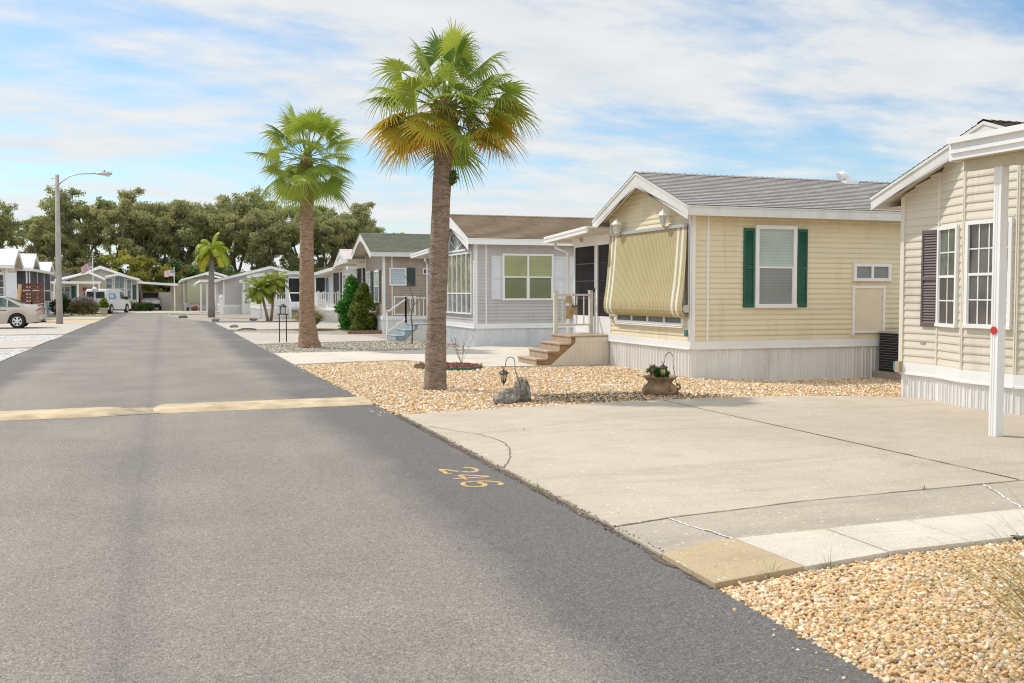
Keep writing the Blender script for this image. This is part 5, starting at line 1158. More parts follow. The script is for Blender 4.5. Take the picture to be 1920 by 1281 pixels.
def frond(L, base, az, el, ln, rr, c0, c1, nl=30, leaf=.35, arch=1.0, w=.02, hang=0.4):
    p = Vector(base); d = Vector((math.cos(az) * math.cos(el), math.sin(az) * math.cos(el), math.sin(el))); st = ln / nl; pts = []
    for k in range(nl): pts.append((p.copy(), d.copy())); p = p + d * st; d = (d + Vector((0, 0, -arch * 1.9 / nl * (0.4 + k / nl)))).normalized()
    for k in range(nl - 1):
        a, da = pts[k]; b, _ = pts[k + 1]; s_ = da.cross(Vector((0, 0, 1))).normalized(); L.quad(a - s_ * .012, b - s_ * .010, b + s_ * .010, a + s_ * .012, lerp3(c0, (.3, .3, .08), .3))
        if k < 3: continue
        f = math.sin(math.pi * min(1, (k + 2) / nl)) ** .6
        for sg in (-1, 1):
            for rep in (0, .5):
                q = a.lerp(b, rep); e = (s_ * sg * .75 + da * .6 + Vector((0, 0, -hang + rr.uniform(-.2, .3)))).normalized(); ll = leaf * f * rr.uniform(.8, 1.1); n = e.cross(da).normalized()
                wv = e.cross(n).normalized() * w; c = lerp3(c0, c1, rr.random()); q2 = q + e * ll * .55; q3 = q + e * ll + Vector((0, 0, -.25 * ll))
                L.quad(q - wv * .5, q2 - wv, q2 + wv, q + wv * .5, c); L.quad(q2 - wv, q3, q3 + wv * .1, q2 + wv, c)
def feather_palm(label, base, trunk, rad, nf, ln, els, cols, leaf, seed, azr=None, bark_m=grey_bark, name='palm_tree', group=None, arch=1.0, nl=26, w=.02):
    rr = random.Random(seed); t = thing(name, label, 'palm', base, group=group); m = MB(); m.tube(trunk, rad, 10, jag=lambda k, j: rr.uniform(-.05, .05)); m.build('trunk', bark_m, t, smooth=True)
    L = Leafy(); C = Vector(trunk[-1])
    for k in range(nf):
        az = azr(k, nf, rr) if azr else k * 2.4; el = R(els[0] + (els[1] - els[0]) * (k / max(1, nf - 1)) + rr.uniform(-8, 8)); y = 1 if (k / nf > .7 and len(cols) > 2) else 0
        frond(L, C, az, el, ln * rr.uniform(.85, 1.1), rr, cols[y], cols[min(y + 1, len(cols) - 1)], leaf=leaf, arch=arch, nl=nl, w=w)
    L.build('crown', leaf_m, t); return t
feather_palm('small grey trunked palm with drooping yellow green crown at the far right kerb', (2.92, 68.8, 0), [(0, 0, 0), (0, 0, 1.0), (.02, 0, 2.6), (.06, 0, 3.6), (.10, 0, 4.15)], [.24, .21, .18, .15, .09], 26, 1.55, (80, 5),
             [(.34, .42, .03), (.48, .54, .05), (.62, .45, .05)], .5, 3, azr=lambda k, n, rr: (R(180) + rr.uniform(-1.1, 1.1)) if k % 3 else rr.uniform(-1.3, 1.0), arch=2.1, w=.016, nl=40)
PG = 'two leaning date palms with a shared root'
feather_palm('left of two small leaning date palms before the white homes', (5.55, 58.6, 0), [(-.0, 0, 0), (-.12, 0, .6), (-.30, 0, 1.35), (-.40, 0, 1.75)], [.09, .075, .08, .11], 22, 1.25, (75, -25), [(.20, .27, .025), (.38, .42, .06)], .34, 21, bark_m=palm_bark_far, name='date_palm', group=PG, arch=1.1)
feather_palm('right of two small leaning date palms before the white homes', (5.72, 58.7, 0), [(-.0, 0, 0), (.10, 0, .7), (.16, 0, 1.5), (.18, 0, 2.15)], [.09, .07, .075, .11], 22, 1.2, (75, -25), [(.22, .28, .025), (.40, .42, .06)], .34, 22, bark_m=palm_bark_far, name='date_palm', group=PG, arch=1.3)

# ------------------------------------------------------------------ shrubs and trees
def leaf_cloud(centers, radii, n, size, c0, c1, seed, shell=.55, aspect=1.6, vertical=0.0):
    """n small leaves spread through ellipsoids, denser to the outside"""
    rg = np.random.default_rng(seed); cs = np.array(centers, float); rd = np.array(radii, float)
    if rd.ndim == 1: rd = np.repeat(rd[:, None], 3, 1)
    wts = rd.prod(1) ** .7; idx = rg.choice(len(cs), n, p=wts / wts.sum())
    d = rg.normal(size=(n, 3)); d /= np.linalg.norm(d, axis=1)[:, None]; r = (shell + (1 - shell) * rg.random(n)) * (1 + rg.normal(0, .08, n)); r[rg.random(n) < .25] *= rg.random()
    p = cs[idx] + d * rd[idx] * r[:, None]
    a = rg.normal(size=(n, 3)) + d * .3; a[:, 2] += vertical; a /= np.linalg.norm(a, axis=1)[:, None]; b = np.cross(a, rg.normal(size=(n, 3))); b /= np.linalg.norm(b, axis=1)[:, None]
    s = size * rg.uniform(.6, 1.25, n)[:, None]
    V = np.stack([p - a * s * aspect, p - b * s, p + a * s * aspect, p + b * s], 1).reshape(-1, 3); F = np.arange(4 * n).reshape(n, 4)
    clump = rg.random(len(cs))[idx]; f = np.clip(.5 * clump + .5 * rg.random(n), 0, 1)[:, None]; c = np.array(c0) * (1 - f) + np.array(c1) * f
    return V, F, np.repeat(c, 4, 0)
V, F, C = leaf_cloud([(.30, -.06, 3.52), (.27, -.08, 3.42)], [.09, .07], 160, .022, (.08, .14, .02), (.24, .30, .06), 91, aspect=2.4); fast_mesh('fern_tuft', V, F, C, leaf_m, palm1)
def join(parts):
    V = []; F = []; C = []; o = 0
    for v, f, c in parts: V.append(v); F.append(f + o); C.append(c); o += len(v)
    return np.concatenate(V), np.concatenate(F), np.concatenate(C)
def shrub(name, label, loc, cents, rads, n, size, c0, c1, seed, group=None, cat='shrub', parts=None, **k):
    t = thing(name, label, cat, loc, group=group); V, F, C = leaf_cloud(cents, rads, n, size, c0, c1, seed, **k)
    V[:, 2] = np.maximum(V[:, 2], .01); fast_mesh('foliage', V, F, C, leaf_m, t)
    m = MB(); rr = random.Random(seed)
    for c in cents[:8]: m.tube([(rr.uniform(-.05, .05), rr.uniform(-.05, .05), -.05), (c[0] * .5, c[1] * .5, c[2] * .5), tuple(c)], [.025, .018, .008], 5)
    m.build('stem', stem_m, t); return t
def cone_blobs(h, r, seed, n=60, p=.8, belly=.3):
    rr = random.Random(seed); cs = []; rs = []
    for k in range(n):
        z = rr.random() ** 1.1; rad = r * (math.sin(math.pi * min(1, (z * .8 + belly) / 1.1)) ** p) * (1 if z < .5 else (1 - (z - .5) * .9)); a = rr.uniform(0, 6.28); q = rad * rr.uniform(.35, .85)
        cs.append((math.cos(a) * q, math.sin(a) * q, .08 + z * h * .9)); rs.append((r * .30, r * .30, h * .10 + .05))
    return cs, rs
AG = 'arborvitae shrubs beside the taupe home'
cs, rs = cone_blobs(2.25, .80, 2, 80); shrub('arborvitae', 'left arborvitae, bright green and wide, beside the taupe home', (7.62, 43.3, 0), cs, rs, 11000, .035, (.03, .14, .015), (.12, .33, .04), 31, AG, vertical=1.2)
cs, rs = cone_blobs(1.95, .62, 3, 70); shrub('arborvitae', 'right arborvitae, darker olive and narrower, beside the taupe home', (7.66, 40.7, 0), cs, rs, 10000, .032, (.04, .08, .01), (.22, .25, .03), 32, AG, vertical=1.2)
shrub('ground_shrub', 'low yellow green shrub at the foot of the two arborvitae', (7.38, 40.3, 0), [(0, 0, .18), (.22, .1, .2), (-.2, 0, .15)], [.2, .18, .16], 900, .03, (.09, .15, .02), (.22, .28, .05), 33)
m = MB()
for k in range(16): a = math.pi * k / 15; m.box(7.7 - .75 * math.cos(a) - .09, 7.7 - .75 * math.cos(a) + .09, 39.9 - .25 * math.sin(a), 40.02 - .25 * math.sin(a), -.03, .10)
tag(m.build('brick_edging', brick_m), 'low red brick edging round the arborvitae bed', 'edging')
# fountain grass
def blades(name, label, loc, n, h, spread, c0, c1, seed, w=.006, cat='grass', plume=0, curve=1.0, plc=(.42, .33, .2), lean=(0, 0)):
    rr = random.Random(seed); t = thing(name, label, cat, loc); L = Leafy(); PL = Leafy()
    for k in range(n):
        a = rr.uniform(0, 6.28); q = rr.random() ** .6; hh = h * rr.uniform(.65, 1.1); r0 = spread * .12 * rr.random(); p = Vector((math.cos(a) * r0, math.sin(a) * r0, -.03)); out = Vector((math.cos(a) + lean[0], math.sin(a) + lean[1], 0)) * spread * q
        c = lerp3(c0, c1, rr.random()); prev = None; s_ = Vector((-math.sin(a), math.cos(a), 0)); isp = k < plume
        for u in (0, .25, .5, .75, 1.0):
            x = p + out * (u ** 1.3) * (1.15 if isp else 1); x.z = hh * (1.35 if isp else 1) * (u - .42 * curve * q * u * u * u * 1.6) - .03; ww = w * (1 - u * .9) * (0.6 if isp else 1)
            if prev is not None: L.quad(prev[0] - s_ * prev[1], x - s_ * ww, x + s_ * ww, prev[0] + s_ * prev[1], c)
            if isp and u >= .75:
                for e in range(10): v = Vector((rr.uniform(-1, 1), rr.uniform(-1, 1), rr.uniform(-.5, 1))) * .03; y = x + Vector((rr.uniform(-.03, .03), rr.uniform(-.03, .03), rr.uniform(-.05, .05))) ; PL.quad(y, y + v, y + v * 1.1 + Vector((0, 0, .006)), y + Vector((0, 0, .006)), plc)
            prev = (x, ww)
    L.build('blades', leaf_m, t)
    if plume: PL.build('plumes', leaf_m, t)
    return t
blades('fountain_grass', 'large clump of tan and green fountain grass behind the second palm trunk', (6.0, 44.4, 0), 2200, 1.25, 1.0, (.26, .29, .07), (.56, .46, .20), 5, .017, plume=70, curve=.9)
# weeds along the driveway
for (x, y, z, n, h, lb) in [(2.84, 6.25, 0, 26, .07, 'green weed tuft where the concrete strip meets the road'), (2.83, 7.6, 0, 22, .13, 'weed tuft at the driveway edge just past the painted number'), (2.79, 4.99, 0, 24, .07, 'low green weed at the road side of the tan slab'),
        (3.2, 4.83, 0, 12, .20, 'thin tall grass sprouting in front of the tan slab'), (3.62, 4.88, .0, 16, .16, 'thin grass between the tan slab and the first white slab'), (4.52, 4.98, 0, 14, .06, 'small weed among pebbles by the second white slab'),
        (5.15, 5.02, 0, 20, .10, 'weed tuft at the end of the black garden hose'), (5.75, 6.52, .03, 12, .08, 'weed growing in the long driveway joint'), (3.9, 10.9, .03, 10, .07, 'lone weed in the driveway crack'), (2.84, 9.2, 0, 12, .06, 'small weed at the broken driveway edge beyond the painted number')]:
    blades('weed', lb, (x, y, z), n, h, h * .7, (.10, .15, .02), (.26, .30, .06), int(x * 100), .003, cat='weed', group=None) if False else blades('weed', lb, (x, y, z), n, h, h * .7, (.10, .15, .02), (.26, .30, .06), int(x * 100), .0028, cat='weed')
# near ornamental grass at the right edge, out of focus
blades('ornamental_grass', 'tall olive ornamental grass at the right edge close to the camera', (3.52, 2.98, 0), 420, 1.0, .95, (.20, .19, .05), (.42, .34, .13), 17, .0035, curve=1.3, lean=(-.12, .35))
m = MB(); m.tube([(5.15, 5.06, .02), (5.4, 4.85, .015), (5.8, 4.65, .02), (6.3, 4.5, .02), (7.4, 4.4, .02)], .017, 8); tag(m.build('garden_hose', blackm, smooth=True), 'dark hose lying on the pebbles behind the grass at right', 'hose')
pebbles('mulch_patch', [(5.25, 5.06), (7.4, 5.22), (7.4, 4.55), (6.2, 4.6), (5.7, 4.78)], 1500, .012, .022, [(.33, .15, .09), (.42, .22, .14), (.25, .12, .08), (.5, .3, .2)], 1, lambda x, y: np.zeros(len(x)) + .004, 77, 'reddish mulch chips above the hose at the right edge')

# oaks behind the homes
def limb(m, p, d, ln, r, lvl, rr, tips):
    n = 4; pts = [p.copy()]; q = p.copy(); dd = d.copy()
    for k in range(n): dd = (dd + Vector((rr.uniform(-.28, .28), rr.uniform(-.28, .28), rr.uniform(-.05, .2)))).normalized(); q = q + dd * ln / n; pts.append(q.copy())
    m.tube(pts, [r * (1 - .45 * k / n) for k in range(n + 1)], 6 if lvl else 9, cap=False)
    if lvl >= 3: tips.append(q); return
    tips_here = rr.choice((2, 3)) if lvl else rr.choice((3, 4))
    for k in range(tips_here):
        a = rr.uniform(0, 6.28); s_ = rr.uniform(.5, 1.0); e = (dd + Vector((math.cos(a) * s_, math.sin(a) * s_, rr.uniform(-.1, .5)))).normalized(); limb(m, pts[-1 if k else -2], e, ln * rr.uniform(.62, .85), r * .58, lvl + 1, rr, tips)
    if lvl >= 1: tips.append(q)
def oak_proto(seed, h, c0, c1, nleaf=7500, spread=1.0):
    rr = random.Random(seed); t = thing('oak_tree', '', 'tree', (0, 0, 0)); m = MB(); tips = []
    for k in range(rr.choice((1, 2, 2))):
        a = rr.uniform(0, 6.28); limb(m, Vector((rr.uniform(-.3, .3), rr.uniform(-.3, .3), -.2)), Vector((math.cos(a) * .22, math.sin(a) * .22, 1)).normalized(), h * .36, .20 * h / 9, 0, rr, tips)
    zmx = max(p.z for p in tips); f = h * .93 / zmx
    m.v = [(x * spread, y * spread, z * f) for x, y, z in m.v]; m.build('trunk', oak_bark, t, smooth=True)
    cs = [(p.x * spread, p.y * spread, p.z * f) for p in tips]; ex = []
    for c in cs:
        for q in range(2): ex.append((c[0] + rr.uniform(-.8, .8), c[1] + rr.uniform(-.8, .8), c[2] + rr.uniform(-.6, .5)))
    for k in range(18): a = rr.uniform(0, 6.28); q = rr.uniform(.8, 3.2); ex.append((q * math.cos(a), q * math.sin(a), rr.uniform(h * .18, h * .5)))
    cs = cs + ex; rs = [(rr.uniform(.45, 1.0), rr.uniform(.45, 1.0), rr.uniform(.32, .6)) for _ in cs]
    V, F, C = leaf_cloud(cs, rs, nleaf, .075, c0, c1, seed, shell=.3, aspect=1.5); fast_mesh('crown', V, F, C, oakleaf_m, t); return t
oaks = [oak_proto(101, 12, (.17, .20, .075), (.52, .52, .22), 34000), oak_proto(102, 12, (.15, .19, .065), (.48, .50, .18), 34000), oak_proto(103, 12, (.19, .20, .08), (.54, .51, .23), 34000), oak_proto(104, 12, (.14, .20, .05), (.47, .53, .15), 34000)]
OG = 'oak trees standing behind the park homes'
def camx(px, D): # world x of an image column at depth Y = D
    return D * math.tan(math.atan((px - 960) / 1894) + R(18.996))
oak_list = [(0, 118, 11.0, 'oak at the far left edge of the tree line'), (52, 124, 9.6, 'rounded oak left of the street lamp pole'), (100, 116, 9.2, 'oak right behind the street lamp pole'), (140, 128, 10.6, 'oak just right of the street lamp pole'),
    (172, 116, 13.3, 'tallest pointed oak under the end of the street lamp arm'), (215, 122, 12.6, 'oak above the white van'), (250, 114, 12.4, 'broad forked oak above the beige home right eave'), (285, 128, 11.2, 'oak above the left half of the carport'),
    (318, 116, 10.9, 'oak behind the right flagpole'), (345, 124, 12.4, 'tall oak left of the small yellow palm'), (380, 114, 12.2, 'oak directly behind the small yellow palm'), (415, 126, 13.2, 'high oak just right of the small yellow palm'),
    (450, 116, 12.8, 'tall oak left of the second palm crown'), (482, 122, 12.6, 'oak under the left fronds of the second palm'), (515, 112, 12.0, 'oak above the pair of date palms'), (548, 126, 12.6, 'oak left of the second palm trunk'),
    (585, 114, 11.4, 'oak hidden behind the second palm trunk'), (615, 124, 12.0, 'oak right of the second palm trunk'), (645, 114, 11.4, 'oak above the pinkish roof'), (678, 122, 11.6, 'oak touching the green roof ridge at its left end'), (725, 116, 10.0, 'isolated oak rising over the green roof'), (756, 122, 9.6, 'thin crowned oak at the right end of the tree line')]
rr = random.Random(77)
for i, (px, D, h, lb) in enumerate(oak_list):
    o = oaks[i % 4] if i < 4 else copy_tree(oaks[i % 4]); s_ = h / 12
    o.location = (camx(px, D), D, 0); o.rotation_euler = (0, 0, rr.uniform(0, 6.28)); o.scale = (s_ * rr.uniform(.85, 1.0), s_ * rr.uniform(.85, 1.0), s_ * rr.uniform(.94, 1.04)); o['label'] = lb; o['group'] = OG
def bushy(i, px, D, h, w, c0, c1, lb, n=9000):
    h *= 1.15
    rr = random.Random(i + 500); cs = []; rs = []
    for k in range(46): a = rr.uniform(0, 6.28); q = rr.random() ** .6 * w; z = rr.uniform(.25, h * .85) * (1 - .35 * q / w); cs.append((q * math.cos(a), q * math.sin(a) * .7, z)); rs.append((rr.uniform(.4, .9), rr.uniform(.4, .9), rr.uniform(.35, .7)))
    shrub('understory_bush', lb, (camx(px, D), D, 0), cs, rs, n, .085, c0, c1, i + 60, 'bushes under the oaks', cat='bush', shell=.4)
ylg = ((.22, .23, .04), (.50, .46, .09)); dkg = ((.06, .11, .035), (.18, .25, .07)); olv = ((.16, .16, .06), (.38, .34, .13))
for i, (px, D, h, w, c, lb) in enumerate([(20, 108, 5.0, 4.2, olv, 'olive bush mass behind the left homes'), (75, 110, 5.6, 4.2, olv, 'olive bush mass left of the street lamp pole'), (130, 110, 6.0, 4.0, olv, 'olive bush mass behind the flag over the beige home'), (185, 109, 5.2, 4.0, dkg, 'dark green bush behind the beige home gable'),
        (232, 108, 6.2, 3.6, ylg, 'yellow green bush above the van'), (275, 108, 5.6, 3.6, ylg, 'yellow green bush above the carport'), (312, 110, 4.2, 2.6, ylg, 'low yellow bush by the right flag'), (338, 108, 5.6, 2.8, dkg, 'dark green bush left of the small yellow palm'),
        (372, 109, 5.0, 3.0, olv, 'olive bush behind the small yellow palm'), (420, 108, 5.2, 3.4, dkg, 'dark bush above the sage home'), (470, 108, 5.4, 3.6, olv, 'olive bush above the low roofed white home'), (530, 108, 5.2, 3.8, dkg, 'dark bush above the date palms'), (590, 108, 5.0, 3.8, olv, 'olive bush beside the second palm trunk'), (650, 108, 4.8, 3.8, dkg, 'dark bush behind the pinkish roof'), (705, 110, 4.4, 4.0, olv, 'olive bush behind the green roof'), (765, 112, 7.6, 1.6, ylg, 'yellow green sapling top over the green roof')]):
    bushy(i, px, D, h, w, *c, lb)
# bushes near the homes
shrub('yellow_bush', 'round yellow green bush left of the white marker post', (4.45, 91.5, 0), [(0, 0, .4), (.4, 0, .35), (-.4, 0, .35), (0, .2, .6)], [.5, .45, .45, .4], 2200, .05, (.12, .14, .015), (.34, .32, .04), 41)
shrub('yellow_bush', 'taller yellow green bush right of the white marker post', (5.9, 91.5, 0), [(0, 0, .5), (.5, 0, .45), (-.5, 0, .45), (.1, .2, .9), (.6, 0, .8)], [.6, .5, .5, .5, .4], 3200, .05, (.10, .12, .015), (.30, .28, .04), 42)
shrub('hedge', 'clipped dark green hedge between the van and the carport', (-2.2, 92.0, 0), [(-.6, 0, .4), (0, 0, .4), (.6, 0, .4), (1.1, 0, .4)], [.45, .45, .45, .4], 3600, .035, (.02, .05, .01), (.06, .11, .02), 43)
shrub('dark_shrub', 'dark green shrub behind the street lamp pole', (-7.0, 80.0, 0), [(-.3, 0, .6), (.35, 0, .6), (.1, 0, 1.0), (.9, 0, .55)], [.6, .55, .5, .5], 3200, .05, (.02, .055, .01), (.07, .14, .025), 44)
t = shrub('flowering_shrub', 'purple flowering shrub left of the white lamp post', (-5.5, 78.8, 0), [(0, 0, .5), (.6, 0, .5), (-.6, 0, .45), (.3, 0, .9), (-.3, 0, .85)], [.6, .55, .5, .5, .5], 3400, .04, (.09, .09, .03), (.30, .25, .10), 45)
V, F, C = leaf_cloud([(0, -.1, 1.1), (.5, -.1, .95), (-.5, -.1, .95), (.9, 0, .8)], [.45, .4, .4, .3], 420, .035, (.26, .15, .42), (.42, .30, .60), 46); fast_mesh('flowers', V, F, C, leaf_m, t)
for px_, s_, lb in ((-5.9, 1.0, 'left hanging flower basket on the porch of the large beige home'), (-5.1, .9, 'right hanging flower basket on the porch of the large beige home')):
    t = thing('flower_basket', lb, 'flower basket', (px_, 88.5, 1.25), group='hanging flower baskets'); V, F, C = leaf_cloud([(0, 0, .1), (.1, 0, 0)], [.3, .25], 260, .05, (.05, .10, .01), (.40, .10, .05) if s_ == 1 else (.22, .24, .03), 47); fast_mesh('flowers', V, F, C, leaf_m, t)
    m = MB(); m.lathe([(.02, -.3), (.16, -.2), (.2, -.05)], (0, 0, 0), 10); m.bar((0, 0, 0), (0, 0, 1.0), .01); m.build('basket', stem_m, t)
for (x, y, lb) in ((2.0, 94.5, 'spiky dark plant left of the clay ball before the sage home'), (3.1, 94.3, 'spiky plant right of the clay ball before the sage home')):
    blades('spiky_plant', lb, (x, y, 0), 60, .55, .45, (.04, .08, .02), (.12, .18, .05), int(x * 31), .02, cat='plant')
m = MB(); m.lathe([(.1, 0), (.28, .12), (.32, .3), (.2, .46), (.12, .48)], (2.55, 94.2, 0), 12); tag(m.build('clay_pot', simple('red_clay', (.26, .09, .05), .7, .2, 5), smooth=True), 'dark red round clay pot before the sage home', 'pot')
# small shrub with purple flowers in the mulch bed behind the large palm
t = thing('flowering_plant', 'spindly bare stems with tiny purple flowers behind the large palm', 'plant', (6.22, 21.5, 0)); rr = random.Random(3); m = MB(); L = Leafy()
for k in range(11):
    a = rr.uniform(0, 6.28); p = Vector((0, 0, 0)); pts = [p]; d = Vector((math.cos(a) * .45, math.sin(a) * .45, 1))
    for q in range(5): p = p + d * .12 * rr.uniform(.8, 1.1); d = d + Vector((rr.uniform(-.15, .15), rr.uniform(-.15, .15), 0)); pts.append(p)
    m.tube(pts, .0028, 4)
    for q in pts[3:]:
        v = Vector((rr.uniform(-1, 1), rr.uniform(-1, 1), rr.uniform(0, 1))) * .03; L.quad(q, q + v, q + v + Vector((0, 0, .02)), q + Vector((0, 0, .02)), (.32, .20, .55) if rr.random() < .5 else (.2, .22, .08))
m.build('stem', stem_m, t); L.build('flowers', leaf_m, t)
t = thing('bare_sapling', 'leafless crooked sapling in front of the taupe home', 'tree', (7.3, 30.8, 0)); m = MB(); m.tube([(0, 0, 0), (.02, 0, .5), (-.03, 0, .9), (.08, 0, 1.3), (-.05, 0, 1.75), (-.22, 0, 2.15)], [.03, .026, .022, .018, .012, .006], 6); m.tube([(.0, 0, .95), (-.12, 0, 1.25), (-.16, 0, 1.5)], [.014, .01, .005], 5); m.tube([(.06, 0, 1.2), (.25, 0, 1.4), (.3, 0, 1.7)], [.014, .01, .005], 5); m.build('trunk', stem_m, t)
# mulch island with green edging
MP = [(5.25 + 0 * k, 0) for k in range(0)] + [(5.75 + .72 * math.cos(a) * 1.0, 20.9 + .95 * math.sin(a)) for a in np.linspace(0, 2 * math.pi, 24)[:-1]]
t = MB(); t.prism(MP, -.08, .012); t.build('mulch_bed', mulch_m, kind='structure')
m = MB()
for k in range(11, 20):
    p, q = MP[k], MP[k + 1]; m.bar((*p, .01), (*q, .01), .03, .09)
tag(m.build('bed_edging', green_edge), 'green plastic edging of the mulch bed behind the large palm', 'edging')
pebbles('mulch_chips', MP, 1500, .014, .03, [(.20, .06, .04), (.28, .09, .06), (.13, .05, .04)], 1, lambda x, y: np.zeros(len(x)) + .012, 78, 'dark red bark chips in the bed behind the large palm')

# ------------------------------------------------------------------ rocks, lanterns, pot
def rock(name, label, loc, dims, seed, rz=0, sub=5, tilt=0):
    import bmesh
    from mathutils import noise as mn
    bm = bmesh.new(); bmesh.ops.create_icosphere(bm, subdivisions=sub, radius=1); off = Vector((seed * 3.1, seed * 1.7, 0))
    for v in bm.verts:
        p = v.co.copy(); r_ = 1 + .30 * mn.noise(p * 1.1 + off) + .13 * mn.noise(p * 2.6 + off) + .07 * mn.noise(p * 6 + off) + .03 * mn.noise(p * 15 + off)
        c = mn.voronoi(p * 1.6 + off)[0]; r_ -= .16 * max(0, .28 - (c[1] - c[0])); p *= r_
        v.co = Vector((p.x * dims[0], p.y * dims[1], p.z * dims[2]))
        if tilt: v.co.x += tilt * v.co.z; k = max(0, v.co.z / dims[2]); v.co.x *= 1 - .22 * k; v.co.y *= 1 - .2 * k
    me = bpy.data.meshes.new(name); bm.to_mesh(me); bm.free(); me.materials.append(rock_m); me.polygons.foreach_set('use_smooth', [True] * len(me.polygons))
    o = bpy.data.objects.new(name, me); COL.objects.link(o); o.location = loc; o.rotation_euler = (0, 0, rz); tag(o, label, 'rock', 'two rocks in the pebble bed'); return o
rock('rock', 'left of the two weathered grey rocks, lower and rounded', (4.70, 13.84, .07), (.20, .155, .125), 2, .3, tilt=.35)
rock('rock', 'right of the two weathered grey rocks, taller and pointed', (4.97, 14.05, .10), (.21, .16, .235), 5, 1.2, tilt=-.30)
def hook_lantern(label, x, y, s=1.0, lean=-.10):
    t = thing('hook_lantern', label, 'lantern', (x, y, -.04)); m = MB(); pts = [(0, 0, 0), (lean * .6, 0, .30), (lean, 0, .52)]
    for k in range(9): a = math.pi * k / 8; pts.append((lean - .07 + .07 * math.cos(a), 0, .62 + .085 * math.sin(a)))
    pts += [(lean - .145, 0, .57), (lean - .16, 0, .545), (lean - .185, 0, .545), (lean - .20, 0, .575)]
    m.tube(pts, .0055, 6); m.build('shepherd_hook', blackm, t, smooth=True); c = (lean - .172, 0, .36)
    m = MB(); m.lathe([(.012, .175), (.012, .15), (.03, .148), (.06, .130), (.078, .112), (.078, .104), (.045, .104)], c, 12)
    m.lathe([(.004, -.075), (.006, -.05), (.02, -.03), (.032, -.018), (.034, -.008), (.028, 0)], c, 10)
    for k in range(6): a = 2 * math.pi * k / 6; m.bar((c[0] + .032 * math.cos(a), .032 * math.sin(a), .35), (c[0] + .053 * math.cos(a), .053 * math.sin(a), .468), .007)
    L_ = m.build('lantern', simple('bronze_lantern', (.045, .03, .035), .4, .2, 20), t); m = MB(); m.lathe([(.026, .0), (.044, .05), (.047, .10)], c, 12); m.build('lantern_glass', amberglass, L_, smooth=True)
    return t
hook_lantern('black shepherd hook with hanging lantern stuck beside the two rocks', 5.03, 13.9, lean=-.20)
hook_lantern('black shepherd hook with hanging lantern behind the clay pot', 7.63, 14.1, lean=-.11)
t = thing('clay_pot', 'wide weathered clay pot with a small green plant before the cream home', 'pot', (7.40, 14.3, 0)); m = MB()
m.lathe([(.20, -.04), (.26, -.01), (.285, .05), (.275, .10), (.225, .15), (.19, .175), (.195, .20), (.255, .262), (.275, .272), (.270, .28), (.235, .268), (.17, .20), (.15, .20)], (0, 0, 0), 36); pot = m.build('pot_body', terracotta, t, smooth=True)
m = MB()
for sgn in (-.1, .9): a = -1.35 + sgn; m.tube([(.262 * math.cos(a), .262 * math.sin(a), .15), (.305 * math.cos(a), .305 * math.sin(a), .145), (.315 * math.cos(a), .315 * math.sin(a), .10), (.275 * math.cos(a), .275 * math.sin(a), .07)], .022, 8)
m.build('handle', terracotta, pot, smooth=True)
V, F, C = leaf_cloud([(.03, -.02, .34), (.08, 0, .32), (-.04, 0, .33), (.0, .03, .37)], [.09, .08, .07, .06], 420, .017, (.03, .12, .02), (.14, .30, .05), 51, aspect=2.4, vertical=.8)
V2, F2, C2 = leaf_cloud([(-.14, 0, .40), (-.20, 0, .38), (-.08, .02, .43), (-.16, 0, .34)], [.07, .05, .05, .06], 170, .012, (.10, .12, .03), (.26, .26, .10), 52, aspect=2.0); V3 = join([(V, F, C), (V2, F2, C2)])
fast_mesh('plant', *V3[:3], leaf_m, t)
m = MB()
for k in range(7): m.tube([(-.02, 0, .24), (-.06 - .02 * k, .01 * (k % 3), .34), (-.08 - .025 * k, 0, .40 + .01 * (k % 2))], .003, 4)
m.build('stem', stem_m, t)
m = MB(); m.box(-.17, .17, -.12, .12, 0, .025); p = m.build('stepping_stone', conc_white); p.location = (7.3, 16.0, -.02); p.rotation_euler = (0, 0, .5); tag(p, 'flat pale paving stone half buried left of the clay pot lantern', 'stone', 'pale stones before the cream home skirting')
m = MB(); m.box(-.12, .12, -.08, .08, 0, .025); p = m.build('stepping_stone', conc_white); p.location = (6.9, 17.2, -.02); p.rotation_euler = (0, 0, .3); tag(p, 'smaller pale paving stone further left near the cream skirting', 'stone', 'pale stones before the cream home skirting')

# lamp-like stand by the second palm
t = thing('garden_lantern', 'black two legged garden lantern stand left of the second palm', 'lantern', (3.58, 32.9, 0)); m = MB(); m.bar((-.11, 0, -.05), (-.11, 0, .92), .03); m.bar((.11, 0, -.05), (.11, 0, .92), .03); m.box(-.17, .17, -.10, .10, .90, .93); m.build('stand', blackm, t)
m = MB(); m.box(-.075, .075, -.075, .075, .935, 1.15); b_ = m.build('lamp_glass', glasswhite, t); m = MB()
for sx_ in (-1, 1):
    for sy_ in (-1, 1): m.box(sx_ * .08 - .008, sx_ * .08 + .008, sy_ * .08 - .008, sy_ * .08 + .008, .93, 1.16)
m.lathe([(.13, 1.15), (.14, 1.165), (.06, 1.22), (.02, 1.25)], (0, 0, 0), 8); m.build('lamp_frame', blackm, t)
# white marker post
t = thing('marker_post', 'white wooden marker post with pointed top standing in grey gravel', 'post', (3.12, 60.8, 0)); m = MB(); m.box(-.075, .075, -.075, .075, -.05, 1.30); m.box(-.10, .10, -.10, .10, 1.26, 1.31); m.build('shaft', trimw, t); m = MB(); m.lathe([(.09, 1.31), (.10, 1.36), (.05, 1.44), (.01, 1.52)], (0, 0, 0), 4); m.build('finial', trimw, t)
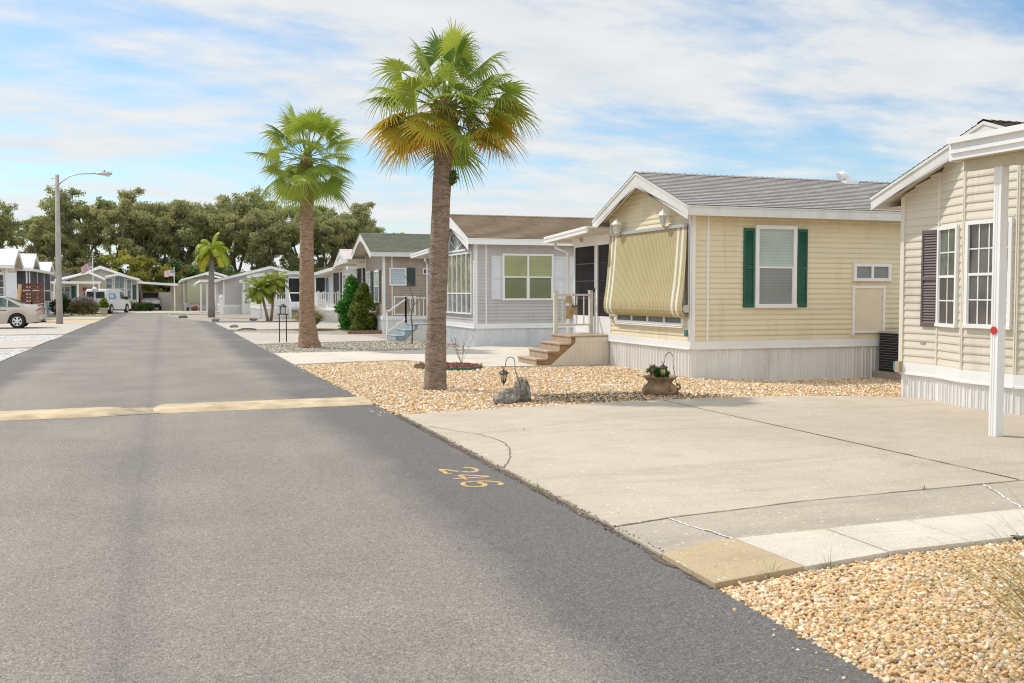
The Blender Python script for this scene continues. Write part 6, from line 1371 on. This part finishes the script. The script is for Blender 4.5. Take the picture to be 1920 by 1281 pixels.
# stones at the kerb
for (x, y, s_, lb) in [(2.75, 59.9, .25, 'grey stone left of the white marker post'), (4.9, 60.6, .25, 'grey stone left of the date palms'), (1.15, 68.5, .32, 'grey stone at the left tip of the far gravel bed'), (3.0, 47.6, .2, 'grey driftwood like stone on the far gravel')]:
    o = rock('rock', lb, (x, y, .05), (s_, s_ * .7, s_ * .45), int(x * 10), .4, sub=3); o['group'] = 'stones on the far gravel'
# street lamp
t = thing('street_lamp', 'tall concrete street lamp with curved metal arm on the left roadside', 'street lamp', (-5.04, 56.1, 0)); m = MB(); m.tube([(0, 0, -.1), (0, 0, 2), (.03, 0, 7.55)], [.165, .15, .095], 12); m.build('pole', pole_m, t, smooth=True)
m = MB(); m.tube([(.05, 0, 7.0), (.25, 0, 7.22), (.60, 0, 7.50), (1.05, 0, 7.64), (1.95, 0, 7.70)], .032, 8); m.bar((-.02, 0, 7.35), (-.25, 0, 7.36), .03); m.bar((-.02, 0, 7.02), (-.22, 0, 7.03), .03); m.build('arm', alu, t, smooth=True)
m = MB(); sec = [(1.85, .05, 7.66, 7.74), (2.0, .10, 7.62, 7.77), (2.2, .15, 7.60, 7.80), (2.45, .17, 7.61, 7.82), (2.58, .12, 7.64, 7.79), (2.63, .03, 7.68, 7.74)]; base_ = []
for x, w, z0, z1 in sec:
    i = len(m.v); base_.append(i)
    for k in range(10): a = 2 * math.pi * k / 10; m.v.append((x, w * math.cos(a), (z0 + z1) / 2 + (z1 - z0) / 2 * math.sin(a)))
for a, b in zip(base_[:-1], base_[1:]):
    for k in range(10): m.f.append((a + k, a + (k + 1) % 10, b + (k + 1) % 10, b + k)); m.mi.append(0)
hd = m.build('lamp_head', alu, t, smooth=True); m = MB(); m.lathe([(.02, -.11), (.09, -.09), (.13, -.04), (.14, .0)], (2.40, 0, 7.66), 12); m.build('lamp_lens', glasswhite, hd, smooth=True); m = MB(); m.lathe([(.035, 0), (.035, .06), (.01, .075)], (2.25, 0, 7.80), 8); m.build('photocell', blackm, hd)
# white globe lamp post and planter
t = thing('lamp_post', 'short white lamp post with glass head beside the rear of the van', 'lamp post', (-4.75, 79.3, 0)); m = MB(); m.tube([(0, 0, 0), (0, 0, 1.55)], .05, 8); m.build('post', trimw, t); m = MB(); m.lathe([(.06, 1.55), (.15, 1.68), (.17, 1.85), (.10, 1.95)], (0, 0, 0), 10); m.build('lamp_glass', glasswhite, t, smooth=True); m = MB(); m.lathe([(.19, 1.86), (.12, 1.97), (.02, 2.02)], (0, 0, 0), 8); m.build('lamp_cap', trimw, t)
t = thing('planter', 'square cement planter with bright green leafy plant behind the van', 'planter', (-4.10, 78.2, 0)); m = MB(); m.hexa([(-.20, -.2, 0), (.20, -.2, 0), (.20, .2, 0), (-.20, .2, 0), (-.28, -.28, .48), (.28, -.28, .48), (.28, .28, .48), (-.28, .28, .48)]); m.box(-.31, .31, -.31, .31, .44, .52); m.build('planter_box', cementpot, t)
V, F, C = leaf_cloud([(0, 0, .75), (.2, 0, .68), (-.2, 0, .68), (0, 0, 1.0)], [.25, .2, .2, .22], 260, .07, (.09, .17, .02), (.34, .42, .05), 61, aspect=2.2, vertical=1.0); fast_mesh('plant', V, F, C, leaf_m, t)
# flags
def flag(label, x, y, h, seed, droop, side=-1):
    t = thing('flagpole', label, 'flag', (x, y, 0), group='flags on white poles'); m = MB(); m.tube([(0, 0, 0), (0, 0, h)], [.035, .025], 8); m.lathe([(.0, 0), (.05, .04), (.05, .07), (0, .11)], (0, 0, h), 8); m.build('pole', trimw, t, smooth=True)
    m = MB(); W_, Hh = 1.0, .62; NU, NV = 26, 13
    def P(u, v):
        return (side * (u * W_ * .82 + .03), .09 * math.sin(u * 9 + seed) * u, h - .12 - v * Hh - droop * u * W_ - .03 * math.sin(u * 8 + v * 2))
    for i in range(NU):
        for j in range(NV):
            u0, u1, v0, v1 = i / NU, (i + 1) / NU, j / NV, (j + 1) / NV; mi = 2 if (u1 <= .401 and j < 7) else (0 if j % 2 == 0 else 1)
            if mi == 2 and (i + j) % 2 == 1 and i % 2: mi = 1
            m.face([P(u0, v0), P(u1, v0), P(u1, v1), P(u0, v1)], mi)
    m.build('flag', [flagr, flagw, flagb], t, smooth=True); return t
flagr = simple('flag_red', (.42, .035, .05), .8); flagw = simple('flag_white', (.72, .70, .70), .8); flagb = simple('flag_blue', (.04, .05, .14), .8)
flag('drooping striped flag on a white pole before the large beige home', -5.25, 86.0, 4.2, 1, .42); flag('striped flag blowing out on a white pole right of the carport', .92, 98.0, 3.85, 2, .10)
m = MB(); m.tube([(-.4, 0, .02), (-.15, .0, .09), (.15, 0, .08), (.4, .5, .03)], .035, 6); tag(m.build('driftwood', stem_m), 'small dark driftwood at the kerb of the far gravel', 'driftwood').location = (3.3, 43.9, 0)

# ------------------------------------------------------------------ speed bump and painted number
def bump_seg(name, label, xa, xb, ya, yb, end0, end1):
    n = 30; prof = [(-.06, 0), (-.02, .018), (.06, .034), (.22, .046), (.45, .050), (.68, .044), (.86, .026), (.96, .008), (1.02, 0)]; V = []
    m = MB(); rr = random.Random(int(xa * 10))
    for i in range(n + 1):
        u = i / n; x = xa + (xb - xa) * u; y = ya + (yb - ya) * u; e = 1.0
        if end0: e = min(e, math.sqrt(max(0, 1 - max(0, 1 - u * n / 2.2) ** 2)) * 1.0 + .02)
        if end1: e = min(e, math.sqrt(max(0, 1 - max(0, 1 - (1 - u) * n / 2.2) ** 2)) + .02)
        for (d, z) in prof: m.v.append((x + rr.uniform(-.01, .01), y + .48 + (d - .48) * (.5 + .5 * e) + rr.uniform(-.006, .006), .002 + z * e + rr.uniform(-.002, .002)))
    k = len(prof)
    for i in range(n):
        for j in range(k - 1): a = i * k + j; m.f.append((a, a + k, a + k + 1, a + 1)); m.mi.append(0)
    m.f = [tuple(reversed(q)) for q in m.f]
    return tag(m.build(name, yellow_bump, smooth=True), label, 'speed bump', 'faded yellow speed bump pieces across the road')
bump_seg('speed_bump', 'longer right piece of the faded yellow speed bump', -.17, 2.80, 14.17, 14.30, True, False)
bump_seg('speed_bump', 'left piece of the faded yellow speed bump, beyond the gap', -3.55, -.52, 13.88, 14.08, False, True)
m = MB(); m.prism([(-.62, 14.02), (-.08, 14.14), (-.08, 14.95), (-.62, 14.90)], .001, .006); m.build('worn_paint', simple('worn_gap_paint', (.36, .29, .20), .9, .35, 5), kind='structure')
def stroke(m, pts, w, z=.005, seed=1):
    rr = random.Random(seed); P = []
    for a, b in zip(pts[:-1], pts[1:]):
        for u in np.linspace(0, 1, 6)[:-1]: P.append((a[0] + (b[0] - a[0]) * u, a[1] + (b[1] - a[1]) * u))
    P.append(pts[-1]); Lp = []; Rp = []
    for k, p in enumerate(P):
        q0, q1 = P[max(0, k - 1)], P[min(len(P) - 1, k + 1)]; d = Vector((q1[0] - q0[0], q1[1] - q0[1])).normalized(); n = Vector((-d.y, d.x)); ww = w / 2 * rr.uniform(.8, 1.15); Lp.append((p[0] + n.x * ww, p[1] + n.y * ww, z)); Rp.append((p[0] - n.x * ww, p[1] - n.y * ww, z))
    for k in range(len(P) - 1): m.face([Rp[k], Rp[k + 1], Lp[k + 1], Lp[k]])
# glyph space: u = along the text (towards the camera, -Y), v = up (+X)
def glyphs(x0, y0, h, w, gap, chars, mat, name, seed=1, sw=.045):
    G_ = {'2': [[(0.02, .72), (.1, .92), (.5, 1), (.92, .86), (.95, .68), (.75, .5)], [(.70, .42), (.3, .22), (.03, .03)], [(.10, .04), (.95, .04), (.97, .16)]],
          '4': [[(.62, .98), (.3, .62), (.04, .34)], [(.08, .30), (.95, .30)], [(.70, .98), (.70, .40)], [(.70, .24), (.70, 0)]],
          '6': [[(.9, .84), (.72, .98), (.4, .96), (.12, .72), (.04, .4), (.1, .12), (.4, 0), (.78, .04), (.96, .24), (.9, .46), (.6, .56), (.25, .46)]]}
    m = MB(); u0 = 0; z = .0012
    for i, ch in enumerate(chars):
        for st in G_[ch]: z += .0002; stroke(m, [(x0 + p[1] * h + .06 * i * 0, y0 - (u0 + p[0] * w)) for p in st], sw, z, seed)
        u0 += w + gap
    return m.build(name, mat, kind='structure')
glyphs(2.33, 8.83, .33, .26, .08, '246', yellowp, 'road_number', sw=.042)
glyphs(2.3, 23.5, .3, .25, .1, '24', yellow_faint, 'road_number_faded', 4); glyphs(2.3, 38.2, .3, .3, .1, '42', yellow_faint, 'road_number_faded', 5)
glyphs(-3.1, 35.0, .3, .3, .1, '22', yellow_faint, 'road_number_faded', 6)

# ------------------------------------------------------------------ vehicles
def interp(tab, x):
    for (a, va), (b, vb) in zip(tab[:-1], tab[1:]):
        if x <= b: return va + (vb - va) * max(0, (x - a)) / (b - a)
    return tab[-1][1]
def vehicle(name, label, cat, loc, rz, P):
    """x: 0 = rear bumper ... L = front, y: across, lofted body with real wheel arches"""
    t = thing(name, label, cat, loc, rz, P.get('group')); L_, W_ = P['L'], P['W']; N_ = 110
    def wid(x):
        e = P.get('round', .22); a = min(1, max(0, x / e)); b = min(1, max(0, (L_ - x) / (e * 1.6))); r_ = P.get('rk', .12); return W_ / 2 * (1 - r_ * (1 - math.sqrt(1 - (1 - a) ** 2)) - .22 * (1 - math.sqrt(max(0, 1 - (1 - b) ** 2))))
    def bot(x):
        z = interp(P['bottom'], x)
        for wx in P['wheels']:
            r_ = P['wr'] + .06; d = abs(x - wx)
            if d < r_: z = max(z, P['wr'] + math.sqrt(r_ * r_ - d * d))
        return z
    top = lambda x: interp(P['top'], x); belt = lambda x: min(interp(P['belt'], x), top(x) - .02); tum = lambda x: interp(P['tumble'], x)
    def ring(x):
        w = wid(x); zb = min(bot(x), belt(x) - .05); zt = top(x); zl = belt(x); wt = tum(x) * W_ / 2 * (w / (W_ / 2)); zt_ = max(zt, zl + .015)
        zm = zb + (zl - zb) * .5
        return [(w * .965, zb), (w, zm), (w * .985, zl - .03), (w * .965, zl), (wt * 1.0, zt_ - .05 if zt_ - zl > .15 else (zl + zt_) / 2), (wt * .90, zt_ - .012), (wt * .45, zt_ + .005), (0, zt_ + .010)]
    m = MB(); xs = [L_ * i / N_ for i in range(N_ + 1)]; full = []
    for x in xs:
        r_ = ring(x); rg_ = [(x, y, z) for y, z in r_] + [(x, -y, z) for y, z in reversed(r_[:-1])]; full.append(len(m.v)); m.v += rg_
    k = len(rg_)
    for a, b in zip(full[:-1], full[1:]):
        for j in range(k - 1): m.f.append((a + j, b + j, b + j + 1, a + j + 1)); m.mi.append(0)
        m.f.append((a + k - 1, b + k - 1, b, a)); m.mi.append(1)
    m.f.append(tuple(full[0] + j for j in range(k))); m.mi.append(0); m.f.append(tuple(reversed([full[-1] + j for j in range(k)]))); m.mi.append(0)
    m.build('body', [P['paint'], plastic_blk], t, smooth='auto')
    # dark inner tub
    m = MB(); m.box(.25, L_ - .25, -W_ / 2 + .14, W_ / 2 - .14, .22, .75); m.build('underbody', plastic_blk, t)
    def S(x, u, off=.006):
        r_ = ring(x); a, b = r_[3], r_[4]; y = a[0] + (b[0] - a[0]) * u; z = a[1] + (b[1] - a[1]) * u; return y + off, z
    for (pts, mt) in P['side_glass']:
        for sg in (-1, 1):
            m = MB(); n = 12
            for i in range(n):   # pts = (x, u_low, u_high) samples
                def at(q):
                    x0_ = pts[0][0]; x1_ = pts[-1][0]; x = x0_ + (x1_ - x0_) * q; lo = interp([(p[0], p[1]) for p in pts], x); hi = interp([(p[0], p[2]) for p in pts], x); return x, lo, hi
                xa, la, ha = at(i / n); xb, lb_, hb = at((i + 1) / n); q = [(xa, *S(xa, la)), (xb, *S(xb, lb_)), (xb, *S(xb, hb)), (xa, *S(xa, ha))]; q = [(p[0], p[1] * sg, p[2]) for p in q]
                m.face(q if sg < 0 else list(reversed(q)))
            m.build('side_window', mt, t)
    for (x0, x1, f, mt, nm) in P['top_glass']:
        m = MB(); n = 8
        for i in range(n):
            xa, xb = x0 + (x1 - x0) * i / n, x0 + (x1 - x0) * (i + 1) / n
            for (ya, yb) in ((-1, -.5), (-.5, 0), (0, .5), (.5, 1)):
                q = [(x, tum(x) * wid(x) * f * y, top(x) + .014 - .010 * abs(y)) for x, y in ((xa, ya), (xb, ya), (xb, yb), (xa, yb))]; m.face(q)
        m.build(nm, mt, t)
    for wx in P['wheels']:
        for sg in (-1, 1):
            r_ = P['wr']; y = sg * (W_ / 2 - .11); m = MB(); s_ = .105
            m.lathe([(r_ * .60, -s_), (r_ * .93, -s_), (r_, -s_ * .75), (r_, s_ * .75), (r_ * .93, s_), (r_ * .60, s_)], (wx, y, r_), 28, axis='y'); w_ = m.build('wheel', tyre_m, t, smooth='auto')
            m = MB(); yo = y + sg * .088; m.lathe([(r_ * .64, 0), (r_ * .64, sg * .03), (r_ * .57, sg * .03), (r_ * .57, 0)], (wx, yo, r_), 28, axis='y')
            ns = P.get('spokes', 6)
            for k_ in range(ns):
                a = 2 * math.pi * (k_ + .5) / ns; a2 = a + .13; b2 = a - .13; R0, R1 = r_ * .10, r_ * .60
                for (q0, q1) in ((a2, b2),):
                    m.hexa([(wx + R0 * math.cos(a + .9), yo, r_ + R0 * math.sin(a + .9)), (wx + R1 * math.cos(a2 + .08), yo, r_ + R1 * math.sin(a2 + .08)), (wx + R1 * math.cos(b2 - .08), yo, r_ + R1 * math.sin(b2 - .08)), (wx + R0 * math.cos(a - .9), yo, r_ + R0 * math.sin(a - .9)),
                            (wx + R0 * math.cos(a + .9), yo + sg * .028, r_ + R0 * math.sin(a + .9)), (wx + R1 * math.cos(a2 + .08), yo + sg * .022, r_ + R1 * math.sin(a2 + .08)), (wx + R1 * math.cos(b2 - .08), yo + sg * .022, r_ + R1 * math.sin(b2 - .08)), (wx + R0 * math.cos(a - .9), yo + sg * .028, r_ + R0 * math.sin(a - .9))])
            m.lathe([(r_ * .16, 0), (r_ * .16, sg * .035), (r_ * .10, sg * .04)], (wx, yo, r_), 14, axis='y'); m.build('rim', rim_m, w_, smooth='auto')
            
    for (nm, mt, boxes) in P.get('bits', []):
        m = MB()
        for b in boxes:
            if len(b) == 6: m.box(*b)
            else: m.hexa(b)
        m.build(nm, mt, t)
    return t
def q2(x0, x1, y0, y1, z0, z1): return (x0, x1, y0, y1, z0, z1)
SED = dict(L=4.35, W=1.70, wr=.315, wheels=[1.01, 3.62], paint=gold, rk=.30, round=.30,
    top=[(0, .62), (.04, .93), (.10, 1.02), (.22, 1.035), (.72, 1.055), (1.15, 1.26), (1.55, 1.41), (2.0, 1.455), (2.5, 1.42), (3.25, 1.02), (4.0, .86), (4.25, .72), (4.35, .5)],
    belt=[(0, .55), (.06, .84), (.5, .93), (1.5, .93), (3.2, .92), (4.0, .78), (4.35, .45)], bottom=[(0, .40), (.08, .30), (.5, .24), (3.9, .22), (4.35, .30)],
    tumble=[(0, .84), (.7, .82), (1.5, .68), (2.4, .68), (3.2, .80), (4.35, .80)],
    side_glass=[([(.80, .1, .12), (1.05, .08, .62), (1.38, .08, .92)], carglass), ([(1.43, .08, .93), (1.62, .08, .99), (2.15, .08, 1.0), (2.22, .08, 1.0)], carglass_green), ([(2.30, .08, 1.0), (2.7, .08, .95), (3.05, .08, .25)], carglass)],
    top_glass=[(.80, 1.50, .86, carglass, 'rear_window'), (2.55, 3.2, .88, carglass, 'windscreen')],
    bits=[('tail_light', redlight, [[(.03, .60, .70), (.30, .828, .70), (.12, .842, .90), (.04, .62, .90), (.015, .60, .70), (.29, .845, .70), (.11, .852, .90), (.03, .62, .90)]]), ('tail_light', redlight, [[(.03, -.62, .70), (.30, -.84, .70), (.12, -.842, .90), (.04, -.62, .90), (.010, -.60, .70), (.285, -.862, .70), (.105, -.862, .90), (.02, -.62, .90)]]),
          ('spoiler', gold, [[(.0, -.62, 1.07), (.0, .62, 1.07), (.22, .62, 1.05), (.22, -.62, 1.05), (-.03, -.62, 1.115), (-.03, .62, 1.115), (.22, .62, 1.08), (.22, -.62, 1.08)]]), ('bumper', gold, [q2(-.06, .10, -.66, .66, .42, .62), q2(-.02, .20, -.80, .80, .40, .58)]), ('door_handle', plastic_blk, [q2(1.42, 1.68, -.868, -.84, .80, .83), q2(1.42, 1.68, .84, .868, .80, .83)]),
          ('exhaust', plastic_blk, [q2(-.02, .25, -.55, -.48, .24, .30)]), ('door_seam', plastic_blk, [q2(1.405, 1.412, -.856, -.84, .42, .92), q2(2.26, 2.267, -.856, -.84, .34, .92)]), ('number_plate', trimw, [q2(-.07, -.06, -.17, .17, .66, .78)])])
vehicle('sedan', 'pale gold sedan with rear spoiler parked in the driveway at the left edge', 'car', (-5.14, 50.15, .02), R(180), SED)
VAN = dict(L=4.73, W=1.73, wr=.33, wheels=[.92, 3.85], paint=whitep, rk=.08, round=.12,
    top=[(0, .60), (.03, 1.15), (.14, 1.72), (.24, 1.84), (1.0, 1.88), (3.0, 1.86), (3.4, 1.74), (4.05, 1.18), (4.6, .98), (4.73, .7)], belt=[(0, .58), (.05, 1.02), (1.0, 1.08), (3.4, 1.05), (4.1, .95), (4.73, .6)], bottom=[(0, .42), (.3, .30), (4.3, .26), (4.73, .32)],
    tumble=[(0, .95), (1.0, .86), (3.0, .86), (4.0, .82), (4.73, .8)], side_glass=[([(2.62, .06, .80), (2.9, .06, .84), (3.3, .06, .80), (3.85, .05, .25)], carglass)], top_glass=[(3.4, 4.0, .9, carglass, 'windscreen')],
    bits=[('rear_window', carglass, [[(-.012 + .02, -.72, 1.16), (-.012 + .02, .72, 1.16), (.06, .72, 1.16), (.06, -.72, 1.16), (.07, -.66, 1.66), (.07, .66, 1.66), (.14, .66, 1.66), (.14, -.66, 1.66)]]),
          ('tail_light', redlight, [q2(-.015, .10, -.865, -.75, .72, 1.08)]), ('tail_light', redlight, [q2(-.015, .10, .75, .865, .72, 1.08)]), ('brake_light', redlight, [q2(.10, .22, -.12, .12, 1.81, 1.86)]),
          ('badge', plastic_blk, [q2(-.012, .02, .28, .60, .985, 1.01), q2(-.012, .02, -.15, .06, .985, 1.01), q2(.15, .45, -.875, -.86, .96, .985)]), ('bumper', whitep, [q2(-.10, .10, -.80, .80, .36, .56)]), ('lower_bumper', plastic_blk, [q2(-.06, .20, -.6, .6, .26, .37)]), ('mirror', plastic_blk, [q2(3.45, 3.60, -1.06, -.86, 1.05, 1.28)]), ('mirror', plastic_blk, [q2(3.45, 3.60, .86, 1.06, 1.05, 1.28)])])
van = vehicle('van', 'white panel van with dark rear window parked at the end of the road', 'van', (-4.95, 83.2, .02), R(90 - 21), VAN)
signm = simple('sign_blue', (.16, .26, .40), .5); signl = simple('sign_pale', (.55, .62, .68), .5)
m = MB(); m.hexa([(.55, -.862, 1.12), (1.75, -.862, 1.12), (1.75, -.80, 1.12), (.55, -.80, 1.12), (.55, -.80, 1.52), (1.75, -.80, 1.52), (1.75, -.74, 1.52), (.55, -.74, 1.52)]); sg = m.build('side_sign', signm, van)
m = MB(); m.hexa([(.65, -.866, 1.17), (1.35, -.866, 1.17), (1.35, -.84, 1.17), (.65, -.84, 1.17), (.65, -.818, 1.45), (1.35, -.818, 1.45), (1.35, -.79, 1.45), (.65, -.79, 1.45)]); m.build('sign_field', signl, sg)
SUV = dict(L=4.5, W=1.82, wr=.35, wheels=[.95, 3.6], paint=silverp, rk=.25, round=.25, top=[(0, .7), (.05, 1.05), (.35, 1.55), (.7, 1.66), (2.2, 1.68), (2.7, 1.55), (3.3, 1.12), (4.3, .98), (4.5, .6)], belt=[(0, .62), (.05, .98), (1, 1.02), (3.2, 1.0), (4.5, .5)], bottom=[(0, .40), (.3, .30), (4.5, .32)],
    tumble=[(0, .9), (.6, .76), (2.4, .72), (3.3, .8), (4.5, .8)], side_glass=[([(.6, .08, .7), (1.2, .08, .95), (2.6, .08, .95), (3.1, .08, .2)], carglass)], top_glass=[(.08, .36, .86, carglass, 'rear_window'), (2.6, 3.2, .9, carglass, 'windscreen')],
    bits=[('tail_light', redlight, [q2(-.02, .12, -.84, -.58, .98, 1.10)]), ('tail_light', redlight, [q2(-.02, .12, .58, .84, .98, 1.10)]), ('bumper', plastic_blk, [q2(-.08, .15, -.8, .8, .34, .58)]), ('number_plate', trimw, [q2(-.03, .02, -.2, .2, .82, .93)])])
vehicle('suv', 'white sport utility car parked under the carport, rear to the camera', 'car', (-1.15, 97.6, .02), R(90), SUV)
DK = dict(SUV); DK['paint'] = darkp; DK['bits'] = SUV['bits']
vehicle('suv', 'dark car half hidden between the hedge and the white car in the carport', 'car', (-2.95, 98.2, .02), R(90), DK)
# porch clutter on the left
t = thing('patio_table', 'dark round patio table with closed umbrella on the left screened porch', 'table', (-8.9, 79.5, .95)); m = MB(); m.lathe([(.45, .70), (.46, .73), (.44, .74)], (0, 0, 0), 16); m.bar((0, 0, 0), (0, 0, 1.9), .05); m.build('table_top', blackm, t); m = MB(); m.lathe([(.05, .9), (.12, 1.2), (.16, 1.5), (.05, 2.0)], (0, 0, 0), 8); m.build('umbrella', plastic_blk, t)
